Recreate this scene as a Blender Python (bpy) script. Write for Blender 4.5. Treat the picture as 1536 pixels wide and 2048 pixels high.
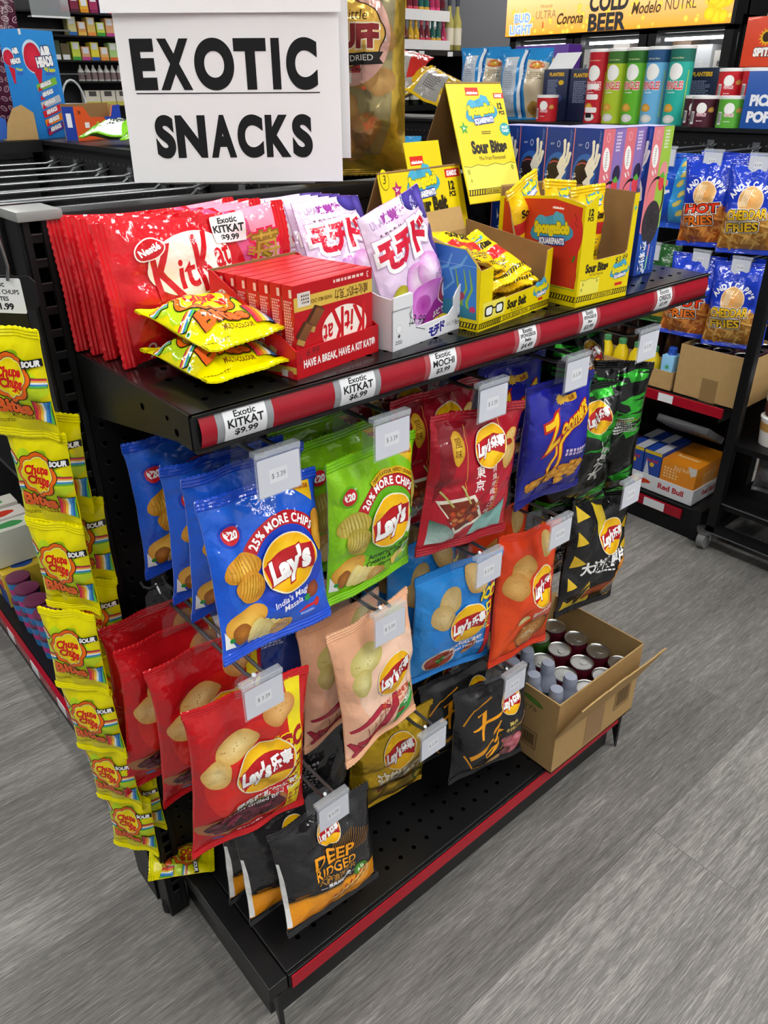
import bpy, bmesh, math, random
import numpy as np
from math import sin, cos, pi, radians, sqrt, atan2, exp
from mathutils import Vector, Matrix, noise
from mathutils.geometry import tessellate_polygon

SC = bpy.context.scene
COL = SC.collection
for _o in list(bpy.data.objects):
    bpy.data.objects.remove(_o)
random.seed(7)

# ------------------------------------------------------------------ camera
cam_d = bpy.data.cameras.new('camera')
cam = bpy.data.objects.new('camera', cam_d)
COL.objects.link(cam)
cam_d.sensor_fit = 'HORIZONTAL'
cam_d.sensor_width = 36.0
cam_d.lens = 36.0 * 1534.0 / 1536.0
cam_d.clip_start = 0.02
_p, _h, _r = 0.505, 0.8617, -0.0063
_fw = Vector((cos(_h) * cos(_p), sin(_h) * cos(_p), -sin(_p)))
_rt = Vector((sin(_h), -cos(_h), 0))
_up = _rt.cross(_fw)
_rt2 = cos(_r) * _rt + sin(_r) * _up
_up2 = -sin(_r) * _rt + cos(_r) * _up
_m = Matrix((_rt2, _up2, -_fw)).transposed().to_4x4()
_m.translation = (-0.2953, -0.6161, 1.2854)
cam.matrix_world = _m
SC.camera = cam

# ------------------------------------------------------------------ world, exposure
w = bpy.data.worlds.new('world')
SC.world = w
w.use_nodes = True
w.node_tree.nodes['Background'].inputs[0].default_value = (0.92, 0.96, 1.0, 1)
w.node_tree.nodes['Background'].inputs[1].default_value = 0.0
SC.view_settings.view_transform = 'Standard'
SC.view_settings.look = 'None'
SC.view_settings.exposure = 0.25
SC.view_settings.gamma = 1.0
SC.view_settings.use_curve_mapping = False
SC.cycles.max_bounces = 8
SC.cycles.sample_clamp_indirect = 6.0
SC.cycles.caustics_reflective = False
SC.cycles.caustics_refractive = False

# ------------------------------------------------------------------ colour and material helpers
def lin(h, a=1.0):
    if not isinstance(h, str):
        return tuple(h)[:3] + (1.0,)
    h = h.lstrip('#')
    r = [int(h[i:i + 2], 16) / 255 for i in (0, 2, 4)]
    return tuple((c / 12.92 if c <= 0.04045 else ((c + 0.055) / 1.055) ** 2.4) for c in r) + (a,)

def mixc(a, b, t):
    A, B = lin(a), lin(b)
    t = max(0, min(1, t))
    return tuple(A[i] * (1 - t) + B[i] * t for i in range(3)) + (1,)

def new_mat(name):
    m = bpy.data.materials.new(name)
    m.use_nodes = True
    return m, m.node_tree, m.node_tree.nodes['Principled BSDF']

def setp(b, **k):
    names = dict(col='Base Color', rough='Roughness', metal='Metallic', spec='Specular IOR Level', trans='Transmission Weight',
                 ior='IOR', coat='Coat Weight', coatr='Coat Roughness', alpha='Alpha', emit='Emission Color', estr='Emission Strength', sheen='Sheen Weight')
    for a, v in k.items():
        b.inputs[names[a]].default_value = v

def bump(nt, b, scale, strength, dist=0.001, detail=3.0, coord='Object', stretch=None, kind='noise'):
    tc = nt.nodes.new('ShaderNodeTexCoord')
    src = tc.outputs[coord]
    if stretch:
        mp = nt.nodes.new('ShaderNodeMapping')
        mp.inputs['Scale'].default_value = stretch
        nt.links.new(src, mp.inputs[0])
        src = mp.outputs[0]
    if kind == 'noise':
        t = nt.nodes.new('ShaderNodeTexNoise')
        t.inputs['Detail'].default_value = detail
        out = t.outputs[0]
    else:
        t = nt.nodes.new('ShaderNodeTexVoronoi')
        out = t.outputs['Distance']
    t.inputs['Scale'].default_value = scale
    nt.links.new(src, t.inputs['Vector'])
    if kind == 'noise' and scale > 35 and scale < 60:      # film: add sharp crease facets
        vo = nt.nodes.new('ShaderNodeTexVoronoi'); vo.feature = 'F1'
        vo.inputs['Scale'].default_value = scale * .3
        nz = nt.nodes.new('ShaderNodeMix'); nz.data_type = 'VECTOR'; nz.inputs[0].default_value = .12
        nt.links.new(src, nz.inputs[4]); nt.links.new(t.outputs[1], nz.inputs[5]); nt.links.new(nz.outputs[1], vo.inputs['Vector'])
        ad = nt.nodes.new('ShaderNodeMath'); ad.operation = 'MULTIPLY_ADD'; ad.inputs[1].default_value = .8
        nt.links.new(vo.outputs['Distance'], ad.inputs[0]); nt.links.new(out, ad.inputs[2]); out = ad.outputs[0]
    bp = nt.nodes.new('ShaderNodeBump')
    bp.inputs['Strength'].default_value = strength
    bp.inputs['Distance'].default_value = dist
    nt.links.new(out, bp.inputs['Height'])
    nt.links.new(bp.outputs[0], b.inputs['Normal'])
    return out

def simple(name, col, rough=0.5, metal=0.0, spec=0.5, vary=0.0, vscale=30, bmp=None, **k):
    m, nt, b = new_mat(name)
    c = lin(col)
    setp(b, col=c, rough=rough, metal=metal, spec=spec, **k)
    if vary:
        tc = nt.nodes.new('ShaderNodeTexCoord')
        t = nt.nodes.new('ShaderNodeTexNoise')
        t.inputs['Scale'].default_value = vscale
        t.inputs['Detail'].default_value = 4
        nt.links.new(tc.outputs['Object'], t.inputs['Vector'])
        mx = nt.nodes.new('ShaderNodeMix')
        mx.data_type = 'RGBA'
        mx.inputs[6].default_value = tuple(x * (1 - vary) for x in c[:3]) + (1,)
        mx.inputs[7].default_value = tuple(min(1, x * (1 + vary)) for x in c[:3]) + (1,)
        nt.links.new(t.outputs[0], mx.inputs[0])
        nt.links.new(mx.outputs[2], b.inputs['Base Color'])
    if bmp:
        bump(nt, b, *bmp)
    return m

def printed(name, rough, metal=0.0, coat=0.0, spec=0.5, bmp=None, grain=0.0):
    """inked surface: the ink colours are stored on the mesh"""
    m, nt, b = new_mat(name)
    setp(b, rough=rough, metal=metal, coat=coat, coatr=0.08, spec=spec)
    at = nt.nodes.new('ShaderNodeVertexColor')
    at.layer_name = 'Col'
    src = at.outputs['Color']
    if grain:
        tc = nt.nodes.new('ShaderNodeTexCoord')
        t = nt.nodes.new('ShaderNodeTexNoise')
        t.inputs['Scale'].default_value = 900
        nt.links.new(tc.outputs['Object'], t.inputs['Vector'])
        hs = nt.nodes.new('ShaderNodeHueSaturation')
        mr = nt.nodes.new('ShaderNodeMapRange')
        mr.inputs[3].default_value = 1 - grain
        mr.inputs[4].default_value = 1 + grain
        nt.links.new(t.outputs[0], mr.inputs[0])
        nt.links.new(mr.outputs[0], hs.inputs['Value'])
        nt.links.new(src, hs.inputs['Color'])
        src = hs.outputs[0]
    nt.links.new(src, b.inputs['Base Color'])
    if bmp:
        bump(nt, b, *bmp)
    return m

FILM = printed('printed_film', 0.11, spec=0.5, bmp=(46, 0.6, 0.004, 2.5))
FILM_SOFT = printed('printed_matte_film', 0.2, spec=0.42, bmp=(40, 0.55, 0.004, 2.5))
FOIL = printed('printed_foil', 0.2, metal=0.75, coat=0.4, bmp=(30, 0.9, 0.006, 2.0))
CARD = printed('printed_card', 0.34, spec=0.35)
PAPER = printed('printed_paper', 0.7, spec=0.2)
STRIPM = printed('printed_strip', 0.25, spec=0.4, bmp=(50, 0.3, 0.003, 2.0))
BLACK = simple('black_powder_coat', '#0b0b0d', 0.42, vary=0.15, vscale=14, spec=0.3)
BLACK2 = simple('black_steel_worn', '#101113', 0.38, vary=0.25, vscale=9, spec=0.35)
HOLE = simple('punched_hole', '#020202', 0.9, spec=0.0)
RIM_GLINT = simple('hole_rim', '#3d3d3a', 0.35, spec=0.6)  # lighter grey that paints a glint on hole rims and slot edges
CRIMSON = simple('crimson_plastic', '#980f22', 0.24, spec=0.4, vary=0.12, vscale=40)
CRIMSON2 = simple('crimson_plastic_matte', '#a80f24', 0.4, spec=.3, vary=0.06, vscale=40)
ZINC = simple('zinc_wire', '#8d9193', 0.32, metal=0.9)
ZINCD = simple('grey_wire', '#888b8e', 0.36, metal=0.85)
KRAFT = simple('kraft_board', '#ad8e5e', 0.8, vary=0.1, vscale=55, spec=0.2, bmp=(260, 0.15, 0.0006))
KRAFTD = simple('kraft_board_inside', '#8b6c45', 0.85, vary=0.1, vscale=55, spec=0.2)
WHITE = simple('white_plastic', '#e9ebec', 0.4)
WHITEC = simple('white_card', '#dfe2e6', 0.55, vary=0.03)
ALU = simple('aluminium', '#cfd0cf', 0.28, metal=0.95)
TAGP = simple('tag_card', '#c9cdd8', 0.5)

def clear(name, tint='#f2f6f8', rough=0.05, alpha=0.22):
    m, nt, b = new_mat(name)
    setp(b, col=lin(tint), rough=rough, alpha=alpha, spec=0.6, coat=0.5)
    return m
CLEAR = clear('clear_plastic')

# ------------------------------------------------------------------ objects
def link(o):
    COL.objects.link(o)
    return o

def tagit(o, label, cat, group=None, kind=None):
    if label: o['label'] = label
    if cat: o['category'] = cat
    if group: o['group'] = group
    if kind: o['kind'] = kind
    return o

def thing(name, label, cat, loc=(0, 0, 0), rot=(0, 0, 0), group=None):
    o = bpy.data.objects.new(name, None)
    o.empty_display_size = 0.02
    link(o)
    o.location = loc
    o.rotation_euler = rot
    return tagit(o, label, cat, group)

def obj(name, me, mat=None, parent=None, loc=None, rot=None):
    o = bpy.data.objects.new(name, me)
    link(o)
    if mat is not None and not me.materials:
        for m in (mat if isinstance(mat, (list, tuple)) else [mat]):
            me.materials.append(m)
    if parent is not None: o.parent = parent
    if loc is not None: o.location = loc
    if rot is not None: o.rotation_euler = rot
    return o

KIDS = {}
def dup(root, loc=None, rot=None, label=None, group=None, scale=None):
    """copy a thing with its parts and sub-parts"""
    def rec(o, par):
        c = o.copy()
        COL.objects.link(c)
        if par is not None: c.parent = par
        for k in o.children:
            rec(k, c)
        return c
    r = rec(root, None)
    if loc is not None: r.location = loc
    if rot is not None: r.rotation_euler = rot
    if label: r['label'] = label
    if group: r['group'] = group
    if scale: r.scale = scale
    return r

class MB:
    """collects boxes, tubes, lathes ... and links them as ONE mesh object"""
    def __init__(s):
        s.bm = bmesh.new()
        s.mi = 0
    def _fin(s, n0):
        s.bm.faces.ensure_lookup_table()
        for i in range(n0, len(s.bm.faces)):
            s.bm.faces[i].material_index = s.mi
    def quad(s, pts):
        n0 = len(s.bm.faces)
        s.bm.faces.new([s.bm.verts.new(p) for p in pts])
        s._fin(n0)
    def box(s, x0, y0, z0, x1, y1, z1, bev=0.0, M=None):
        n0 = len(s.bm.faces)
        g = bmesh.ops.create_cube(s.bm, size=1.0)
        vs = g['verts']
        for v in vs:
            v.co = Vector(((x0 + x1) / 2 + v.co.x * (x1 - x0), (y0 + y1) / 2 + v.co.y * (y1 - y0), (z0 + z1) / 2 + v.co.z * (z1 - z0)))
        if bev:
            es = list({e for v in vs for e in v.link_edges})
            r = bmesh.ops.bevel(s.bm, geom=es, offset=bev, segments=2, affect='EDGES', profile=0.6)
            vs = list({v for f in r['faces'] for v in f.verts} | {v for v in vs if v.is_valid})
        if M is not None:
            for v in vs: v.co = M @ v.co
        s._fin(n0 if not bev else 0) if not bev else s._fin2(n0)
    def _fin2(s, n0):
        s.bm.faces.ensure_lookup_table()
        for i in range(max(0, n0 - 6), len(s.bm.faces)):
            if i >= n0: s.bm.faces[i].material_index = s.mi
    def tube(s, pts, r, n=8, cap=True):
        n0 = len(s.bm.faces)
        pts = [Vector(p) for p in pts]
        rings = []
        up = None
        for i, p in enumerate(pts):
            a = pts[max(0, i - 1)]; b = pts[min(len(pts) - 1, i + 1)]
            d = (b - a).normalized()
            if up is None:
                up = Vector((0, 0, 1)) if abs(d.z) < 0.9 else Vector((1, 0, 0))
            x = d.cross(up)
            if x.length < 1e-5: x = d.cross(Vector((0.3, 1, 0.2)))
            x.normalize()
            y = x.cross(d); up = y
            rr = r[i] if isinstance(r, (list, tuple)) else r
            rings.append([s.bm.verts.new(p + x * (rr * cos(2 * pi * k / n)) + y * (rr * sin(2 * pi * k / n))) for k in range(n)])
        for A, B in zip(rings, rings[1:]):
            for k in range(n):
                s.bm.faces.new((A[k], A[(k + 1) % n], B[(k + 1) % n], B[k]))
        if cap:
            s.bm.faces.new(rings[0][::-1]); s.bm.faces.new(rings[-1])
        s._fin(n0)
    def lathe(s, prof, n=24, c=(0, 0, 0), cap=True):
        n0 = len(s.bm.faces)
        rings = []
        for r, z in prof:
            rings.append([s.bm.verts.new((c[0] + r * cos(2 * pi * k / n), c[1] + r * sin(2 * pi * k / n), c[2] + z)) for k in range(n)])
        for A, B in zip(rings, rings[1:]):
            for k in range(n):
                s.bm.faces.new((A[k], A[(k + 1) % n], B[(k + 1) % n], B[k]))
        if cap:
            s.bm.faces.new(rings[0][::-1]); s.bm.faces.new(rings[-1])
        s._fin(n0)
    def prism(s, pts, z0, z1, M=None):
        """polygon in xy extruded along z, then M"""
        n0 = len(s.bm.faces)
        M = M or Matrix()
        A = [s.bm.verts.new(M @ Vector((x, y, z0))) for x, y in pts]
        B = [s.bm.verts.new(M @ Vector((x, y, z1))) for x, y in pts]
        n = len(pts)
        tri = tessellate_polygon([[Vector((x, y, 0)) for x, y in pts]])
        for t in tri:
            try:
                s.bm.faces.new([B[i] for i in t]); s.bm.faces.new([A[i] for i in reversed(t)])
            except ValueError: pass
        for i in range(n):
            s.bm.faces.new((A[i], A[(i + 1) % n], B[(i + 1) % n], B[i]))
        s._fin(n0)
    def build(s, name, mat, parent=None, smooth=False, loc=None, rot=None):
        bmesh.ops.recalc_face_normals(s.bm, faces=s.bm.faces)
        me = bpy.data.meshes.new(name)
        s.bm.to_mesh(me); s.bm.free()
        if smooth:
            me.shade_smooth()
            if smooth != 'all': me.set_sharp_from_angle(angle=radians(35))
        return obj(name, me, mat, parent, loc, rot)

def box(name, a, b, mat, parent=None, bev=0.0, M=None):
    m = MB()
    m.box(*a, *b, bev=bev, M=M)
    return m.build(name, mat, parent, smooth=bool(bev))

# ------------------------------------------------------------------ flat art: inked shapes laid over one another
_TX = {}
def text_tris(s, bold, res=3):
    k = (s, round(bold, 3), res)
    if k not in _TX:
        c = bpy.data.curves.new('lettering', 'FONT')
        c.body = s; c.size = 1.0; c.resolution_u = res; c.offset = bold
        c.fill_mode = 'FRONT'
        o = bpy.data.objects.new('lettering', c)
        me = o.to_mesh()
        V = [(v.co.x, v.co.y) for v in me.vertices]
        F = [tuple(p.vertices) for p in me.polygons]
        o.to_mesh_clear()
        bpy.data.objects.remove(o); bpy.data.curves.remove(c)
        xs = [v[0] for v in V] or [0, 1]
        _TX[k] = (V, F, min(xs), max(xs))
    return _TX[k]

class Art:
    def __init__(s):
        s.sh = []                 # (V, F, C, layer, bbox)
        s.M = (1, 0, 0, 1, 0, 0)
        s.res = 3
        s.st = []
    def push(s, x=0, y=0, rot=0, sx=1, sy=None, shear=0):
        s.st.append(s.M)
        sy = sx if sy is None else sy
        c, n = cos(radians(rot)), sin(radians(rot))
        a, b, d, e = c * sx, (c * shear - n) * sy, n * sx, (n * shear + c) * sy
        A, B, D, E, X, Y = s.M
        s.M = (A * a + B * d, A * b + B * e, D * a + E * d, D * b + E * e, A * x + B * y + X, D * x + E * y + Y)
        return s
    def pop(s): s.M = s.st.pop()
    def add(s, V, F, C, lift=0):
        A, B, D, E, X, Y = s.M
        V = [(A * x + B * y + X, D * x + E * y + Y) for x, y in V]
        if not V: return
        G = []
        for f in F:
            ar = sum(V[f[i]][0] * V[f[(i + 1) % len(f)]][1] - V[f[(i + 1) % len(f)]][0] * V[f[i]][1] for i in range(len(f)))
            G.append(tuple(f) if ar >= 0 else tuple(f)[::-1])
        F = G
        xs = [v[0] for v in V]; ys = [v[1] for v in V]
        bb = (min(xs), min(ys), max(xs), max(ys))
        L = 0
        for o in s.sh:
            q = o[4]
            if o[3] >= L and not (q[2] < bb[0] or q[0] > bb[2] or q[3] < bb[1] or q[1] > bb[3]): L = o[3] + 1
        if not isinstance(C, list): C = [lin(C)] * len(V)
        s.sh.append((V, F, C, L + lift, bb))
    def poly(s, pts, col, col2=None, axis=None):
        P = [Vector((x, y, 0)) for x, y in pts]
        F = [tuple(t) for t in tessellate_polygon([P])]
        G = []
        for a, b, c in F:
            cr = (P[b] - P[a]).cross(P[c] - P[a]).z
            G.append((a, b, c) if cr > 0 else (a, c, b))
        C = col
        if col2:
            axis = axis or ((0, max(p[1] for p in pts)), (0, min(p[1] for p in pts)))
            (x0, y0), (x1, y1) = axis
            L2 = (x1 - x0) ** 2 + (y1 - y0) ** 2
            C = [mixc(col, col2, ((x - x0) * (x1 - x0) + (y - y0) * (y1 - y0)) / L2) for x, y in pts]
        s.add(list(pts), G, C)
    def rect(s, x0, y0, x1, y1, col, col2=None, n=1):
        if col2 and n > 1:
            V = []; F = []; C = []
            for i in range(n + 1):
                t = i / n; y = y1 + (y0 - y1) * t
                V += [(x0, y), (x1, y)]; C += [mixc(col, col2, t)] * 2
                if i: F.append((2 * i, 2 * i + 1, 2 * i - 1, 2 * i - 2))
            s.add(V, F, C)
        else:
            V = [(x0, y0), (x1, y0), (x1, y1), (x0, y1)]
            s.add(V, [(0, 1, 2, 3)], col if not col2 else [lin(col2), lin(col2), lin(col), lin(col)])
    def rrect(s, x0, y0, x1, y1, r, col):
        pts = []
        for cx, cy, a in ((x1 - r, y0 + r, -90), (x1 - r, y1 - r, 0), (x0 + r, y1 - r, 90), (x0 + r, y0 + r, 180)):
            for k in range(5):
                t = radians(a + 22.5 * k); pts.append((cx + r * cos(t), cy + r * sin(t)))
        s.poly(pts, col)
    def ell(s, cx, cy, rx, ry=None, col='#ffffff', col2=None, rot=0, n=28, off=(0, 0)):
        ry = rx if ry is None else ry
        c, d = cos(radians(rot)), sin(radians(rot))
        V = [(cx + off[0] * rx, cy + off[1] * ry)]
        for k in range(n):
            a = 2 * pi * k / n; x, y = rx * cos(a), ry * sin(a)
            V.append((cx + c * x - d * y, cy + d * x + c * y))
        F = [(0, 1 + k, 1 + (k + 1) % n) for k in range(n)]
        s.add(V, F, [lin(col)] + [lin(col2 or col)] * n)
    def flower(s, cx, cy, r, lobes, dep, col, col2=None, rot=0, n=72, sy=1.0):
        V = [(cx, cy)]
        for k in range(n):
            a = 2 * pi * k / n; q = r * (1 - dep + dep * abs(cos(lobes * a / 2 + rot)))
            V.append((cx + q * cos(a), cy + q * sin(a) * sy))
        s.add(V, [(0, 1 + k, 1 + (k + 1) % n) for k in range(n)], [lin(col)] + [lin(col2 or col)] * n)
    def blob(s, cx, cy, rx, ry, seed, col, col2=None, rough=0.18, rot=0, n=24):
        R = random.Random(seed); ph = [R.uniform(0, 6.28) for _ in range(4)]
        c, d = cos(radians(rot)), sin(radians(rot))
        V = [(cx, cy)]
        for k in range(n):
            a = 2 * pi * k / n
            q = 1 + rough * (0.5 * sin(2 * a + ph[0]) + 0.35 * sin(3 * a + ph[1]) + 0.2 * sin(5 * a + ph[2]))
            x, y = rx * q * cos(a), ry * q * sin(a)
            V.append((cx + c * x - d * y, cy + d * x + c * y))
        s.add(V, [(0, 1 + k, 1 + (k + 1) % n) for k in range(n)], [lin(col)] + [lin(col2 or col)] * n)
    def star(s, cx, cy, r, col, n=5, inner=0.45, rot=90):
        s.poly([(cx + (r if k % 2 == 0 else r * inner) * cos(radians(rot + 180 * k / n)), cy + (r if k % 2 == 0 else r * inner) * sin(radians(rot + 180 * k / n))) for k in range(2 * n)], col)
    def line(s, pts, wd, col):
        V = []; F = []
        n = len(pts)
        for i in range(n):
            a = pts[max(0, i - 1)]; b = pts[min(n - 1, i + 1)]
            dx, dy = b[0] - a[0], b[1] - a[1]; L = sqrt(dx * dx + dy * dy) or 1
            ww = (wd[i] if isinstance(wd, (list, tuple)) else wd) / 2
            nx, ny = -dy / L * ww, dx / L * ww
            V += [(pts[i][0] + nx, pts[i][1] + ny), (pts[i][0] - nx, pts[i][1] - ny)]
            if i: F.append((2 * i - 1, 2 * i + 1, 2 * i, 2 * i - 2))
        s.add(V, F, col)
    def arcband(s, cx, cy, r0, r1, a0, a1, col, n=24):
        V = []; F = []
        for k in range(n + 1):
            a = radians(a0 + (a1 - a0) * k / n)
            V += [(cx + r0 * cos(a), cy + r0 * sin(a)), (cx + r1 * cos(a), cy + r1 * sin(a))]
            if k:
                q = (2 * k - 2, 2 * k - 1, 2 * k + 1, 2 * k)
                F.append(q if a1 < a0 else q[::-1])
        s.add(V, F, col)
    def text(s, t, x, y, size, col, w=None, rot=0, shear=0.0, bold=0.0, align='c', out=None, outw=0.05, sy=1.0):
        """size = em height; w = fitted width"""
        if out:
            for oc, ow in (out if isinstance(out, list) else [(out, outw)]):
                s._text(t, x, y, size, oc, w, rot, shear, bold + ow, align, bold, sy)
        s._text(t, x, y, size, col, w, rot, shear, bold, align, bold, sy)
    def _text(s, t, x, y, size, col, w, rot, shear, bold, align, b0, sy):
        V, F, x0, x1 = text_tris(t, bold, s.res)
        _, _, m0, m1 = text_tris(t, b0, s.res)
        k = size if w is None else w / max(1e-6, (m1 - m0))
        ox = {'c': (m0 + m1) / 2, 'l': m0, 'r': m1}[align]
        s.push(x, y, rot, k, size * sy, shear)
        s.add([(a - ox, b - 0.345) for a, b in V], F, col)
        s.pop()
    def arctext(s, t, cx, cy, r, a0, a1, size, col, bold=0.0, out=None, wk=1.0):
        n = len(t)
        ws = []
        for ch in t:
            if ch == ' ': ws.append(0.3); continue
            _, _, x0, x1 = text_tris(ch, bold); ws.append(x1 - x0 + 0.1)
        tot = sum(ws); acc = 0
        for ch, wd in zip(t, ws):
            a = a0 + (a1 - a0) * (acc + wd / 2) / tot; acc += wd
            if ch == ' ': continue
            rr = radians(a)
            fit = abs(radians(a1 - a0)) * r * (wd - 0.1) / tot
            s.text(ch, cx + r * cos(rr), cy + r * sin(rr), size, col, w=fit, rot=a - 90, bold=bold, out=out)
    def squig(s, x, y, w, h, rows, col, seed=0, fill=0.6):
        """rows of unreadably small print"""
        R = random.Random(seed)
        for k in range(rows):
            yy = y + h / 2 - h * (k + 0.5) / rows; xx = x - w / 2; e = x + w / 2 - R.uniform(0, 0.3) * w
            V = []; F = []
            while xx < e:
                l = R.uniform(0.03, 0.1) * w + h / rows * 0.3
                q = min(e, xx + l); hh = h / rows * fill / 2
                i = len(V)
                V += [(xx, yy - hh), (q, yy - hh), (q, yy + hh), (xx, yy + hh)]; F.append((i, i + 1, i + 2, i + 3))
                xx = q + h / rows * 0.35
            s.add(V, F, col)
    def barcode(s, x0, y0, x1, y1):
        s.rect(x0, y0, x1, y1, '#f2f2f2')
        R = random.Random(3); V = []; F = []; x = x0 + (x1 - x0) * 0.06
        while x < x1 - (x1 - x0) * 0.08:
            wd = (x1 - x0) * R.choice((0.02, 0.03, 0.05)); i = len(V)
            V += [(x, y0 + (y1 - y0) * .15), (x + wd, y0 + (y1 - y0) * .15), (x + wd, y1 - (y1 - y0) * .08), (x, y1 - (y1 - y0) * .08)]; F.append((i, i + 1, i + 2, i + 3)); x += wd * 2
        s.add(V, F, '#1a1a1a')

def art_bm(art, clip=None, cuts=None, only=None):
    """2D shapes -> bmesh with z = layer, clipped to (x0,y0,x1,y1) and cut on grid lines"""
    bm = bmesh.new()
    cl = bm.verts.layers.float_color.new('Col')
    for V, F, Cc, L, bb in art.sh:
        vs = []
        for (x, y), c in zip(V, Cc):
            v = bm.verts.new((x, y, L)); v[cl] = c; vs.append(v)
        for f in F:
            try: bm.faces.new([vs[i] for i in f])
            except ValueError: pass
    def cut(co, no, clear=False):
        bmesh.ops.bisect_plane(bm, geom=bm.verts[:] + bm.edges[:] + bm.faces[:], dist=1e-5, plane_co=co, plane_no=no, clear_outer=clear)
    if clip:
        x0, y0, x1, y1 = clip
        if any(o[4][0] < x0 for o in art.sh): cut((x0, 0, 0), (-1, 0, 0), True)
        if any(o[4][2] > x1 for o in art.sh): cut((x1, 0, 0), (1, 0, 0), True)
        if any(o[4][1] < y0 for o in art.sh): cut((0, y0, 0), (0, -1, 0), True)
        if any(o[4][3] > y1 for o in art.sh): cut((0, y1, 0), (0, 1, 0), True)
    if cuts:
        for co, no in cuts: cut(co, no)
    return bm

def bm_obj(bm, fn, name, mat, parent, normals=None):
    """fn maps an (n,3) array of (x,y,layer) to positions (and normals)"""
    me = bpy.data.meshes.new(name)
    bm.to_mesh(me); bm.free()
    n = len(me.vertices)
    if n == 0: return None
    a = np.empty(n * 3, 'f'); me.vertices.foreach_get('co', a)
    P, N = fn(a.reshape(-1, 3).astype('d'))
    me.vertices.foreach_set('co', P.astype('f').ravel())
    me.update()
    if N is not None:
        me.shade_smooth()
        me.normals_split_custom_set_from_vertices([tuple(x) for x in N])
    return obj(name, me, mat, parent)

def flat_art(art, name, mat, parent, origin, ux, uy, clip=None, th=0.00008, sc=0.001):
    """lay art (mm) on a plane: origin = where art (0,0) sits"""
    O = np.array(origin, 'd'); U = np.array(Vector(ux).normalized()); W = np.array(Vector(uy).normalized()); Nn = np.cross(U, W)
    def fn(a):
        return O + a[:, :1] * sc * U + a[:, 1:2] * sc * W + (a[:, 2:3] + 1) * th * Nn, None
    return bm_obj(art_bm(art, clip), fn, name, mat, parent)

def cyl_art(art, name, mat, parent, r, z0, a0, clip=None, th=0.00012, sc=0.001, step=6):
    """wrap art round a cylinder; art x = arc length (mm), art (0,0) at angle a0, height z0"""
    xs = [o[4][0] for o in art.sh]; xe = [o[4][2] for o in art.sh]
    lo, hi = min(xs), max(xe)
    if clip: lo, hi = max(lo, clip[0]), min(hi, clip[2])
    cuts = [((x, 0, 0), (1, 0, 0)) for x in np.arange(lo + step, hi, step)]
    def fn(a):
        th_ = a0 + a[:, 0] * sc / r; rr = r + (a[:, 2] + 1) * th
        N = np.stack([np.cos(th_), np.sin(th_), 0 * th_], 1)
        P = N * rr[:, None]; P[:, 2] = z0 + a[:, 1] * sc
        return P, N
    return bm_obj(art_bm(art, clip, cuts), fn, name, mat, parent)

# ------------------------------------------------------------------ pillow bags
def col_mesh(name, V, F, C, mat, parent, smooth=True):
    me = bpy.data.meshes.new(name)
    me.from_pydata([tuple(v) for v in V], [], F)
    at = me.color_attributes.new('Col', 'FLOAT_COLOR', 'POINT')
    at.data.foreach_set('color', np.array([lin(c) for c in C] if isinstance(C, list) else [lin(C)] * len(V), 'f').ravel())
    if smooth: me.shade_smooth()
    return obj(name, me, mat, parent)

def bag_grid(W, H, puff, N, M, seed, seal=0.012, pinch=0.07, wr=1.0, pw=4.0, sag=0.0, top_flat=0.10):
    wr *= 1.9
    R = random.Random(seed)
    fold = [(R.uniform(2, 11), R.uniform(0, 6.28), R.uniform(.4, 1)) for _ in range(5)]
    cr = [(R.uniform(.1, .9), R.uniform(.1, .9), R.uniform(0, pi), R.uniform(.02, .05), R.uniform(.3, 1)) for _ in range(9)]
    P = np.zeros((N + 1, M + 1, 3)); Q = np.zeros_like(P)
    for i in range(N + 1):
        u = i / N; s = 2 * u - 1
        pu = max(0, 1 - abs(s) ** pw) ** 0.8
        for j in range(M + 1):
            v = j / M
            t = min(1, max(0, (v * H - seal) / (H - 2 * seal)))
            env = max(0, sin(pi * t)) ** 0.5
            tt = t ** (1 + sag)
            pv = max(0, sin(pi * tt)) ** 0.62
            f = sum(a * sin(k * 2 * pi * u * .5 + p) for k, p, a in fold) * 0.2
            near = exp(-t / 0.13) + exp(-(1 - t) / 0.16)
            d = puff * pu * pv + wr * 0.0035 * f * near * min(1, env * 2.5) * pu ** .5
            n = noise.noise(Vector((u * 2.7 + seed * 3.1, v * 3.6, seed * 1.7)))
            n2 = noise.noise(Vector((u * 6 + seed, v * 8, seed * 2.2)))
            d += wr * env * (pu ** .4) * (0.0045 * n + 0.002 * n2)
            for cu, cv, ca, cs, cp in cr:
                q = (u - cu) * cos(ca) + (v - cv) * sin(ca) * H / W
                e = abs((u - cu) * -sin(ca) + (v - cv) * cos(ca) * H / W)
                if e < .3: d -= wr * 0.0026 * cp * exp(-(q / cs) ** 2) * (1 - e / .3) * env
            # ridges running in from the corners
            for cu, cv in ((0, 0), (1, 0), (0, 1), (1, 1)):
                du, dv = (u - cu) * (1 if cu == 0 else -1), (v - cv) * (1 if cv == 0 else -1)
                q = du - dv * 1.1
                d += wr * .003 * exp(-(q / .05) ** 2) * exp(-(du + dv) / .25) * env * pu
            x = s * W / 2 * (1 - pinch * env * (1 + .25 * noise.noise(Vector((v * 4, seed, 0)))))
            wav = wr * 0.004 * noise.noise(Vector((u * 3, seed * 5.5, v * 2))) * (1 - env * .6)
            z = v * H
            P[i, j] = (x, -max(d, 0) - 0.0005 + wav, z)
            Q[i, j] = (x, max(puff * pu * pv * .8, 0) + 0.0005 + wav, z)
    return P, Q

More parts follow.
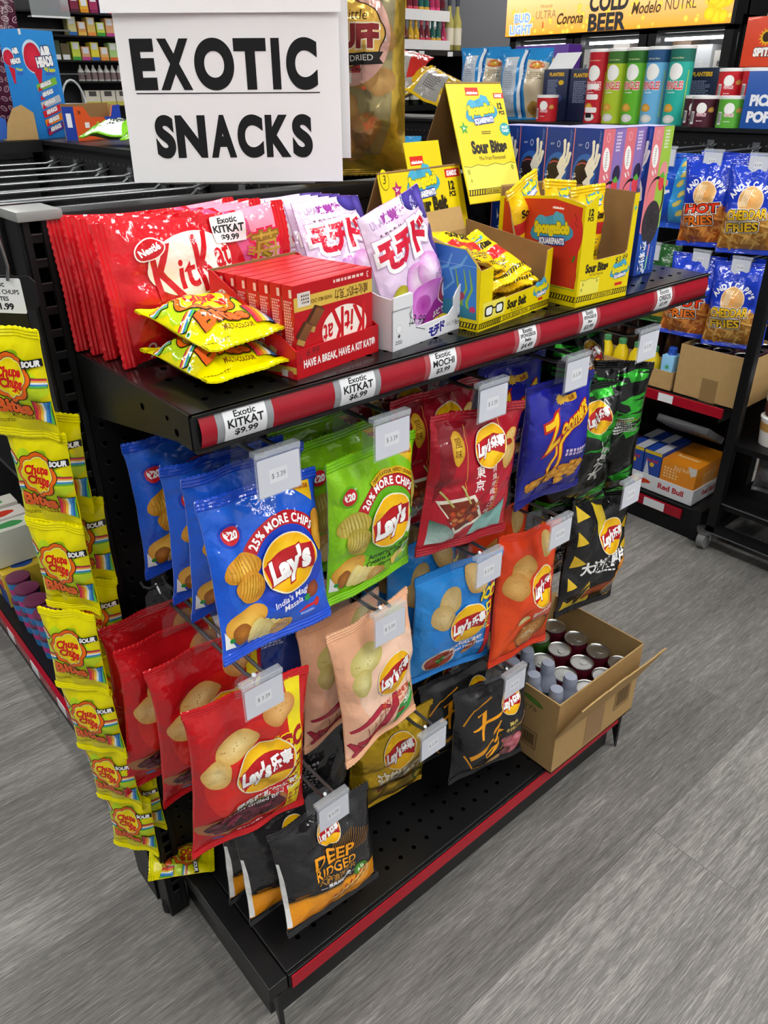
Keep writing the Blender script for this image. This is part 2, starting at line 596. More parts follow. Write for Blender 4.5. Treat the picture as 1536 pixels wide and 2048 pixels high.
def grid_normals(P):
    du = np.gradient(P, axis=0); dv = np.gradient(P, axis=1)
    n = np.cross(du, dv); n /= np.linalg.norm(n, axis=2, keepdims=True) + 1e-12
    return n

def bag_map(P, W, H, th):
    N, M = P.shape[0] - 1, P.shape[1] - 1
    NN = grid_normals(P)
    def fn(a):
        gx = np.clip((a[:, 0] * .001 / W + .5) * N, 0, N - 1e-9); gy = np.clip((a[:, 1] * .001 / H + .5) * M, 0, M - 1e-9)
        i = gx.astype(int); j = gy.astype(int); fx = (gx - i)[:, None]; fy = (gy - j)[:, None]
        def tri(A):
            a00, a10, a01, a11 = A[i, j], A[i + 1, j], A[i, j + 1], A[i + 1, j + 1]
            lo = a00 + fx * (a10 - a00) + fy * (a11 - a10)
            hi = a00 + fy * (a01 - a00) + fx * (a11 - a01)
            return np.where(fx >= fy, lo, hi)
        n = tri(NN); n /= np.linalg.norm(n, axis=1, keepdims=True) + 1e-12
        return tri(P) + n * ((a[:, 2:3] + 1) * th), n
    return fn

def bag_cuts(W, H, N, M):
    w, h = W * 1000, H * 1000; dx, dy = w / N, h / M
    c = [((-w / 2 + k * dx, 0, 0), (1, 0, 0)) for k in range(1, N)]
    c += [((0, -h / 2 + k * dy, 0), (0, 1, 0)) for k in range(1, M)]
    n = Vector((1 / dx, -1 / dy, 0)).normalized()
    c += [((-w / 2 + k * dx, -h / 2, 0), tuple(n)) for k in range(-M + 1, N)]
    return c

def film_mesh(name, P, Q, cf, cb, mat, parent):
    N, M = P.shape[0] - 1, P.shape[1] - 1
    V = list(P.reshape(-1, 3)) + list(Q.reshape(-1, 3)); F = []
    k = (N + 1) * (M + 1)
    idx = lambda i, j: i * (M + 1) + j
    for i in range(N):
        for j in range(M):
            a, b, c, d = idx(i, j), idx(i + 1, j), idx(i + 1, j + 1), idx(i, j + 1)
            F += [(a, b, c), (a, c, d), (k + a, k + d, k + c, k + b)]
    for j in range(M):
        F += [(idx(0, j), idx(0, j + 1), k + idx(0, j + 1), k + idx(0, j)), (idx(N, j + 1), idx(N, j), k + idx(N, j), k + idx(N, j + 1))]
    for i in range(N):
        F += [(idx(i + 1, 0), idx(i, 0), k + idx(i, 0), k + idx(i + 1, 0)), (idx(i, M), idx(i + 1, M), k + idx(i + 1, M), k + idx(i, M))]
    return col_mesh(name, V, F, [cf] * k + [cb] * k, mat, parent)

def seal_mesh(name, P, top, sh, H, col, mat, parent, teeth=40):
    """crimped, zig-zag cut end of a bag"""
    N, M = P.shape[0] - 1, P.shape[1] - 1
    j = M if top else 0
    V = []; F = []; rows = 7
    for i in range(teeth + 1):
        g = i / teeth * N; a = min(N - 1, int(g)); f = g - a
        p = P[a, j] * (1 - f) + P[a + 1, j] * f
        for r in range(rows):
            z = sh * r / (rows - 1) - 0.0008
            if r == 0: z -= 0.0012 * (i % 2)
            V.append((p[0], p[1] - 0.0009 - 0.0009 * (r % 2), H - z if top else z))
        for r in range(rows):
            z = sh * r / (rows - 1) - 0.0008
            if r == 0: z -= 0.0012 * (i % 2)
            V.append((p[0], p[1] + 0.0013 + 0.0009 * (r % 2), H - z if top else z))
    R2 = rows * 2
    for i in range(teeth):
        for r in range(rows - 1):
            q = (i * R2 + r, (i + 1) * R2 + r, (i + 1) * R2 + r + 1, i * R2 + r + 1)
            F.append(q if not top else q[::-1])
            q = tuple(x + rows for x in q)
            F.append(q[::-1] if not top else q)
        q = (i * R2, i * R2 + rows, (i + 1) * R2 + rows, (i + 1) * R2)
        F.append(q)
    return col_mesh(name, V, F, col, mat, parent, smooth=False)

def make_bag(name, label, cat, group, W, H, puff, base, art, mat=None, seed=1, back='#c9ccd0', res=(24, 32), seal=0.012, logo=None, org='top', parts=True, sealcol=None, **kw):
    """thing > film, top_seal, bottom_seal, front_print (and brand_mark)"""
    mat = mat or FILM
    if name == 'chip_bag' and org == 'top':      # keep the artwork on the part of the bulge that faces out
        for A_ in (art, logo):
            if A_:
                A_.sh = [([(x * .93 - 4, y * .88 + 5) for x, y in V], F, Cc, Lr, (bb[0] * .93 - 4, bb[1] * .88 + 5, bb[2] * .93 - 4, bb[3] * .88 + 5)) for V, F, Cc, Lr, bb in A_.sh]
    N, M = res
    r = thing(name, label, cat, group=group)
    P, Q = bag_grid(W, H, puff, N, M, seed, seal=seal, **kw)
    if org == 'top':
        P[:, :, 2] -= H - 0.006; Q[:, :, 2] -= H - 0.006
    film_mesh('film', P, Q, base, back, mat, r)
    if parts:
        for nm, tp in (('top_seal', True), ('bottom_seal', False)):
            o = seal_mesh(nm, P, tp, seal, H, sealcol or base, mat, r, teeth=2 * N)
            if org == 'top': o.location.z = -(H - 0.006)
    w, h = W * 500, H * 500
    cuts = bag_cuts(W, H, N, M)
    fn = bag_map(P, W, H, 0.00013)
    if art and art.sh: bm_obj(art_bm(art, (-w + .3, -h + .3, w - .3, h - .3), cuts), fn, 'front_print', mat, r)
    if logo and logo.sh:
        fn2 = bag_map(P, W, H, 0.00013)
        lift = max([o[3] for o in art.sh] or [0]) + 1
        def fn3(a):
            a = a.copy(); a[:, 2] += lift
            return fn2(a)
        bm_obj(art_bm(logo, (-w + .3, -h + .3, w - .3, h - .3), cuts), fn3, 'brand_mark', mat, r)
    return r
# ------------------------------------------------------------------ the shop: floor, walls, ceiling, lights
def floor_mat():
    m, nt, b = new_mat('grey_vinyl_plank')
    N = nt.nodes; L = nt.links
    tc = N.new('ShaderNodeTexCoord')
    br = N.new('ShaderNodeTexBrick')
    br.offset = 0.37; br.offset_frequency = 2; br.squash = 1.0
    br.inputs['Color1'].default_value = (0.0, 0.0, 0.0, 1); br.inputs['Color2'].default_value = (1, 1, 1, 1)
    br.inputs['Mortar'].default_value = (0.5, 0.5, 0.5, 1)
    br.inputs['Scale'].default_value = 1.0
    br.inputs['Brick Width'].default_value = 1.22; br.inputs['Row Height'].default_value = 0.18
    br.inputs['Mortar Size'].default_value = 0.0008; br.inputs['Mortar Smooth'].default_value = 0.3
    L.new(tc.outputs['Object'], br.inputs['Vector'])
    # grain drawn out along the plank, shifted per plank
    cx = N.new('ShaderNodeCombineXYZ')
    sv = N.new('ShaderNodeVectorMath'); sv.operation = 'ADD'
    ml = N.new('ShaderNodeVectorMath'); ml.operation = 'SCALE'; ml.inputs['Scale'].default_value = 13.0
    L.new(br.outputs['Color'], ml.inputs[0]); L.new(tc.outputs['Object'], sv.inputs[0]); L.new(ml.outputs[0], sv.inputs[1])
    def grain(sx, sy, sc, det, dis=0.6):
        mp = N.new('ShaderNodeMapping'); mp.inputs['Scale'].default_value = (sx, sy, 1)
        L.new(sv.outputs[0], mp.inputs[0])
        t = N.new('ShaderNodeTexNoise'); t.inputs['Scale'].default_value = sc; t.inputs['Detail'].default_value = det
        t.inputs['Distortion'].default_value = dis; t.inputs['Roughness'].default_value = 0.65
        L.new(mp.outputs[0], t.inputs['Vector']); return t.outputs[0]
    g1 = grain(0.45, 8, 9, 5, .8); g2 = grain(2.6, 60, 10, 8, 0.7); g3 = grain(0.6, 2.4, 2.4, 3, 0.6)
    def rng(x, a, b_, c, d):
        r = N.new('ShaderNodeMapRange'); r.inputs[1].default_value = a; r.inputs[2].default_value = b_; r.inputs[3].default_value = c; r.inputs[4].default_value = d
        L.new(x, r.inputs[0]); return r.outputs[0]
    def math_(op, a, b_):
        n = N.new('ShaderNodeMath'); n.operation = op
        for k, v in enumerate((a, b_)):
            if isinstance(v, float): n.inputs[k].default_value = v
            else: L.new(v, n.inputs[k])
        return n.outputs[0]
    s = math_('ADD', rng(g1, .3, .7, -.13, .13), rng(g2, .36, .64, -.24, .2))
    s = math_('ADD', s, rng(g3, .3, .7, -.12, .12))
    s = math_('ADD', s, rng(br.outputs['Color'], 0, 1, -.1, .1))
    cr = N.new('ShaderNodeValToRGB')
    cr.color_ramp.elements[0].position = 0.0; cr.color_ramp.elements[0].color = lin('#3b3a38')
    cr.color_ramp.elements[1].position = 1.0; cr.color_ramp.elements[1].color = lin('#bfbcb6')
    e = cr.color_ramp.elements.new(0.5); e.color = lin('#767471')
    L.new(math_('ADD', s, 0.5), cr.inputs[0])
    mx = N.new('ShaderNodeMix'); mx.data_type = 'RGBA'; mx.inputs[7].default_value = lin('#5d5c5a')
    L.new(br.outputs['Fac'], mx.inputs[0]); L.new(cr.outputs[0], mx.inputs[6])
    L.new(mx.outputs[2], b.inputs['Base Color'])
    rr = rng(g2, .3, .7, .5, .36)
    L.new(rr, b.inputs['Roughness'])
    bp = N.new('ShaderNodeBump'); bp.inputs['Strength'].default_value = 0.25; bp.inputs['Distance'].default_value = 0.0008
    L.new(g2, bp.inputs['Height']); L.new(bp.outputs[0], b.inputs['Normal'])
    setp(b, spec=0.45)
    return m

def struct(name, o):
    o.name = name; o['kind'] = 'structure'; return o

struct('floor', box('floor', (-2.6, -2.6, -0.05), (4.9, 4.7, 0.0), floor_mat()))
WALL = simple('charcoal_wall_paint', '#626266', 0.75, vary=0.05, vscale=4)
WALLB = simple('black_wall_panel', '#232427', 0.6, vary=0.1, vscale=5)
struct('wall_back', box('wall_back', (-2.6, 4.6, 0), (4.9, 4.7, 2.8), WALL))
struct('wall_right', box('wall_right', (4.8, -2.6, 0), (4.9, 4.6, 2.8), WALL))
struct('wall_left', box('wall_left', (-2.6, -2.6, 0), (-2.5, 4.6, 2.8), WALL))
struct('wall_front', box('wall_front', (-2.5, -2.6, 0), (4.8, -2.5, 2.8), simple('pale_wall_paint', '#c9c9c9', 0.75)))
struct('ceiling', box('ceiling', (-2.6, -2.6, 2.8), (4.9, 4.7, 2.85), simple('white_ceiling', '#dcdcda', 0.8)))

m, nt, b = new_mat('led_diffuser')
setp(b, col=(1, 1, 1, 1), emit=(1.0, 0.985, 0.955, 1), estr=47.0)
LED = m
def light(x, y, label, along_y=True):
    t = thing('ceiling_light', label, 'ceiling light', (x, y, 2.74), (0, 0, 0 if along_y else pi / 2), 'LED tube lights on the ceiling')
    box('housing', (-0.07, -0.63, 0.012), (0.07, 0.63, 0.06), WHITE, t, bev=0.006)
    box('diffuser', (-0.05, -0.6, -0.012), (0.05, 0.6, 0.011), LED, t, bev=0.004)
light(1.5, -1.1, 'white LED tube fitting on the ceiling, unseen, added to light the fronts from the right')  # extra unseen fitting, added to brighten the fronts and floor from the right
k = 0
for x in (-1.3, 0.55, 2.3, 3.9):
    for y in (-1.6, 0.25, 2.1, 3.7):
        if (x, y) in ((2.3, .25), (3.9, .25), (0.55, 2.1), (2.3, 2.1), (3.9, -1.6)): continue
        light(x, y, 'white LED tube fitting on the ceiling, %s along %s row from the left wall' % (('first', 'second', 'third', 'fourth')[int((y + 1.6) / 1.7 + .2)], ('first', 'second', 'third', 'fourth')[int((x + 1.3) / 1.75 + .1)]))
# ------------------------------------------------------------------ main display: upright, pegboard, base deck
ZS, ZB, L = 1.024, 0.119, 0.914
g = thing('display_gondola', 'black steel gondola end with pegboard back and a low base deck on the grey floor', 'display rack', (0.457, 0.14, 0))
def gl(bx):                    # world coordinates -> gondola
    return [v for v in bx]
G0 = Vector((0.457, 0.14, 0))
def gbox(name, a, b_, mat, par=g, bev=0.0, off=G0):
    return box(name, tuple(Vector(a) - off), tuple(Vector(b_) - off), mat, par, bev)
# pegboard with punched holes
m = MB(); o_ = -G0
m.box(0.0 + o_.x, 0.283 + o_.y, 0.11, 0.914 + o_.x, 0.30 + o_.y, 1.165)
pb = m.build('pegboard', BLACK, g)
h = MB(); r_ = MB()
for i in range(36):
    for j in range(41):
        x, z = 0.0155 + i * 0.0254 + o_.x, 0.135 + j * 0.0254
        pts = [(x + 0.0036 * cos(a * pi / 4), 0.2828 + o_.y, z + 0.0036 * sin(a * pi / 4)) for a in range(8)]
        h.quad(pts)
        # painted highlight: a lighter crescent on the lower rim of each hole
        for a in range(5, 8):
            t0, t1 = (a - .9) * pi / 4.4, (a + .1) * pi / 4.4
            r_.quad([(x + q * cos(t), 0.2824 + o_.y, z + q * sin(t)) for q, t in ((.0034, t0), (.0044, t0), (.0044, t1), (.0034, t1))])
hb = h.build('peg_holes', HOLE, g); rb = r_.build('rim_glints', RIM_GLINT, g)
hb['kind'] = rb['kind'] = 'stuff'
# slotted uprights
for sx, nm in ((-0.034, 'upright'), (0.914, 'upright')):
    m = MB()
    m.box(sx + o_.x, 0.272 + o_.y, 0.0, sx + 0.034 + o_.x, 0.318 + o_.y, 1.172, bev=0.002)
    m.box(sx + 0.004 + o_.x, 0.268 + o_.y, 0.02, sx + 0.0105 + o_.x, 0.276 + o_.y, 1.17)
    m.box(sx + 0.0235 + o_.x, 0.268 + o_.y, 0.02, sx + 0.030 + o_.x, 0.276 + o_.y, 1.17)
    up = m.build(nm, BLACK, g)
    m = MB(); m2 = MB()
    for j in range(44):
        z = 0.06 + j * 0.0254
        m.quad([(sx + .0112 + o_.x, .2718 + o_.y, z), (sx + .0228 + o_.x, .2718 + o_.y, z), (sx + .0228 + o_.x, .2718 + o_.y, z + .016), (sx + .0112 + o_.x, .2718 + o_.y, z + .016)])
        m2.box(sx + .0108 + o_.x, .2705 + o_.y, z - .0012, sx + .0232 + o_.x, .2722 + o_.y, z + .0002)  # paler ledge: a highlight put into the colour of each slot's lower edge
    m.build('slots', HOLE, up)['kind'] = 'stuff'; m2.build('slot_edge_glints', RIM_GLINT, up)['kind'] = 'stuff'
gbox('top_cap', (-0.036, 0.262, 1.1655), (0.012, 0.325, 1.176), simple('grey_cap', '#8b8c8a', 0.4, vary=.1), bev=0.002)
gbox('top_rail', (0.012, 0.279, 1.150), (0.95, 0.322, 1.170), BLACK, bev=0.002)
gbox('end_panel', (-0.038, 0.32, 0.0), (-0.030, 0.40, 1.172), BLACK)
gbox('back_panel', (0.0, 0.31, 0.11), (0.914, 0.33, 1.165), BLACK)
# base deck
m = MB()
m.box(0.03 + o_.x, -0.004 + o_.y, 0.107, 0.90 + o_.x, 0.28 + o_.y, ZB, bev=0.0015)
dk = m.build('base_deck', BLACK2, g)
h = MB()
for i in range(27):
    for j in range(3):
        x, y = 0.075 + i * 0.031 + (0.0155 if j % 2 else 0), 0.03 + j * 0.034
        h.quad([(x + .0042 * cos(a * pi / 5) + o_.x, y + .0042 * sin(a * pi / 5) + o_.y, ZB + .0004) for a in range(10)])
h.build('deck_holes', HOLE, dk)['kind'] = 'stuff'
for x0 in (-0.004, 0.885):
    m = MB()
    m.box(x0 + o_.x, -0.008 + o_.y, 0.085, x0 + 0.033 + o_.x, 0.30 + o_.y, 0.116, bev=0.002)
    m.prism([(-0.008 + o_.y, 0.0), (-0.008 + o_.y, 0.09), (0.018 + o_.y, 0.09)], 0.012 + x0 + o_.x, 0.02 + x0 + o_.x, Matrix(((0, 0, 1, 0), (1, 0, 0, 0), (0, 1, 0, 0), (0, 0, 0, 1))))
    m.box(x0 + 0.012 + o_.x, 0.02 + o_.y, 0.0, x0 + 0.02 + o_.x, 0.29 + o_.y, 0.09)
    m.build('base_bracket', BLACK2, g)
gbox('kick_plate', (0.02, 0.012, 0.0), (0.89, 0.018, 0.108), BLACK2)
m = MB(); m.box(0.03 + o_.x, -0.0105 + o_.y, 0.082, 0.885 + o_.x, -0.004 + o_.y, 0.1175, bev=.0015); m.build('strip_channel', BLACK, g)
gbox('price_strip', (0.034, -0.0125, 0.085), (0.884, -0.0106, 0.1135), CRIMSON2)
m = MB(); m.tube([(-.03 + o_.x, .29 + o_.y, .02), (-.03 + o_.x, .29 + o_.y, .003)], .011, 10); m.build('levelling_foot', BLACK, g)

# ------------------------------------------------------------------ the shelf with its red price strip
sh = thing('gondola_shelf', 'black steel shelf with a red price strip, full of candy, on the pegboard gondola', 'shelf', (0.457, 0.14, ZS))
S0 = Vector((0.457, 0.14, ZS))
def sb(name, a, b_, mat, par=sh, bev=0.0):
    return box(name, tuple(Vector(a) - S0), tuple(Vector(b_) - S0), mat, par, bev)
SHELFM = simple('black_shelf_gloss', '#0c0c0e', 0.2, spec=0.5, vary=0.1, vscale=12)
dk = sb('deck', (0.0, -0.002, ZS - 0.006), (0.914, 0.282, ZS - 0.0002), SHELFM, bev=0.001)
h = MB()
for i in range(34):
    for j in range(7):
        x, y = 0.03 + i * 0.0258 + (.0129 if j % 2 else 0), 0.028 + j * 0.037
        h.quad([(x + .0036 * cos(a * pi / 5) - S0.x, y + .0036 * sin(a * pi / 5) - S0.y, .0003) for a in range(10)])
h.build('deck_holes', HOLE, dk)['kind'] = 'stuff'
for x0 in (-0.003, 0.911):
    m = MB()
    prof = [(0.0, -0.001), (0.284, -0.001), (0.284, -0.078), (0.23, -0.072), (0.03, -0.036), (0.0, -0.036)]
    m.prism([(y - S0.y, z) for y, z in prof], x0 - S0.x, x0 + 0.003 - S0.x, Matrix(((0, 0, 1, 0), (1, 0, 0, 0), (0, 1, 0, 0), (0, 0, 0, 1))))
    br = m.build('bracket', BLACK2, sh)
    if x0 < 0:
        m = MB()
        for y, z, r in ((.10, -.02, .004), (.045, -.016, .0028), (.028, -.026, .004)):
            m.quad([(x0 - .0003 - S0.x, y - S0.y + r * cos(a * pi / 6), z + r * sin(a * pi / 6)) for a in range(12, 0, -1)])
        m.build('bracket_holes', HOLE, br)['kind'] = 'stuff'
m = MB()
m.box(-.002 - S0.x, -.0045 - S0.y, -.0365, .916 - S0.x, -.0005 - S0.y, .0)
m.box(-.002 - S0.x, -.0085 - S0.y, -.0375, .916 - S0.x, -.0005 - S0.y, -.0345)
m.box(-.002 - S0.x, -.0075 - S0.y, -.0025, .916 - S0.x, -.0005 - S0.y, .0)
m.build('front_channel', BLACK2, sh)
# bowed crimson strip
def bow(x0, x1, e, name, mat, z0=-.0338, z1=-.0032, n=8, d=.0045):
    V = []; F = []
    for k in range(n + 1):
        t = k / n; z = z0 + (z1 - z0) * t; y = -.0046 - d * sin(pi * t) - e
        V += [(x0 - S0.x, y - S0.y, z), (x1 - S0.x, y - S0.y, z)]
        if k: F.append((2 * k - 2, 2 * k - 1, 2 * k + 1, 2 * k))
    me = bpy.data.meshes.new(name); me.from_pydata(V, [], F); me.shade_smooth()
    return obj(name, me, mat, sh)
bow(.004, .91, 0, 'price_strip', CRIMSON)
def strip_art(lines, w):
    a = Art(); a.rect(-w / 2, -15.3, w / 2, 15.3, '#e4e6ea')
    y = 10.2
    if len(lines) == 3:
        (t1, s1, w1), (t2, s2, w2), (t3, s3, w3) = lines
        a.text(t1, 0, 10.8, s1 * .9, '#15161a', w=w1, bold=.02); a.text(t2, 0, 2.4, s2 * .95, '#15161a', w=w2, bold=.025); a.text(t3, 0, -7, s3 * .95, '#15161a', w=w3, bold=.03)
    else:
        for (t, s, w_), yy in zip(lines, (11.2, 5.6, -.2, -8)):
            a.text(t, 0, yy, s, '#15161a', w=w_, bold=.03)
    return a
LBLW = simple('label_window', '#8d9094', .3)
def strip_label(xc, w, lines, dx=0.0):
    bow(xc - w / 2 - .008, xc + w / 2 + .008, .0003, 'label_window', simple('label_sleeve', '#a5484f', .2, coat=.5) if w < .045 else LBLW)
    a = strip_art(lines, w * 1000)
    cuts = [((0, y, 0), (0, 1, 0)) for y in np.arange(-13, 14, 3.0)]
    def fn(q):
        z = -.0185 + q[:, 1] * .001; t = np.clip((z + .0338) / .0306, 0, 1)
        y = -.0046 - .0045 * np.sin(pi * t) - .0006 - q[:, 2] * .0001
        P = np.stack([xc - S0.x + q[:, 0] * .001, y - S0.y, z], 1)
        N_ = np.stack([0 * t, -np.ones_like(t), -.45 * np.cos(pi * t)], 1)
        return P, N_ / np.linalg.norm(N_, axis=1, keepdims=True)
    bm_obj(art_bm(a, None, cuts), fn, 'price_label', CARD, sh)
E3 = ('Exotic', 9, 24)
strip_label(.052, .047, [E3, ('KITKAT', 12, 40), ('$9.99', 9.5, 26)])
strip_label(.191, .047, [E3, ('KITKAT', 12, 40), ('$6.99', 9.5, 24)])
strip_label(.318, .042, [E3, ('MOCHI', 11, 34), ('$3.99', 9, 22)])
strip_label(.468, .034, [('Exotic', 6.5, 18), ('SPONGEBOB', 6, 29), ('Belts', 5.5, 12), ('$4.49', 8.5, 21)])
strip_label(.598, .032, [('Exotic', 6.5, 16), ('SPONGEBOB', 6, 27), ('Bite', 5, 8), ('$3.99', 8, 20)])
strip_label(.784, .040, [E3, ('OREOS', 10.5, 31), ('$3.99', 8, 20)])

# ------------------------------------------------------------------ peg hooks with price tags
CLR = clear('tag_sleeve', '#dfe6ee', 0.12, 0.25)
ordn = ['first', 'second', 'third', 'fourth', 'fifth', 'sixth']
def hook_proto():
    t = thing('peg_hook', 'x', 'peg hook', (0, 0.282, 0), group='peg hooks on the main pegboard')
    m = MB(); m.tube([(0, 0.0, 0.012), (0, -.004, 0), (0, -.02, -.014), (0, -.24, -.014), (0, -.256, -.010), (0, -.262, -.002)], .0028, 8)
    m.build('peg_rod', ZINCD, t, smooth=True)
    m = MB(); m.tube([(.012, 0.0, 0.010), (.012, -.005, .006), (.010, -.02, 0), (.010, -.27, .0)], .0026, 8)
    m.build('tag_rod', ZINCD, t, smooth=True)
    m = MB()
    m.tube([(-.018, .002, .004), (-.018, -.006, .0), (-.012, -.009, -.004), (.012, -.009, -.004), (.018, -.006, .0), (.018, .002, .004)], .0024, 8)
    m.box(-.006, -.008, -.018, .016, -.003, .014)
    m.build('back_clip', ZINC, t, smooth=True)
    h = MB(); h.box(-.028, -.2815, -.046, .028, -.2803, .006); h.box(-.028, -.2835, .001, .028, -.272, .0075, bev=.001)
    hd = h.build('tag_holder', CLR, t)
    a = Art(); a.rrect(-26, -21.5, 26, 21.5, 2, '#d3d7e2'); a.rect(-12, -8, 10, 8, '#e2e5ec'); a.text('$ 3.39', -1, 0, 8.2, '#6b7078', w=17, bold=0.0)
    flat_art(a, 'price_card', CARD, hd, (0, -.2822, -.0225), (1, 0, 0), (0, 0, 1))
    return t
HP = hook_proto()
hooks = [(.09, .957), (.247, .952), (.42, .952), (.597, .950), (.775, .955), (.045, .678), (.243, .681), (.436, .688), (.604, .684), (.80, .688), (.136, .406), (.333, .408), (.525, .418)]
what = ['blue chip bags', 'green chip bags', 'dark red chip bags', 'navy puff bags', 'green and black striped bags', 'red barbecue chip bags', 'peach chip bags', 'sky blue chip bags', 'orange chip bags', 'black and yellow chip bags', 'black and amber ridged chip bags', 'gold chip bag', 'black thick-cut chip bags']
for k, ((x, z), n) in enumerate(zip(hooks, what)):
    o = HP if k == 0 else dup(HP)
    o.location = (x, .282, z)
    o['label'] = 'grey double-wire peg hook with clear price tag holding the %s' % n
# ------------------------------------------------------------------ shared printed motifs
def lays(a, cx, cy, r, rot=0, cn=None, dark='#a5121d'):
    a.push(cx, cy, rot, r / 30)
    a.ell(0, 0, 31.5, 30.5, '#f3e9c8', '#f3e9c8', n=36)
    a.ell(0, 0, 30, 29, '#ffdf1e', '#f4b400', n=36, off=(-.2, .3))
    wave = lambda t, o: (-29.5 + 59 * t, o + 4.5 * sin(t * 5.2 - 1.0) + 5 * (t - .5))
    up = [wave(t / 14, 11.5) for t in range(15)]; dn = [wave(t / 14, -12.5) for t in range(15)]
    f = lambda P: [(max(-sqrt(max(0, 30.5 ** 2 - y * y)), min(sqrt(max(0, 30.5 ** 2 - y * y)), x)), y) for x, y in P]
    a.poly(f(dn) + f(up)[::-1], '#c4161f', '#a90f1b', ((-30, 0), (30, 0)))
    if cn:
        a.text("Lay's", -11.5, -.8, 25, '#ffffff', w=29, rot=9, shear=.16, bold=.055, out=dark, outw=.05, sy=.95)
        a.text(cn, 15, 3.4, 16.5, '#ffffff', w=24, rot=9, bold=.04, out=dark, outw=.04)
    else:
        a.text("Lay's", 0, -.6, 30, '#ffffff', w=47, rot=9, shear=.16, bold=.055, out=dark, outw=.05)
    a.pop()

def chip(a, x, y, rx, ry, rot=0, ridged=False, seed=0, c=('#f6df9a', '#d9a54a'), speck=True):
    a.push(x, y, rot)
    a.blob(0, 0, rx, ry, seed, c[0], c[1], .12)
    R = random.Random(seed)
    if ridged:
        for k in range(-4, 5):
            t = k / 5; h = ry * sqrt(1 - t * t) * .86
            a.line([(t * rx, -h), (t * rx + rx * .06, 0), (t * rx, h)], rx * .045, mixc(c[1], '#a8741e', .5))
    if speck:
        for _ in range(7):
            q, p = R.uniform(0, .75), R.uniform(0, 6.28)
            a.ell(rx * q * cos(p), ry * q * sin(p), rx * .035, rx * .035, mixc(c[1], '#8a5a1c', .6), n=6)
    a.pop()

def potato(a, x, y, s, skin='#d99b33', flesh='#f1dc86'):
    a.push(x, y, 0, s)
    a.blob(-9, 5, 20, 15, 4, '#eec255', skin, .1, 25)
    a.blob(-15, -4, 8, 10, 2, '#b97422', '#8d5117', .1)
    for k in range(4):
        a.ell(-1 + k * 7, -6 - k * 2.0, 8.5 - k * .6, 13 - k, '#f7eaaa', flesh, rot=-22 - k * 3, n=20)
    chip(a, 29, -14, 12, 9, 15, True, 9)
    a.pop()

def starburst(a, x, y, r, txt, col='#c8202c'):
    a.ell(x, y, r * 1.25, r * 1.25, '#123a92' if col == '#c8202c' else col)
    a.ell(x, y, r, r, col, col)
    a.text(txt, x, y, r * 1.05, '#ffffff', w=r * 1.35, bold=.05)

def masala(bg, bg2, dark, pct, name, small, spice, yel):
    a = Art(); W, H = 155, 186
    a.rect(-82, -94, 82, 94, bg, bg2, 10)
    a.ell(22, -6, 92, 92, dark, bg, n=48); a.ell(24, -8, 70, 70, bg2, bg2, n=44); a.ell(24, -6, 62, 64, dark, dark, n=44)
    a.poly([(38, 94), (78, 94), (78, 62), (66, 72)], yel); a.text('MAGIC FLAVOUR', 62, 84, 7, '#a01018', w=26, rot=-6, bold=.04)
    a.ell(-52, 52, 16, 16, dark); a.ell(-52, 52, 12.5, 12.5, '#c8202c'); a.text('\u20b920', -52, 52, 14, '#ffffff', w=19, bold=.05); a.text('*', -41, 60, 8, '#ffffff')
    a.arcband(20, -4, 50, 67, 152, 24, '#b51c25', 30); a.arctext(pct, 20, -4, 58, 148, 29, 15, '#ffffff', .035)
    chip(a, -46, 8, 25, 19, 8, True, 3, spice); chip(a, -40, -19, 21, 20, -12, True, 5, spice)
    chip(a, 76, 24, 11, 26, -8, True, 6, spice)
    for k, t in enumerate(name): a.text(t, 24, -54 - 11.5 * k, (13, 13, 9)[k], small, bold=.015, rot=6)
    potato(a, -36, -72, 1.4)
    a.poly([(-78, -70), (-64, -94), (-78, -94)], '#eef0f0'); a.ell(-69, -84, 3.4, 3.4, '#1d8a3a')
    l = Art(); lays(l, 20, -4, 40, 5)
    return a, l

blue_a, blue_l = masala('#2264dc', '#1c56d2', '#1640be', '25% MORE CHIPS*', ["India's Magic", 'Masala'], '#f4f6ff', ('#eec04a', '#cf8d20'), '#f5c51c')
blue_a.blob(60, -58, 11, 13, 3, '#a8542a', '#7d3216'); blue_a.line([(34, -84), (46, -80), (60, -80)], [1, 5, 4], '#d3202c'); blue_a.star(48, -66, 7, '#2f9a43', 6, .5); blue_a.blob(66, -80, 6, 6, 2, '#e03a2a', '#b51c20'); blue_a.squig(52, -88, 30, 4, 2, '#c9d4ff', 2)
green_a, green_l = masala('#8ccf1e', '#7cc416', '#5fae12', '20% MORE CHIPS*', ['American Style', 'Cream & Onion', 'Flavour'], '#123c14', ('#dcd27a', '#b3a33c'), '#f0c81e')
green_a.blob(68, -30, 10, 14, 4, '#f7f7f0', '#d9dccb'); green_a.ell(66, -68, 12, 12, '#a8d85a', '#e8efd8'); green_a.ell(66, -68, 8, 8, '#79bf2a'); green_a.poly([(34, -88), (62, -78), (56, -66), (30, -74)], '#f4df7a', '#e0b93c')
green_a.arcband(22, -2, 64, 73, 120, 45, '#e8b820', 16); green_a.arctext('CRISPY FLAVOUR, PERFECT CRUNCH', 22, -2, 68.5, 118, 47, 6.5, '#5a3b0c', .03)

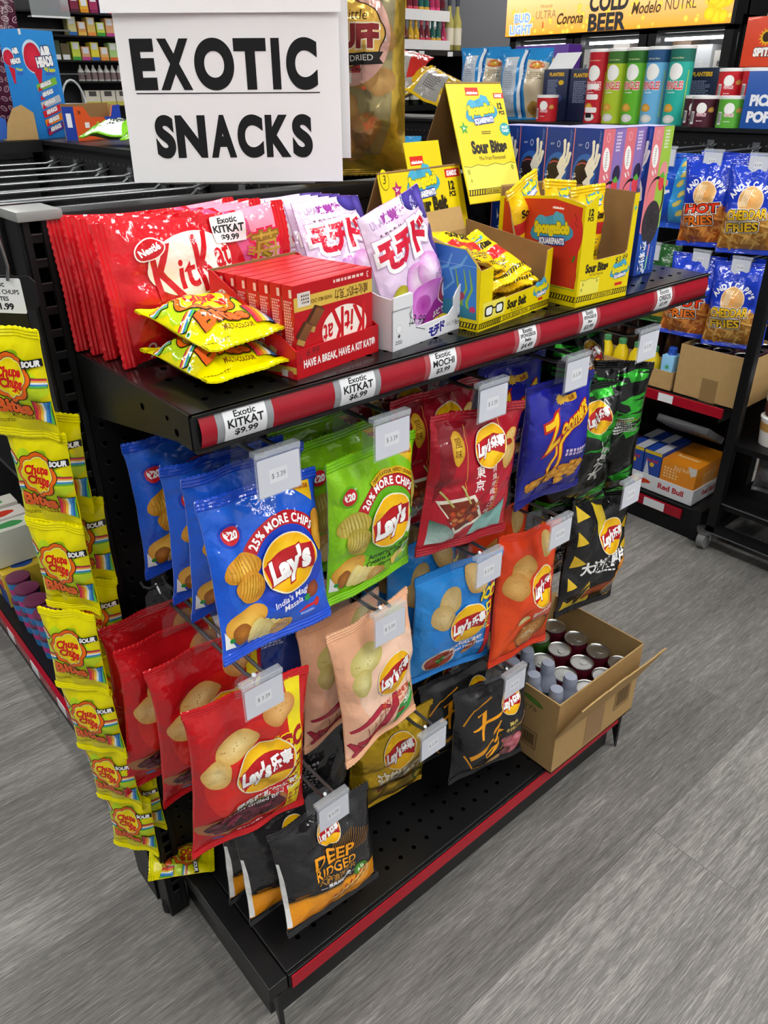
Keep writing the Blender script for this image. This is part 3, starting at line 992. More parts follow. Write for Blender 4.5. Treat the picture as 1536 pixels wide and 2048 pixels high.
HY = lambda k, y: hooks[k][1] - y
def hang_tab(proto):
    m = MB(); w, y0 = .02, .0015
    outer = [(-w, -.012), (w, -.012), (w, .018), (w - .006, .024), (-w + .006, .024), (-w, .018)]
    m.prism(outer, -.0002, .0002, Matrix(((1, 0, 0, 0), (0, 0, 1, -.003), (0, 1, 0, .014), (0, 0, 0, 1))))
    m.build('hang_tab', TABM, proto)
TABM = clear('hang_tab_film', '#c8d0d8', .05, .07)
def hang(proto, hook, spec, labels, first=None):
    hang_tab(proto)
    """spec rows: (y, dx, dz, tilt about x, turn about z, roll)"""
    out = []
    for i, (s, lb) in enumerate(zip(spec, labels)):
        y, dx, dz, rx, rz, ry = s
        o = proto if i == 0 else dup(proto)
        x, z = hooks[hook]
        o.location = (x + dx, y, z - dz); o.rotation_euler = (rx, ry, rz); o['label'] = lb
        out.append(o)
    return out

b = make_bag('chip_bag', 'x', 'chips', 'blue bags of masala chips', .16, .19, .02, '#1c50d0', blue_a, FILM, 3, '#d5dade', (28, 34), logo=blue_l)
hang(b, 0, [(.05, .002, .06, -.2, .06, .08), (.07, .0, .036, .1, .05, .03), (.125, .004, .046, .1, -.02, .02), (.228, .004, .05, -.0, .02, .01)],
     ['blue bag of masala chips in front, right behind the first price tag', 'blue bag of masala chips second from the front of its hook', 'blue bag of masala chips third from the front of its hook', 'blue bag of masala chips hanging farthest back, close to the pegboard'])
b = make_bag('chip_bag', 'x', 'chips', 'green bags of cream and onion chips', .158, .196, .021, '#7cc416', green_a, FILM, 5, '#d5dade', (28, 34), logo=green_l)
hang(b, 1, [(.038, 0, .052, .0, .1, .04), (.088, -.004, .044, .05, .04, .02), (.138, -.006, .04, .03, -.03, .0)],
     ['bright green bag of cream and onion chips in front', 'bright green bag of cream and onion chips in the middle of its hook', 'bright green bag of cream and onion chips farthest back on its hook'])

# dark red bag with skewers
a = Art(); a.rect(-88, -100, 88, 100, '#a01426', '#b81a2e', 8)
a.poly([(-78, 100), (-78, -30), (-20, 100)], '#7d0d1b'); a.poly([(78, 60), (20, -40), (78, -70)], '#b01830', '#c22038')
for x0, y0, x1, y1 in ((-30, 90, -26, -40), (40, 96, 56, 10), (-26, -40, 18, -66)): a.line([(x0, y0), (x1, y1)], .9, '#d9a53c')
a.poly([(-78, -100), (-78, -56), (-52, -66), (-30, -84), (-24, -100)], '#2d5a4a', '#bcd8d4'); a.poly([(78, -100), (78, -46), (50, -62), (12, -74), (4, -100)], '#6fa8a2', '#8fbdb8')
a.poly([(-74, -24), (-8, -20), (30, -72), (-30, -88)], '#e9e3d2'); a.poly([(-68, -30), (-10, -26), (20, -68), (-32, -80)], '#7a2f1c', '#5f2415')
R = random.Random(4)
for k in range(16): a.blob(R.uniform(-48, 6), R.uniform(-70, -34), R.uniform(5, 9), R.uniform(4, 7), k, ('#c8542a', '#a8341c', '#d98a4a')[k % 3], ('#8a2a14', '#7a1f10', '#9a4a1c')[k % 3])
a.line([(-70, -8), (-44, -36)], 3, '#b9b86a'); a.line([(-34, -2), (-14, -34)], 3, '#b9b86a')
a.blob(-46, 58, 12, 27, 7, '#e8c23c', '#c9961e', .08); a.text('\u98a8', -46, 66, 15, '#6b3a10'); a.text('\u5473', -46, 50, 15, '#6b3a10')
a.text('\u6771', 2, 14, 21, '#f6f0ee', bold=.02); a.text('\u4eac', 3, -9, 21, '#f6f0ee', bold=.02)
for k, ch in enumerate('\u7167\u71d2\u70e4\u96de\u4e32\u53e3\u5473'): a.text(ch, 34, 14 - k * 12.5, 11.5, '#f3e9e6')
a.squig(44, -30, 8, 60, 12, '#d9a53c', 3)
chip(a, 66, 34, 16, 26, -10, True, 4, ('#f6e3a4', '#e0b050')); chip(a, 70, 62, 14, 9, 10, True, 8, ('#f6e3a4', '#e0b050')); a.blob(60, 52, 9, 5, 3, '#b5321e', '#8d1c12')
l = Art(); lays(l, 20, 52, 33, 0, '\u6a02\u4e8b')
b = make_bag('chip_bag', 'x', 'chips', 'dark red bags of skewer chips', .172, .20, .021, '#a01426', a, FILM, 8, '#8a1020', (28, 34), logo=l, wr=1.25)
hang(b, 2, [(.024, 0, .044, .0, -.07, .1), (.075, -.03, .022, .06, .04, .03), (.13, -.05, .01, .04, -.03, .02), (.19, -.06, .006, .04, .03, .02)],
     ['dark red bag of skewer-flavoured chips in front', 'dark red bag of chips second on its hook, behind the green bag', 'dark red bag of chips third on its hook, in the shade', 'dark red bag of chips farthest back under the shelf'])

# navy puffs
a = Art(); a.rect(-75, -98, 75, 98, '#20249c', '#1a1e8a', 6)
a.star(-8, 72, 9, '#e8b82a', 10, .7); a.rrect(-2, 68, 34, 78, 3, '#e0aa22'); a.text('puffs', 16, 73, 9, '#8a3a10', bold=.03)
a.push(4, 26, 24)
loop = [(-28, -16), (-34, -34), (-50, -48), (-58, -64), (-46, -72), (-32, -62), (-26, -42), (-18, -22), (-8, -13), (20, -12), (70, -9)]
a.line(loop, [8, 10, 11, 11, 11, 11, 11, 11, 11, 10, 5], '#b8221c'); a.line(loop, [5, 6, 6, 6, 6, 6, 6, 7, 7, 6, 2], '#f2c61c')
a.text('Z', -34, 8, 66, '#f2c61c', w=42, shear=.3, bold=.03, out='#b8221c', outw=.06, sy=1.0)
a.text('oomers', 26, 6, 36, '#f2c61c', w=78, shear=.25, bold=.04, out='#b8221c', outw=.07)
a.pop()
a.squig(38, -22, 56, 14, 2, '#d8c4e4', 4, .8)
R = random.Random(6)
for k in range(34):
    t = R.random(); x = -58 + 116 * t; y = -82 + 16 * R.random() + 40 * t * R.random()
    a.blob(x, y, R.uniform(8, 13), R.uniform(6, 10), k, '#f0b83c', '#c07a14', .22)
b = make_bag('chip_bag', 'x', 'chips', 'navy bags of corn puffs', .158, .19, .022, '#1a1c74', a, FILM, 11, '#c9ccd4', (22, 26), wr=1.1)
hang(b, 3, [(.026, .0, .042, .0, -.02, .05), (.09, -.035, .02, .05, .03, .03), (.15, -.05, .016, .04, -.03, .02)],
     ['navy blue bag of corn puffs with yellow lettering, in front', 'navy blue bag of corn puffs second on its hook, behind the dark red bag', 'navy blue bag of corn puffs farthest back under the shelf'])

# red barbecue
def meat(a, x, y, s, seed=1, c=('#6b2033', '#4a1424')):
    a.push(x, y, 6, s)
    a.blob(0, 0, 62, 26, 11, '#c98f5e', '#a96d40', .1); a.blob(4, -1, 55, 21, 12, c[0], c[1], .12)
    R = random.Random(seed)
    for k in range(26):
        a.blob(R.uniform(-44, 50), R.uniform(-13, 13), R.uniform(3, 9), R.uniform(2, 6), k, ('#8d3650', '#56182c', '#7c2840', '#3d101c')[k % 4], ('#6a2238', '#471222', '#5d1a2c', '#2c0a12')[k % 4])
    for k in range(3):
        a.line([(-20 + k * 14, 16), (-4 + k * 14, 20), (14 + k * 14, 16)], 2, '#3f5a2c')
    a.pop()
def cnbag(bg, ring, W, H, name, en, foodfn, chips, lp, lr, strip=None, cc=('#f8e2a0', '#e0b05a'), ink='#ffffff', bg2=None):
    a = Art(); w, h = W / 2, H / 2
    a.rect(-w, -h, w, h, bg, bg2 or bg, 6)
    a.ell(lp[0], lp[1] - 4, lr * 2.0, lr * 2.0, ring, ring, n=48)
    foodfn(a)
    for c_ in chips: chip(a, *c_, c=cc)
    if strip: strip(a)
    a.text(name, lp[0] + 4, lp[1] - lr * 1.28, lr * .32, ink, rot=5, bold=.03); a.text(en, lp[0] + 4, lp[1] - lr * 1.56, lr * .26, ink, rot=5)
    l = Art(); lays(l, lp[0], lp[1], lr, 2, '\u4e50\u4e8b')
    return a, l
def icc(c1, c2, w, h, x0):
    def f(a):
        a.rect(x0, -h, x0 + 25, h, c2)
        a.text('ICC', x0 + 2, h * .28, 40, c1, w=46, bold=.06, out='#f6e21a' if c1 != '#f6e21a' else '#c01c22', outw=.05, rot=6)
        for k, ch in enumerate('\u53e3\u5473\u6b3e'): a.text(ch, x0 + 12, h * .0 - k * 26, 24, c1, bold=.06)
        for k, ch in enumerate('\u65b0\u5305\u88c5\u4e0a\u5e02'): a.text(ch, x0 + 7 + 11 * (k % 2), -h * .62 - (k // 2) * 12, 10.5, c1, bold=.03)
    return f
a, l = cnbag('#c8181f', '#d8261f', 172, 264, '\u5f97\u514b\u8428\u65af\u70e7\u70e4\u5473', 'Texas Grilled BBQ Flavor', lambda a: (meat(a, -14, -86, 1.15), a.ell(-52, -124, 8, 5, '#3a80d8'), a.squig(8, -124, 60, 6, 1, '#f4dada', 2)),
             [(-24, 66, 33, 26, 12, False, 3), (-58, 28, 22, 26, -10, False, 5), (50, 78, 26, 27, 0, False, 7, ('#f0c27c', '#d99a4c'))][:2], (18, 8), 47, icc('#a8121c', '#f4e31c', 82, 134, 58), bg2='#c0151e')
chip(a, 44, 100, 26, 25, 0, False, 7, ('#f0c27c', '#d28f45'))
b = make_bag('chip_bag', 'x', 'chips', 'red bags of barbecue chips', .172, .262, .026, '#cc1a22', a, FILM, 13, '#a8121a', (28, 40), logo=l, wr=1.35)
hang(b, 5, [(.042, .002, .048, .06, -.08, .06), (.12, -.008, .018, .11, .04, .0), (.185, -.02, .024, .10, .08, .06), (.235, -.018, .016, .06, .12, .05)],
     ['red bag of barbecue chips in front, behind the lower left price tag', 'red bag of barbecue chips second from the front', 'red bag of barbecue chips third from the front, partly hidden', 'red bag of barbecue chips farthest back, nearest the upright'])

# peach crayfish
def cray(a):
    a.push(-14, -72, 14, 1.2)
    for p, wd in (([(-42, -8), (-22, -22), (6, -18), (30, 2), (38, 24)], [4, 13, 16, 13, 6]), ([(-46, 20), (-20, 24), (8, 22), (22, 10)], [2, 9, 8, 3]), ([(-52, 2), (-40, -26), (-18, -38)], [3, 12, 9])):
        a.line(p, [q + 2 for q in wd], '#6d0f26'); a.line(p, wd, '#b5203e')
    for k in range(5): a.line([(-20 + 10 * k, -26 + 3 * k), (-24 + 12 * k, 12 + 2 * k)], 1, '#8d1830')
    a.blob(-44, -24, 10, 7, 2, '#d84058', '#9a1834'); a.pop()
def pstrip(a):
    a.poly([(20, -102), (78, -80), (78, -42), (30, -66)], '#2f9a3c'); a.text('-50%', 52, -60, 15, '#ffffff', rot=20, bold=.04); a.text('\u9971\u548c\u8102\u80aa', 56, -74, 10, '#e8f4e0', rot=20); a.blob(34, -78, 7, 5, 3, '#c83a2c', '#9a2018')
a, l = cnbag('#f0b48e', '#f4cdb4', 157, 228, '\u9999\u8fa3\u5c0f\u9f99\u867e\u5473', 'Spicy Crayfish Flavor', cray, [(-30, 62, 32, 24, 14, False, 3), (-46, 28, 20, 25, -8, False, 5)], (22, 6), 39, pstrip, ('#e6dfa0', '#c8b968'), '#c84a30', '#f3c0a2')
a.ell(40, 90, 30, 20, '#dcd49a', '#bfb26a', rot=20); 
b = make_bag('chip_bag', 'x', 'chips', 'peach bags of crayfish chips', .156, .226, .025, '#f0b892', a, FILM_SOFT, 17, '#eec0a4', (28, 36), logo=l, wr=1.2)
hang(b, 6, [(.044, .0, .028, -.08, .1, -.02), (.1, -.008, .05, .02, .08, .02), (.155, -.02, .03, .05, .05, .0)],
     ['peach bag of crayfish chips in front', 'peach bag of crayfish chips second on its hook', 'peach bag of crayfish chips farthest back, half hidden by the blue bags'])

# sky blue
def bowl(a):
    a.ell(-32, -74, 36, 27, '#e9e2d8', '#cfc6b8', n=30); a.ell(-32, -74, 32, 23, '#b5402c', '#8d2a1e', n=30)
    R = random.Random(2)
    for k in range(22): a.blob(-32 + R.uniform(-24, 24), -74 + R.uniform(-15, 15), 4, 3, k, '#c85a3a', '#9c3020')
    for k in range(4): a.ell(-32 + 7 * cos(k * 1.5), -71 + 5 * sin(k * 1.5), 7, 4, '#4aa03c', '#2f7a2a', rot=k * 80)
    a.ell(36, -70, 9, 20, '#c08a50', '#a06a34', rot=-38); a.ell(37, -68, 6, 13, '#b04a30', '#8d3020', rot=-38)
a, l = cnbag('#2a8ce0', '#2380d8', 172, 216, '\u610f\u5927\u5229\u7ea2\u70e9\u5473', 'Italian Red Meat Flavor', bowl, [(-22, 56, 22, 28, -30, False, 3), (-38, 28, 25, 27, 20, False, 5)], (18, -2), 40, None, ('#e6cf98', '#c8a866'))
a.rect(66, -114, 79, 114, '#b01828'); a.text('ICC', 62, 48, 34, '#f6e21a', w=36, bold=.06, out='#123f84', outw=.05)
for k, ch in enumerate('\u53e3\u5473\u6b3e'): a.text(ch, 66, 18 - k * 20, 19, '#f6e21a', bold=.05)
chip(a, 34, 82, 22, 26, 10, False, 9, ('#e0c288', '#c29c58'))
b = make_bag('chip_bag', 'x', 'chips', 'sky blue bags of red stew chips', .17, .215, .023, '#1f7fd0', a, FILM, 19, '#c8ccd4', (28, 36), logo=l, wr=1.0)
hang(b, 7, [(.058, -.002, .044, .05, -.13, .03), (.115, -.02, .02, .05, .03, .0), (.165, -.03, .016, .05, .05, .0)],
     ['sky blue bag of chips with a bowl of red stew printed on it, in front', 'sky blue bag of chips second on its hook, behind the front one', 'sky blue bag of chips farthest back, under the green bag'])

# orange
def soup(a):
    a.ell(18, -84, 46, 34, '#a86a34', '#7c4420', rot=22, n=32); a.ell(18, -84, 41, 29, '#d9a868', '#b06c34', rot=22, n=32); a.blob(10, -88, 20, 12, 3, '#f0dcb8', '#d8a868')
    R = random.Random(5)
    for k in range(14): a.blob(18 + R.uniform(-28, 28), -82 + R.uniform(-18, 18), 5, 3.4, k, '#e6c48c', '#a85a2c')
    a.blob(-22, -48, 15, 9, 4, '#e8d8a0', '#c8a868', rot=20)
    for k in range(5): a.blob(-52 + k * 9, -60 + (k % 3) * 4, 3, 2, k, '#e0602c', '#c04018')
a, l = cnbag('#cf3a1a', '#d8451e', 157, 238, '\u756a\u8304\u6d53\u6c64\u5473', 'Tomato Soup', soup, [(-28, 62, 27, 26, 10, False, 3), (-46, 28, 27, 27, 20, False, 5)], (26, 14), 40, None, ('#d9ac64', '#b9843c'), '#f4ddd0', '#e2501c')
chip(a, 46, 90, 22, 26, 0, True, 9, ('#e8d29a', '#c8a45c'))
b = make_bag('chip_bag', 'x', 'chips', 'orange bags of soup chips', .16, .236, .027, '#cf3a1a', a, FILM_SOFT, 23, '#d04420', (28, 36), logo=l, wr=1.25)
hang(b, 8, [(.056, -.003, .042, -.08, .0, .14), (.10, -.03, .016, .06, .05, .0), (.15, -.045, .01, .05, .05, .0)],
     ['orange bag of chips with a soup bowl printed on it, in front', 'orange bag of chips second on its hook, behind the front one', 'orange bag of chips farthest back, in the shade'])

# black and amber ridged
a = Art(); a.rect(-90, -98, 90, 98, '#232326'); a.rect(-90, -98, 90, -46, '#f5a21c', '#ee9410', 3); a.rect(-90, -52, 90, -44, '#1c1c1e', '#f0a01c', 6)
for k in range(17): a.line([(-4 + k * 4.5, -2 + k * 1.2), (14 + k * 4.2, 54 - abs(k - 8) * 2)], 1.1, '#8a5c14')
a.text('DEEP', 8, 18, 33, '#f5a21c', w=76, bold=.02, shear=.12); a.text('RIDGED', 8, -7, 25, '#f5a21c', w=78, bold=.012, shear=.12)
a.text('\u5927\u6ce2\u6d6a\u6d0b\u828b\u7247', 10, -26, 14, '#b8822c', w=74, bold=.02); a.text('\u7d93\u5178\u539f\u5473\u53e3\u5473', 12, -38, 9, '#f4f4f4', w=48, bold=.03); a.line([(-26, -38), (-14, -38)], .8, '#d8d8d8'); a.line([(38, -38), (46, -38)], .8, '#d8d8d8')
a.ell(56, -44, 15, 13, '#4f9a2c', '#3c7a20', rot=30); a.text('4.0', 56, -44, 12, '#dff0c8', rot=30, bold=.03)
for k in range(7): a.blob(2 + k * 11, -78 + k * 4.5, 9, 7, k, '#f0d080', '#c88a2c', .15, 30); a.line([(-2 + k * 11, -72 + k * 4), (2 + k * 11, -66 + k * 4)], 3, '#a83a2a')
a.line([(-30, -88), (0, -80), (70, -50)], [1, 3, 2], '#8a4a24'); a.line([(-84, -96), (-86, 40)], [9, 4], '#f1f1f0')
l = Art(); lays(l, 8, 60, 22, 4, '\u6a02\u4e8b')
b = make_bag('chip_bag', 'x', 'chips', 'black and amber bags of ridged chips', .172, .196, .027, '#232326', a, FILM, 29, '#eceef0', (28, 34), logo=l, wr=1.2)
b['group'] = 'black and amber bags of ridged chips'
hang(b, 10, [(.046, .004, .062, -.17, -.1, .0), (.088, -.03, .066, -.06, -.05, -.0), (.13, -.035, .07, .05, .05, .0)],
     ['black and amber bag of ridged chips in front, nearest the floor corner', 'black and amber bag of ridged chips second on its hook', 'black and amber bag of ridged chips farthest back, under the red bags'])

# gold
a = Art(); a.rect(-86, -105, 86, 105, '#c9a412', '#b8940e', 6); a.text('\u6ce2\u6a02\u539a\u5207', 10, -10, 30, '#e9e2cc', w=104, bold=.04, out='#a07c0c', outw=.05); a.text('\u9999\u9165\u9d28\u8089\u53e3\u5473', 10, -36, 17, '#8a3a14', w=98, bold=.05)
a.ell(62, -48, 14, 16, '#6f8a1c', '#4f6a14'); a.ell(62, -48, 9, 10, '#e8d44a', '#c8a81c'); a.poly([(0, -105), (80, -72), (80, -105)], '#a86a2c', '#8a4a1c')
for k in range(9): a.line([(14 + k * 8, -103), (20 + k * 8, -92 + k * 2)], 3, '#d9a85a')
l = Art(); lays(l, 8, 44, 36, 2, '\u6a02\u4e8b')
b = make_bag('chip_bag', 'gold bag of thick chips hanging low behind the peach bag', 'chips', None, .168, .2, .026, '#c29c10', a, FOIL, 31, '#b08c10', (28, 34), logo=l, wr=1.2)
hang(b, 11, [(.085, -.012, .03, .08, -.1, .04)], ['gold bag of thick chips hanging low behind the peach bag'])
b = dup(b, None, None, 'gold bag of chips farther back, in the shade beside the red bags'); b.location = (.262, .17, .385); b.rotation_euler = (.05, 0, .1); b['group'] = 'gold bags of chips'

# dark blue bag in the shade behind the red ones, black folded bags beside it
a = Art(); a.rect(-78, -95, 78, 95, '#1b3f9a'); a.rect(52, -95, 78, 95, '#f0dc1c'); a.rect(-78, -95, -52, 95, '#e9ebee'); a.squig(-64, 20, 18, 100, 18, '#8d98b8', 2); a.squig(0, 40, 60, 40, 8, '#c8d2ee', 3)
b = make_bag('chip_bag', 'dark blue bag with a white edge, in the shade behind the red bags', 'chips', None, .155, .19, .03, '#173a90', a, FILM, 37, '#c9ccd4', (18, 20))
b.location = (.15, .16, .665); b.rotation_euler = (.04, 0, -.2)
a = Art(); a.rect(-78, -95, 78, 95, '#1d1d20'); a.squig(-30, 10, 50, 60, 9, '#9a9aa0', 4); a.poly([(-78, 95), (-20, 95), (-60, 40)], '#2b2f4a')
b = make_bag('chip_bag', 'black crumpled bag in the shade between the gold and red bags', 'chips', None, .155, .20, .034, '#1c1c1f', a, FILM, 41, '#222226', (18, 20), wr=1.6)
b.location = (.2, .13, .42); b.rotation_euler = (.06, 0, -.1)

# black thick-cut with gold brush strokes
a = Art(); a.rect(-90, -98, 90, 98, '#242427')
for p, wd in (([(-46, 44), (-30, 52), (-34, 20), (-40, -6)], [4, 12, 11, 5]), ([(-60, 18), (-30, 26), (4, 34), (26, 42)], [3, 8, 6, 2]), ([(-62, -50), (-30, -36), (-4, -22)], [14, 13, 4]), ([(10, 20), (-6, -6), (14, -4), (-2, -30)], [9, 8, 8, 5]), ([(18, -22), (2, -46), (-20, -62), (-26, -50), (4, -38)], [6, 9, 7, 5, 3])):
    a.line(p, wd, '#f0a21a')
a.line([(-76, 30), (-54, 62), (-10, 78)], 3, '#c8861a'); a.line([(-74, -40), (-50, -82), (10, -92)], 3, '#e0981c')
a.text('\u795e\u6236', 42, 4, 11, '#d8c060', rot=8, bold=.03); a.text('\u725b\u6392\u53e3\u5473', 46, -9, 11, '#d8c060', rot=8, bold=.03)
for k in range(5): a.blob(36 + k * 8, -40 - (k % 3) * 16, 13, 11, k, '#d98a94', '#a84a58', .2); 
a.line([(20, -60), (76, 18)], 3, '#8a6a4a'); a.blob(2, -84, 26, 7, 5, '#d8b478', '#a87c44', .2, 18); a.blob(34, -72, 16, 9, 6, '#7d4a4a', '#5a2c30')
l = Art(); lays(l, 40, 50, 26, 2, '\u6a02\u4e8b')
b = make_bag('chip_bag', 'x', 'chips', 'black bags of thick-cut chips', .175, .196, .03, '#242427', a, FILM_SOFT, 43, '#a8acae', (28, 34), logo=l, wr=1.4)
hang(b, 12, [(.05, .0, .05, -.08, -.12, .08), (.10, -.035, .04, .02, -.1, .0), (.15, -.05, .03, .05, .05, .0)],
     ['black bag of thick-cut chips with gold brush strokes, in front beside the carton', 'black bag of thick-cut chips second on its hook', 'black bag of thick-cut chips farthest back, in the shade'])

# black and yellow wave bags
a = Art(); a.rect(-90, -120, 90, 120, '#17171a')
for k in range(5): a.poly([(-80, 110 - k * 52), (-46 - (k % 2) * 12, 84 - k * 50), (-80, 76 - k * 50)], '#d8b82a'); a.poly([(80, 70 - k * 44), (54, 50 - k * 44), (80, 40 - k * 44)], '#c8a41c')
a.poly([(-80, -120), (-20, -60), (10, -120)], '#c8a81c', '#e0c43c'); a.poly([(-60, -90), (-10, -70), (-40, -120)], '#1c1c1e')
a.text('\u5927\u6ce2\u6d6a\u539a\u7247', 8, -20, 30, '#f2f2f2', w=126, rot=10, bold=.05); a.squig(20, -38, 70, 6, 1, '#e8e8e8', 2)
a.blob(10, -84, 38, 13, 3, '#a8502c', '#7a3018', .15, 28)
for k in range(5): a.blob(40 + k * 5, -80 + k * 14, 22, 6, k, '#d99a3c', '#a8641c', .1, 35)
a.poly([(-30, 112), (-6, 118), (6, 40), (-20, 30)], '#e0c22a')
l = Art(); lays(l, 18, 36, 38, 4, '\u4e50\u4e8b')
b = make_bag('chip_bag', 'x', 'chips', 'black and yellow bags of wavy chips', .175, .225, .028, '#17171a', a, FILM, 47, '#1a1a1c', (28, 36), logo=l, wr=1.3)
hang(b, 9, [(.05, -.008, .044, -.08, -.04, .16), (.11, -.03, .02, .05, -.1, .0), (.165, -.04, .01, .05, .0, .0)],
     ['black and yellow bag of wavy chips with a sausage printed low, in front', 'black and yellow bag of wavy chips second on its hook, edge showing', 'black and yellow bag of wavy chips farthest back'])

# green tiger striped foil bags, folded back to back
def tiger(seed, back=False):
    a = Art(); a.rect(-80, -130, 80, 130, '#17181a'); R = random.Random(seed)
    for y, x, s in ((130, 80, -1), (112, -80, 1), (84, 80, -1), (60, 80, -1), (70, -80, 1), (28, 80, -1), (-70, 80, -1), (-96, -80, 1), (-112, 80, -1)):
        L_ = R.uniform(70, 130); h = R.uniform(14, 26)
        a.poly([(x, y), (x + s * L_, y - R.uniform(10, 34)), (x + s * L_ * .6, y - h), (x + s * L_ * .5, y - h - 10), (x, y - h)], '#38c834', '#1f8a24', ((x, y), (x + s * 90, y)))
        a.poly([(x, y - h * .4), (x + s * L_ * .5, y - h * .6), (x, y - h * .62)], '#17181a')
    if back:
        a.rect(-70, -90, -20, 36, '#2aa42e'); a.barcode(-58, -60, -34, -20); a.squig(-44, 14, 40, 30, 7, '#155c1c', 3); a.squig(34, 24, 70, 30, 7, '#c8cac8', 5)
        for k in range(7): a.line([(10 + k * 9, 30 + (k % 2) * 3), (16 + k * 9, 34)], 1.5, '#d98a2c')
    else:
        a.text('\u5927\u6ce2\u6d6a', 30, -10, 32, '#f2f2f2', rot=80, bold=.05); a.text('\u9f99\u867e', 52, 10, 14, '#3fc04a', rot=80, bold=.03)
        lays(a, 20, 70, 28, 10, '\u4e50\u4e8b')
    return a
tg = tiger(3, True); tg.sh = [([(x * .68, y) for x, y in V], F, Cc, Lr, (bb[0] * .68, bb[1], bb[2] * .68, bb[3])) for V, F, Cc, Lr, bb in tg.sh]
b = make_bag('chip_bag', 'green and black striped foil bag showing its back, frontmost at the far end', 'chips', 'green and black striped foil bags', .104, .25, .032, '#17181a', tg, FOIL, 53, '#2a8a2c', (22, 30), wr=2.0)
b.location = (.785, .05, .89); b.rotation_euler = (.03, 0, -.8)
b2 = make_bag('chip_bag', 'green and black striped foil bag with white characters, under the navy bag', 'chips', 'green and black striped foil bags', .15, .23, .036, '#17181a', tiger(5), FOIL, 59, '#2a8a2c', (22, 28), wr=1.8)
b2.location = (.715, .06, .86); b2.rotation_euler = (.04, 0, -.3)
for k, (x, y, z, rz) in enumerate(((.735, .10, .945, .1), (.72, .15, .95, -.1), (.70, .20, .952, .15))):
    o = dup(b2, (x, y, z), (.04, 0, rz), 'green and black striped foil bag hanging %s behind the price tag' % ('just', 'second', 'farthest')[k])
# ------------------------------------------------------------------ things standing on the shelf
def frame(x, y, z, deg):
    return dict(loc=(x, y, z), rot=(0, 0, radians(deg)))

def kitkat(a, cx, cy, w, rot=0, nestle=True):
    a.push(cx, cy, rot, w / 100)
    a.ell(0, 0, 53, 36, '#f7efe6', '#f1e7dc', n=40)
    for t, x, y, em, wd in (('K', -33, -1, 84, 30), ('it', -9, -7, 50, 21), ('K', 18, -1, 90, 30), ('at', 40, 3, 44, 22)):
        a.text(t, x, y, em, '#c4151f', w=wd, shear=.1 if t != 'K' else .04, bold=.02)
    if nestle:
        a.push(-44, 26, 14)
        a.blob(0, 0, 17, 12, 3, '#f7efe6', None, .12); a.blob(0, 0, 15.5, 10.5, 3, '#c4151f', None, .12); a.text('Nestl\u00e9', 0, 0, 10, '#ffffff', w=25, bold=.04)
        a.pop()
    a.pop()
def wafer(a, x, y, s, pink=False):
    a.push(x, y, 0, s)
    a.poly([(-20, -14), (2, -24), (30, 6), (8, 16)], *(('#e9a6a8', '#f2c4c0') if pink else ('#6b4226', '#82522e')))
    a.poly([(2, -24), (8, -30), (36, -2), (30, 6)], '#3c1f16' if pink else '#4a2a16')
    a.poly([(-20, -14), (2, -24), (8, -30), (-14, -22)], '#5a2a1c' if pink else '#5c361e')
    a.poly([(8, 16), (30, 6), (36, 16), (14, 26)], '#d8b468', '#c49a4c')
    for k in range(4): a.line([(10 + k * 1.5, 18 + k * 2.2), (31 + k * 1.3, 8 + k * 2.2)], .9, '#8a5a2a')
    a.pop()

# strawberry wafer bags, sealed left and right
a = Art(); a.push(0, 0, 90)
a.rect(-108, -78, 108, 78, '#d41a26', '#c81420', 4)
a.poly([(30, 78), (62, 60), (70, 10), (46, -78), (30, -78), (54, 0)], '#d8558a'); a.poly([(108, 78), (108, -78), (46, -78), (70, 0), (58, 60), (44, 78)], '#ea9ab4', '#e6a0b4')
a.rect(98, -78, 108, 78, '#d01824')
for k, ch in enumerate('\u82fa'): a.text(ch, 80, 24, 42, '#8a6a1c', bold=.05, out='#d81e4a', outw=.05); a.text(ch, 80, 24, 42, '#b89a3a', bold=.0)
for k, ch in enumerate('\u30b7\u30e7\u30b3\u30e9'): a.text(ch, 55 + k * 3.5, 44 - k * 17, 15, '#b08a2c', bold=.03, out='#d83a6a', outw=.05, rot=-14)
a.text('Strawberry', -24, -22, 14, '#f0bcb4', w=52); a.text('chocolat', -22, -36, 14, '#f0bcb4', w=40)
wafer(a, 30, -18, 1.15, True)
a.text('9', -78, -62, 26, '#f2d0c8'); a.text('\u679a\u5165', -62, -65, 12, '#f2d0c8')
a.poly([(30, -78), (60, -40), (108, -50), (108, -78)], '#b51220')
l = Art(); l.push(0, 0, 90); kitkat(l, -20, 24, 94, 6)
kb = make_bag('candy_bag', 'x', 'candy bag', 'strawberry chocolate wafer bags standing in a row', .145, .226, .017, '#d01822', a, FILM, 61, '#d01822', (20, 28), seal=.014, logo=l, wr=1.3, org='mid')
def place_kb(o, x, y, lean, turn, roll, lb):
    o.rotation_euler = Matrix.Rotation(turn, 3, 'Z').to_4x4().to_3x3().to_euler()
    R_ = Matrix.Rotation(turn, 4, 'Z') @ Matrix.Rotation(lean, 4, 'X') @ Matrix.Rotation(roll, 4, 'Y') @ Matrix.Rotation(pi / 2, 4, 'Y')
    o.rotation_euler = R_.to_euler(); o.location = (x + .008, y, ZS + .0735); o['label'] = lb
for k, (x, y, le, tu, ro, lb) in enumerate(((.0, .168, -.09, .0, -.02, 'red and pink wafer candy bag in front, with a white price sticker'),
                                          (-.002, .21, -.07, .02, -.01, 'red and pink wafer candy bag second in the row'), (-.004, .238, -.06, .0, .0, 'red and pink wafer candy bag third in the row'),
                                          (-.012, .262, -.05, .0, .0, 'red and pink wafer candy bag farthest back, against the pegboard'))):
    o = kb if k == 0 else dup(kb)
    place_kb(o, x, y, le, tu, ro, lb)
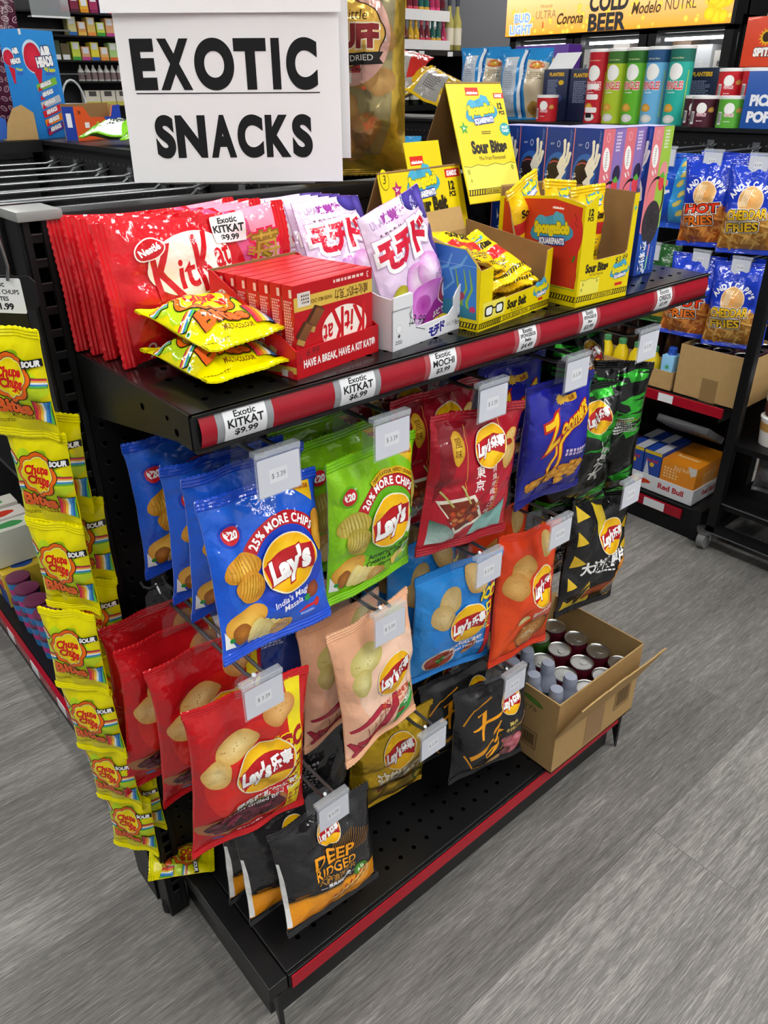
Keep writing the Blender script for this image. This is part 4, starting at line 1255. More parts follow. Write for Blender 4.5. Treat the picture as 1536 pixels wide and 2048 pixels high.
st = Art(); st.push(0, 0, 90); st.rrect(-20, -15, 20, 15, 2, '#eceef0'); st.text('Exotic', 0, 9.5, 8.5, '#1b1c20', w=22, bold=.03); st.text('KITKAT', 0, .6, 11, '#1b1c20', w=36, bold=.035); st.text('$9.99', 0, -9, 9, '#1b1c20', w=22, bold=.035); st.pop()
s2 = Art()
for V, F, Cc, Lr, bb in st.sh:
    s2.sh.append(([(x - 54, y + 34) for x, y in V], F, Cc, Lr, (bb[0] - 54, bb[1] + 34, bb[2] - 54, bb[3] + 34)))
P_, Q_ = bag_grid(.145, .226, .017, 20, 28, 61, seal=.014, wr=1.3)
_f = bag_map(P_, .145, .226, .00013)
def _fs(q):
    q = q.copy(); q[:, 2] += 24
    return _f(q)
bm_obj(art_bm(s2, (-74.5, -105, 74.5, 105), bag_cuts(.145, .226, 20, 28)), _fs, 'price_sticker', CARD, kb)

# red counter tray with seven chocolate boxes
REDC = simple('red_card', '#c8141e', .4, coat=.2)
tr = thing('candy_tray', 'red cut-away cardboard tray of wafer boxes reading HAVE A BREAK', 'display box', **frame(.128, .012, ZS, 9.4))
W_, D_ = .1285, .126
box('tray_floor', (0, 0, 0), (W_, D_, .001), KRAFT, tr)
box('front_panel', (0, 0, 0), (W_, .0014, .030), REDC, tr)
m = MB(); Mx = Matrix(((0, 0, 1, 0), (1, 0, 0, 0), (0, 1, 0, 0), (0, 0, 0, 1)))
prof = [(0, 0), (D_, 0), (D_, .094), (D_ - .006, .094), (0, .030)]
m.prism(prof, 0, .0013, Mx); sp = m.build('side_panel', REDC, tr)
m = MB(); m.prism(prof, W_ - .0013, W_, Mx); m.build('side_panel', REDC, tr)
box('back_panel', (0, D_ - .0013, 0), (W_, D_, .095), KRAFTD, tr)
a = Art(); a.rect(-64, -15, 64, 15, '#b8121c'); a.text('HAVE A BREAK, HAVE A KIT KAT\u00ae', 2, -1, 11, '#f4ece8', w=112, bold=.04); a.line([(-60, 12), (-57, 2), (-62, 1), (-56, 7)], .6, '#4a2a2c'); a.text('6.99', -40, 10, 11, '#5a2228', shear=.2)
flat_art(a, 'front_print', CARD, tr, (W_ / 2, -.0001, .015), (1, 0, 0), (0, 0, 1))
a = Art(); pts = [(-y * 1000, z * 1000) for y, z in prof]
a.poly([(x, y) for x, y in pts], '#cc1620'); a.poly([(0, 6), (0, 13), (-D_ * 1000, 6), (-D_ * 1000, 0), (-60, 0)], '#d9b84a'); a.rect(-22, 1, -13, 8, '#e9e0d8'); a.rect(-12, 1, -5, 8, '#d8404a')
kitkat(a, -72, 38, 52, 0); wafer(a, -42, 20, .42); wafer(a, -52, 22, .36)
a.ell(-106, 68, 9, 9, '#f0e6e0'); a.line([(-112, 62), (-100, 74)], 2.4, '#2a3a78'); a.line([(-112, 74), (-100, 62)], 2.4, '#2a3a78'); a.line([(-114, 68), (-98, 68)], 2, '#c4151f'); a.line([(-106, 60), (-106, 76)], 2, '#c4151f')
flat_art(a, 'side_print', CARD, sp, (-.0001, 0, 0), (0, -1, 0), (0, 0, 1))
wb = thing('chocolate_box', 'x', 'chocolate box', group='red wafer boxes packed in the tray')
BW, BD, BH = .118, .0158, .092
box('carton', (0, 0, 0), (BW, BD, BH), REDC, wb, bev=.0006)
a = Art(); a.push(0, 0, 180); a.rect(-59, -46, 59, 46, '#b4121c'); a.rect(-59, -34, 59, -20, '#d6b24c'); a.text('\u5a01\u5316\u725b\u5976\u5de7\u514b\u529b', -26, -27, 11, '#5a3c14', w=52, bold=.02); a.text('WAFER MILK CHOCOLATE', 26, -27, 5.5, '#5a3c14', w=44, bold=.02)
a.rect(36, -38, 54, -24, '#d8d0c8'); a.squig(45, -31, 14, 10, 3, '#5a4a44', 2); a.squig(-20, -41, 50, 5, 1, '#e8c8c0', 3); a.text('3', -52, -40, 9, '#f0d8d0')
kitkat(a, -14, 9, 66, 0); wafer(a, 26, -8, .5); wafer(a, 43, 4, .45); a.pop()
a.ell(-45, -36, 11, 11, '#e2c23a'); a.text('89\u00a2', -45, -38, 9, '#3a2a0c', w=17, bold=.02); a.squig(-45, -30, 14, 3, 1, '#5a4414', 2)
flat_art(a, 'front_print', CARD, wb, (BW / 2, -.0001, BH / 2), (1, 0, 0), (0, 0, 1))
a = Art(); a.rect(-8, -46, 8, 46, '#c4151f'); a.squig(0, -6, 12, 74, 26, '#e8b8b0', 4, .7); a.rect(2, 34, 6, 42, '#e8c8c0')
flat_art(a, 'side_print', CARD, wb, (-.0001, BD / 2, BH / 2), (0, -1, 0), (0, 0, 1))
M0 = Matrix.Translation((.128, .012, ZS)) @ Matrix.Rotation(radians(9.4), 4, 'Z')
for k in range(7):
    o = wb if k == 0 else dup(wb)
    o.location = M0 @ Vector((.0045, .0036 + k * .0172, .0012)); o.rotation_euler = (0, 0, radians(9.4))
    o['label'] = 'red wafer chocolate box standing upside down in the tray, %s from the front' % (['first', 'second', 'third', 'fourth', 'fifth', 'sixth', 'seventh'][k])

# rainbow belt candy packs
def pack_art(W, H):
    a = Art(); w, h = W * 500, H * 500; k = W / .085
    a.rect(-w, -h, w, h, '#efe600', '#e6dc00', 2)
    a.push(-1, 4, 0, k * 1.1)
    a.flower(0, 4, 31, 9, .16, '#b9dc1c', '#a6d018'); a.flower(-10, 8, 28, 7, .2, '#b9dc1c'); a.flower(20, -6, 20, 5, .3, '#c4e020')
    for x, y, r in ((-32, 22, -38), (32, 2, -10), (-30, -12, 20)):
        a.push(x, y, r); a.rect(-8, -5, 8, 5, '#2a2a28')
        for q, c in enumerate(('#d8304a', '#f0b83c', '#f4f4ee', '#3a8ad0', '#58b848')): a.rect(-7.4, 2.6 - q * 1.8, 7.4, 4.4 - q * 1.8, c)
        a.pop()
    a.flower(0, 6, 27, 8, .13, '#2a1a10'); a.flower(0, 6, 26, 8, .13, '#ea6a14'); a.flower(0, 6, 21.6, 8, .13, '#3a2010'); a.flower(0, 6, 21, 8, .13, '#f6efa0'); a.flower(0, 6, 20, 8, .13, '#f4e61c', '#f0dc00')
    a.text('Chupa', 0, 12, 14, '#d21e1a', w=30, shear=.15, bold=.05); a.text('Chups', 2, .5, 15, '#d21e1a', w=31, shear=.15, bold=.05); a.line([(2, -8), (10, -6), (14, -9)], 1.2, '#d21e1a')
    a.poly([(18, 16), (40, 20), (39, 28), (16, 25)], '#1a1a1a'); a.text('SOUR', 28, 22, 8.5, '#ffffff', w=19, rot=6, shear=.2, bold=.06)
    a.text('Bites', -4, -25, 21, '#f0682a', w=44, bold=.05, out='#3a1a12', outw=.045)
    a.text('MULTI-COLOUR', 2, -38, 5.5, '#7a4a10', w=30, bold=.03); a.squig(-24, -45, 30, 4, 2, '#8a7a10', 3)
    a.ell(-36, -22, 2.4, 2.4, '#eef4e0'); a.ell(-36, -22, 1.3, 1.3, '#1d8a3a')
    a.push(31, -30, -8); a.poly([(-12, 13), (12, 12), (13, -14), (2, -12), (-11, -9)], '#26303a')
    cs = ('#d8304a', '#e8702c', '#f2c83c', '#f0f0e4', '#4a9ad8', '#2a6ab8', '#58b848', '#8acc4a')
    for q, c in enumerate(cs): a.poly([(-11 + q * 2.8, 12), (-11 + q * 2.8 + 2.9, 12), (-10.5 + q * 2.8 + 2.9, -10 - q * .4), (-10.5 + q * 2.8, -10 - q * .4)], c)
    a.pop(); a.pop()
    return a
pk = make_bag('candy_pack', 'yellow rainbow-belt candy pack lying on top of another in front of the wafer bags', 'candy', 'yellow candy packs lying on the shelf', .098, .125, .017, '#efe600', pack_art(.098, .125), FILM, 67, '#e8de00', (16, 20), seal=.011, wr=1.1, org='mid')
pk.location = (.086, .028, ZS + .047); pk.rotation_euler = (-pi / 2 + .13, -.03, .10)
o = dup(pk, (.078, .020, ZS + .018), (-pi / 2 + .04, .0, .06), 'yellow rainbow-belt candy pack at the bottom, under another pack on the shelf')

# ------------------------------------------------------------------ lilac mochi gummy pouches
def pouch_art():
    a = Art(); a.rect(-56, -76, 56, 76, '#e6d2ea', '#dcc2e4', 4)
    a.text('UHA', -34, 62, 12, '#b89ac0', w=20, bold=.03); a.text('\u5473\u899a\u7cd6', -6, 62, 12, '#9a3a9a', bold=.04)
    for k, ch in enumerate('\u3082\u3061\u3082\u3061\u30c9\u30fc\u30ca\u30c4\u30b0\u30df'): a.text(ch, -34 + k * 7.5, 47, 7.5, '#4a2a2a', bold=.03)
    a.ell(30, 68, 18, 13, '#5a4ab0', '#2c2468', off=(-.3, .3)); a.ell(48, 58, 12, 20, '#6a5ac0', '#3a2f80', off=(-.3, .3)); a.ell(50, 10, 11, 22, '#5a50a8', '#2f2a70', off=(-.3, .3))
    for k, ch in enumerate('\u30e2\u30c1\u30c9'): a.text(ch, -30 + k * 27, 25 + k * 1.5, 38, '#d3203c', bold=.05, out=[('#c8a8cc', .15), ('#ffffff', .12)], sy=1.05)
    a.blob(2, -18, 20, 20, 3, '#f2e2f2', '#d48ad0', .08); a.blob(24, -14, 20, 20, 5, '#f2e2f2', '#d890d4', .08); a.blob(10, -46, 36, 20, 6, '#e29ae0', '#c060c0', .1)
    a.blob(-32, -24, 14, 13, 5, '#c8c23a', '#a8a024', .15)
    a.poly([(-56, -76), (-56, -60), (-10, -70), (20, -56), (56, -40), (56, -76)], '#a02a98', '#8a2080')
    a.ell(2, -50, 14, 12, '#9a2a90', '#b858b0'); a.blob(42, -48, 11, 18, 4, '#f0d8e0', None, .15); a.blob(42, -48, 9.5, 16, 4, '#b04a5a', '#8d2a3c', .15); a.ell(42, -47, 4.5, 9, '#f6f0ec')
    a.text('\u306e\u3073\u30fc\u308b', 40, -22, 7, '#4a2a4a', rot=10); a.text('\u3076\u3069\u3046\u5473', 32, -70, 8, '#ffffff', bold=.03)
    return a
pa = pouch_art()
po = make_bag('gummy_pouch', 'lilac gummy pouch with red characters leaning in front in the white tray', 'candy', 'lilac gummy pouches', .112, .152, .011, '#b878c0', pa, FILM, 71, '#e0d0e4', (18, 22), seal=.004, pinch=.0, wr=.8, org='mid', parts=False)
a = Art(); a.ell(0, 0, 3.2, 3.2, '#8a7a1a'); 
flat_art(a, 'hang_hole', PAPER, po, (.010, -.0028, .143), (1, 0, 0), (0, 0, 1))
M_m = Matrix.Translation((.263, .018, ZS)) @ Matrix.Rotation(radians(8.6), 4, 'Z')
po.location = M_m @ Vector((.093, .028, .006)); po.rotation_euler = (-.16, -.26, radians(8.6))
for k in range(5):
    o = dup(po, (.313 + .004 * k, .212 - .0145 * k, ZS + .001), (-.42, -.01 + .02 * (k % 2), .05), 'lilac gummy pouch standing in the row behind the red tray, %s from the front' % (['fifth', 'fourth', 'third', 'second', 'first'][k]))
tw = thing('gummy_tray', 'white cardboard tray with a notched front and handwritten price, holding lilac pouches', 'display box', **frame(.263, .018, ZS, 8.6))
WC = simple('white_tray_card', '#dfe1e6', .55)
WT, DT = .1345, .125
box('tray_floor', (0, 0, 0), (WT, DT, .001), WC, tw)
m = MB(); My = Matrix(((1, 0, 0, 0), (0, 0, 1, 0), (0, 1, 0, 0), (0, 0, 0, 1)))
nt_ = [(0, 0), (WT, 0), (WT, .056), (WT - .006, .055), (WT - .016, .046), (WT - .02, .040), (WT - .02, .030), (WT - .03, .022), (.044, .020), (.038, .026), (.034, .05), (.032, .062), (0, .060)]
m.prism(nt_, 0, .0014, My); fp = m.build('front_panel', WC, tw)
box('front_flap', (-.0012, -.0022, .047), (.033, -.0005, .061), WC, tw)
m = MB(); sp_ = [(0, 0), (DT, 0), (DT, .066), (.06, .07), (.02, .060), (0, .058)]
m.prism(sp_, 0, .0013, Mx); m.build('side_panel', WC, tw)
m = MB(); m.prism(sp_, WT - .0013, WT, Mx); m.build('side_panel', WC, tw)
box('back_panel', (0, DT - .0013, 0), (WT, DT, .062), WC, tw)
a = Art()
a.line([(-34, 18), (-38, 16), (-36, 12), (-31, 9), (-34, 4), (-39, 5)], .8, '#26282e'); a.line([(-34, 21), (-37, 1)], .7, '#26282e')
a.text('3.99', -20, 6, 15, '#26282e', w=24, rot=-12, shear=.2); a.line([(-26, -2), (-8, -8)], .8, '#26282e')
for k, ch in enumerate('\u30e2\u30c1\u30c9'): a.text(ch, 5 + k * 10, -14 + k * 1.5, 14, '#2a2a84', bold=.06, out='#ffffff', outw=.08)
a.text('\u3076\u3069\u3046\u5473', 44, -11, 5.5, '#4a4a70'); 
for x in (-56, 58): a.ell(x, 2, 5, 5, '#c4c6cc'); a.ell(x, 2, 4.3, 4.3, '#eceef0'); a.star(x, -6, 3, '#2a2c34'); a.squig(x, -13, 12, 5, 2, '#4a4c54', 3)
flat_art(a, 'front_print', CARD, fp, (WT / 2, -.0001, .022), (1, 0, 0), (0, 0, 1))

# ------------------------------------------------------------------ yellow sour candy display boxes
YEL = simple('yellow_card', '#e3cd00', .38, coat=.25, vary=.03)
def hazard(a, x0, x1, y, h, txt=None):
    a.rect(x0, y - h / 2, x1, y + h / 2, '#1d1b12'); a.rect(x0, y - h / 2 + .9, x1, y + h / 2 - .9, '#e3cd00')
    mid = (x0 + x1) / 2
    n = int((x1 - x0) / (h * .62))
    for k in range(n):
        x = x0 + (k + .5) * (x1 - x0) / n
        if txt and abs(x - mid) < (x1 - x0) * .2: continue
        a.poly([(x - h * .32, y - h / 2), (x - h * .02, y - h / 2), (x + h * .32, y + h / 2), (x + h * .02, y + h / 2)], '#1d1b12')
    if txt: a.text(txt, mid, y, h * .85, '#1d1b12', w=(x1 - x0) * .36, shear=.15, bold=.02)
def sponge(a, x, y, w, rot=4):
    a.push(x, y, rot, w / 100)
    a.blob(0, 4, 50, 32, 3, '#4aa6c8', '#3a94ba', .3); a.blob(18, 26, 14, 16, 7, '#4aa6c8', None, .2); a.blob(-30, 18, 18, 14, 5, '#4aa6c8', None, .2)
    a.text('SpongeBob', 0, 8, 30, '#e8d81c', w=98, bold=.07, out='#7a7a10', outw=.06)
    a.rrect(-36, -28, 38, -10, 5, '#1d3f90'); a.text('SQUAREPANTS', 1, -19, 17, '#ffffff', w=70, bold=.05)
    a.pop()
def kandiz(a, x, y, w):
    a.rect(x - w / 2, y - w * .16, x + w / 2, y + w * .16, '#c8261e'); a.text('KANDiZ', x - 1, y, w * .26, '#ffffff', w=w * .7, bold=.06, shear=.1)
def nick(a, x, y, w):
    a.rect(x - w / 2, y - w * .2, x + w / 2, y + w * .2, '#cf2a1c'); a.text('nickelodeon', x, y - w * .06, w * .2, '#ffffff', w=w * .86, bold=.05)

def folder(front, back, name, par, mat, t=.0012):
    m = MB()
    return m

# --- belt box
bx = thing('candy_display_box', 'low yellow display box of sour belts with a blue undersea side', 'display box', **frame(.394, .010, ZS, 9))
W1, D1 = .170, .14
box('box_floor', (0, 0, 0), (W1, D1, .001), KRAFT, bx)
m = MB(); m.prism([(0, 0), (W1, 0), (W1, .076), (W1 - .014, .074), (W1 - .016, .040), (W1 - .022, .034), (.030, .030), (.028, .034), (.028, .074), (0, .072)], 0, .0014, My)
fpp = [(0, 0), (W1, 0), (W1, .076), (W1 - .014, .074), (W1 - .016, .040), (W1 - .022, .034), (.030, .030), (.028, .034), (.028, .074), (0, .072)]; fp = m.build('front_panel', KRAFT, bx)
m = MB(); sp_ = [(0, 0), (D1, 0), (D1, .105), (.02, .095), (.004, .078), (0, .073)]; m.prism(sp_, 0, .0014, Mx); sp = m.build('side_panel', KRAFT, bx)
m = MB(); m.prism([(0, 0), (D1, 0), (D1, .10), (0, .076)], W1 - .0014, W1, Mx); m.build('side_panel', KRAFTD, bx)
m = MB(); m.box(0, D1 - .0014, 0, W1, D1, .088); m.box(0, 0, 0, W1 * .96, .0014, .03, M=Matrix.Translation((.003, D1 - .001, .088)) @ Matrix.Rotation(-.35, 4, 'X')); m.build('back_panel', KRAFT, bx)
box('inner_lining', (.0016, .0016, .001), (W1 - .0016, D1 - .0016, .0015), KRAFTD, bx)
a = Art(); a.poly([((x - W1 / 2) * 1000, z * 1000) for x, z in fpp], '#e3cd00'); hazard(a, -84, 84, 6, 7, 'SOUR SENSATION'); a.text('Sour Belt', 2, 21, 15, '#231f12', w=46, bold=.06); a.text('Mix Fruit Flavoured', 2, 12.5, 5, '#231f12', w=28)
sponge(a, 62, 27, 34); a.rect(56, 12, 68, 15.5, '#c8261e'); a.rrect(-76, 12, -26, 33, 2, '#e8dc58'); 
a.rrect(-72, 15, -54, 28, 4, '#1d1b1a'); a.rrect(-48, 15, -30, 28, 4, '#1d1b1a'); a.rrect(-69, 17, -56, 26, 3, '#e9efe9'); a.rrect(-46, 17, -33, 26, 3, '#e9efe9'); a.line([(-55, 24), (-47, 24)], 2, '#1d1b1a')
flat_art(a, 'front_print', CARD, fp, (W1 / 2, -.0001, 0), (1, 0, 0), (0, 0, 1))
a = Art(); pts = [(-y * 1000, z * 1000) for y, z in sp_]
a.poly(pts, '#e3cd00'); a.poly([(-3, 14), (-132, 20), (-138, 103), (-22, 94), (-6, 78)], '#4a5fc0', '#2f86d0', ((-120, 100), (-30, 20)))
for k in range(5):
    a.line([(-20 - k * 22, 88), (-28 - k * 20, 76 - k * 3), (-44 - k * 14, 70), (-38 - k * 20, 56), (-52 - k * 16, 44)], [2, 4, 5, 4, 2], '#6aaede')
for x in (-14, -22, -34): a.line([(x, 14), (x - 4, 34), (x + 3, 50), (x - 2, 72)], [4, 4, 3, 1], '#8ab83a')
a.poly([(-3, 14), (-3, 22), (-40, 34), (-132, 30), (-132, 18)], '#2a8aa0', '#2f6f8a'); a.blob(-9, 26, 4, 4, 3, '#c83a6a'); a.blob(-28, 40, 6, 6, 4, '#a83a5a'); hazard(a, -60, -1, 6, 7); a.text('Sour Belt', -90, 11, 13, '#231f12', w=44, bold=.05); a.line([(-138, 79), (-3, 76)], .5, '#9ac4e8')
flat_art(a, 'side_print', CARD, sp, (-.0001, 0, 0), (0, -1, 0), (0, 0, 1))

# --- bites box
by_ = thing('candy_display_box', 'taller yellow display box of sour bites with a red side, beside the low belt box', 'display box', **frame(.578, .004, ZS, -2.6))
W2, D2 = .1115, .15
box('box_floor', (0, 0, 0), (W2, D2, .001), KRAFT, by_)
fpp = [(0, 0), (W2, 0), (W2, .137), (W2 - .010, .136), (W2 - .011, .064), (W2 - .014, .060), (.030, .058), (.027, .062), (.025, .137), (.022, .139), (.008, .131), (0, .129)]
m = MB(); m.prism(fpp, 0, .0014, My)
fp = m.build('front_panel', KRAFT, by_)
m = MB(); sp_ = [(0, 0), (D2, 0), (D2, .128), (.05, .137), (.02, .134), (0, .129)]; m.prism(sp_, 0, .0014, Mx); sp = m.build('side_panel', KRAFT, by_)
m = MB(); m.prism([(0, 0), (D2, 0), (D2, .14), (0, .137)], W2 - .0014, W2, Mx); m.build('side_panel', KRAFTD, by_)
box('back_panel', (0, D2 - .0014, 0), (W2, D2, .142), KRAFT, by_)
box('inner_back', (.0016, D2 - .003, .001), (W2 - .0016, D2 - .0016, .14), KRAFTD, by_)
a = Art(); a.poly([((x - W2 / 2) * 1000, z * 1000) for x, z in fpp], '#e3cd00'); hazard(a, -55.5, 55.5, 10, 7.5, 'SOUR SENSATION'); a.text('Sour Bites', -18, 49, 15, '#231f12', w=48, bold=.06); a.text('Mix Fruit Flavoured', -18, 40, 5, '#231f12', w=28); sponge(a, 34, 38, 36); a.rect(26, 18, 42, 22, '#c8261e')
a.text('12', -43, 120, 11, '#231f12', bold=.06); a.text('PCS', -43, 112, 7, '#231f12', bold=.05); a.rect(-50, 15, -10, 35, '#e9df5a'); a.line([(-50, 35), (-40, 33.5), (-30, 36), (-20, 34), (-10, 36)], .8, '#8a8a20')
for x, y in ((-44, 29), (-46, 22), (-15, 31)): a.ell(x, y, 1.8, 2.4, '#a8a838')
a.text('$3.99', 34, 54, 11, '#2a281c', w=26, rot=6, shear=.2); a.star(50.5, 118, 4, '#3aa0a0')
flat_art(a, 'front_print', CARD, fp, (W2 / 2, -.0001, 0), (1, 0, 0), (0, 0, 1))
a = Art(); a.poly([(-y * 1000, z * 1000) for y, z in sp_], '#e3cd00'); a.poly([(-4, 24), (-4, 126), (-50, 133), (-142, 126), (-142, 24)], '#c02a20', '#c8441e', ((0, 60), (-140, 60)))
a.ell(-12, 92, 12, 26, '#c8242c'); a.line([(-16, 118), (-12, 112), (-14, 106), (-8, 102)], 1, '#5a1414'); sponge(a, -52, 92, 62); nick(a, -44, 124, 22); a.rrect(-118, 86, -100, 114, 3, '#e9e6da')
for q, c in enumerate(('#3a8a8a', '#e0c83c', '#d8603a', '#c83a3a', '#58a048')): a.rect(-116, 108 - q * 4.4, -102, 112 - q * 4.4, c)
a.ell(-12, 40, 9, 16, '#c8341e'); a.line([(-12, 58), (-9, 66)], 3, '#2a7a2c'); hazard(a, -60, -1, 10, 7.5); a.line([(-142, 22), (-4, 22)], 1, '#58a048')
flat_art(a, 'side_print', CARD, sp, (-.0001, 0, 0), (0, -1, 0), (0, 0, 1))

# --- folded header cards standing behind the boxes
def header(name, label, loc, deg, W, top, front, rear, artf, tab=None):
    t = thing(name, label, 'display header', loc, (0, 0, radians(deg)))
    fy, fz = front; ry, rz = rear; zt = top
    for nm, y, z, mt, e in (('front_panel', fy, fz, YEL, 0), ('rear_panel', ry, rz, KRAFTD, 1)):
        m = MB(); e_ = .0012 if y < 0 else -.0012
        V = [(0, 0, zt), (W, 0, zt), (W, y, z), (0, y, z)]
        n = Vector((0, zt - z, -y)).normalized() * .0012
        if n.y > 0: n = -n
        if y > 0: n = Vector((0, -(zt - z), -y)).normalized() * .0012
        for P in (V, [tuple(Vector(v) - n * (-1 if y > 0 else -1)) for v in V]): pass
        A = [m.bm.verts.new(v) for v in V]; B = [m.bm.verts.new(Vector(v) - Vector((0, .0, .0012)) + Vector((0, .0012 if y < 0 else -.0012, 0))) for v in V]
        m.bm.faces.new(A); m.bm.faces.new(B[::-1])
        for i in range(4): m.bm.faces.new((A[i], B[i], B[(i + 1) % 4], A[(i + 1) % 4]))
        p = m.build(nm, mt, t)
        if y < 0:
            if tab:
                d_ = Vector((0, -fy, zt - fz)).normalized() * tab[2]; m = MB(); V = [(tab[0], 0, zt), (tab[1], 0, zt), (tab[1], d_.y, zt + d_.z), (tab[0], d_.y, zt + d_.z)]; A = [m.bm.verts.new(v) for v in V]; B = [m.bm.verts.new(Vector(v) + Vector((0, .001, -.0006))) for v in V]; m.bm.faces.new(A); m.bm.faces.new(B[::-1]); [m.bm.faces.new((A[i], B[i], B[(i + 1) % 4], A[(i + 1) % 4])) for i in range(4)]; m.build('tab', YEL, t)
            uy = Vector((0, -fy, zt - fz)).normalized()
            a = Art(); artf(a)
            hgt = sqrt(fy ** 2 + (zt - fz) ** 2)
            off = Vector((0, -1, 0)).cross(Vector((0, 0, 1)))
            flat_art(a, 'front_print', CARD, p, Vector((W / 2, fy / 2, (zt + fz) / 2)) + Vector((0, -(zt - fz), fy)).normalized() * .0002, (1, 0, 0), uy, clip=(-W * 500, -hgt * 500, W * 500, hgt * 500 + (40 if tab else 0)))
    return t
def hd1(a):
    nick(a, 14 - 20, 44 + 8, 28); sponge(a, 0, 22, 62); kandiz(a, 68, 32, 34); a.text('12', 62, 16, 15, '#231f12', bold=.06); a.text('PCS', 62, 5, 9, '#231f12', bold=.05)
    a.star(-56, 20, 11, '#a8286a'); a.text('3+', -56, 20, 6, '#ffffff', bold=.03); a.ell(-62, -12, 14, 12, '#2a9a9a'); a.text('FRUIT', -62, -9, 7, '#ffffff', bold=.03); a.text('TWIST', -62, -16, 7, '#ffffff', bold=.03)
    a.text('Sour Belt', 8, -4, 24, '#231f12', w=76, bold=.06); a.text('Mix Fruit Flavoured', 6, -20, 8, '#231f12', w=46); a.text('900g e', 62, -20, 8, '#231f12', bold=.02)
    a.ell(-78, 34, 9, 13, '#1d1b12'); a.ell(-78, 34, 8.2, 12.2, '#e3cd00'); a.text('3', -78, 34, 15, '#2a281c', shear=.2)
h1 = header('display_header', 'folded yellow sour belt card with a tab, standing behind the low belt box', M0.copy() and (.384, .185, ZS), 9, .178, .168, (-.022, .085), (.065, .004), hd1, tab=(.062, .138, .032))
def hd2(a):
    nick(a, -8, 68, 26); kandiz(a, 46, 62, 22); a.text('12', 44, 48, 11, '#231f12', bold=.06); a.text('PCS', 46, 39, 7, '#231f12', bold=.05); sponge(a, 4, 40, 56)
    a.star(-38, 20, 9, '#3aa03a'); a.text('3+', -38, 20, 5, '#ffffff', bold=.03); a.ell(46, 16, 11, 9, '#2a9a9a'); a.text('FRUIT', 46, 19, 5, '#ffffff', bold=.03); a.text('TWIST', 46, 14, 5, '#ffffff', bold=.03)
    a.squig(6, 13, 20, 5, 2, '#3a3614', 3); a.text('Sour Bites', 6, -6, 22, '#231f12', w=74, bold=.06); a.text('Mix Fruit Flavoured', 8, -21, 8, '#231f12', w=54)
    a.rect(-54, -62, 54, -30, '#e9df5a'); a.line([(-54, -30), (-40, -32), (-26, -29), (-8, -32), (10, -29), (28, -32), (44, -29), (54, -31)], 1.2, '#8a8a20')
    for x, y, r in ((-46, -38, 3), (-44, -50, 2), (46, -36, 3)): a.ell(x, y, r, r * 1.3, '#a8a838')
    hazard(a, -55, 55, -66, 8, 'SOUR SENSATION')
h2 = header('display_header', 'tall folded yellow sour bites card with a dark brown inside, behind the taller box', (.549, .235, ZS), 0, .112, .268, (-.058, .118), (.052, .158), hd2)

# --- loose sour candy packets in both boxes
a = Art(); a.rect(-40, -50, 40, 50, '#f0c81a', '#e8b80c', 2); a.text('Sour Bites', 0, 14, 14, '#231f12', w=56, bold=.05); a.rect(-40, -12, 40, 4, '#c82a2c'); a.squig(0, -24, 60, 14, 4, '#6a6448', 3); sponge(a, 14, 34, 34); hazard(a, -40, 40, -38, 6)
cp = make_bag('sour_packet', 'x', 'candy', 'yellow packets in the sour candy boxes', .08, .10, .010, '#efc414', a, FILM, 73, '#e9e0c8', (12, 14), seal=.012, wr=1.2, org='mid')
Mb = Matrix.Translation((.394, .010, ZS)) @ Matrix.Rotation(radians(9), 4, 'Z')
Mc = Matrix.Translation((.578, .004, ZS)) @ Matrix.Rotation(radians(-2.6), 4, 'Z')
rows = [(Mb, (.062, .022, .066), (-1.25, .25, .1), 'yellow sour packet lying uppermost in the low belt box'), (Mb, (.085, .012, .045), (-1.2, -.35, -.25), 'yellow sour packet in the belt box window, slanting down to the left'),
        (Mb, (.10, .025, .030), (-1.35, -.2, -.5), 'yellow sour packet in the belt box, second from the top at the window'), (Mb, (.075, .02, .018), (-1.5, 0, .1), 'yellow sour packet lying near the floor of the belt box'),
        (Mb, (.12, .03, .022), (-1.4, -.5, -.7), 'yellow sour packet leaning at the right end of the belt box window'), (Mb, (.05, .04, .05), (-1.4, .1, .3), 'yellow sour packet under the uppermost one in the belt box'),
        (Mc, (.052, .035, .045), (-.06, 0, .05), 'yellow sour packet standing in the window of the taller box'), (Mc, (.04, .075, .05), (-.1, .1, .1), 'yellow sour packet standing farther back in the taller box'), (Mc, (.03, .11, .055), (-.1, -.3, .2), 'yellow sour packet poking out at the back of the taller box')]
for k, (Mm, p, r, lb) in enumerate(rows):
    o = cp if k == 0 else dup(cp)
    o.location = Mm @ Vector(p); o.rotation_euler = (r[0], r[1], r[2] + (radians(9) if Mm is Mb else 0)); o['label'] = lb

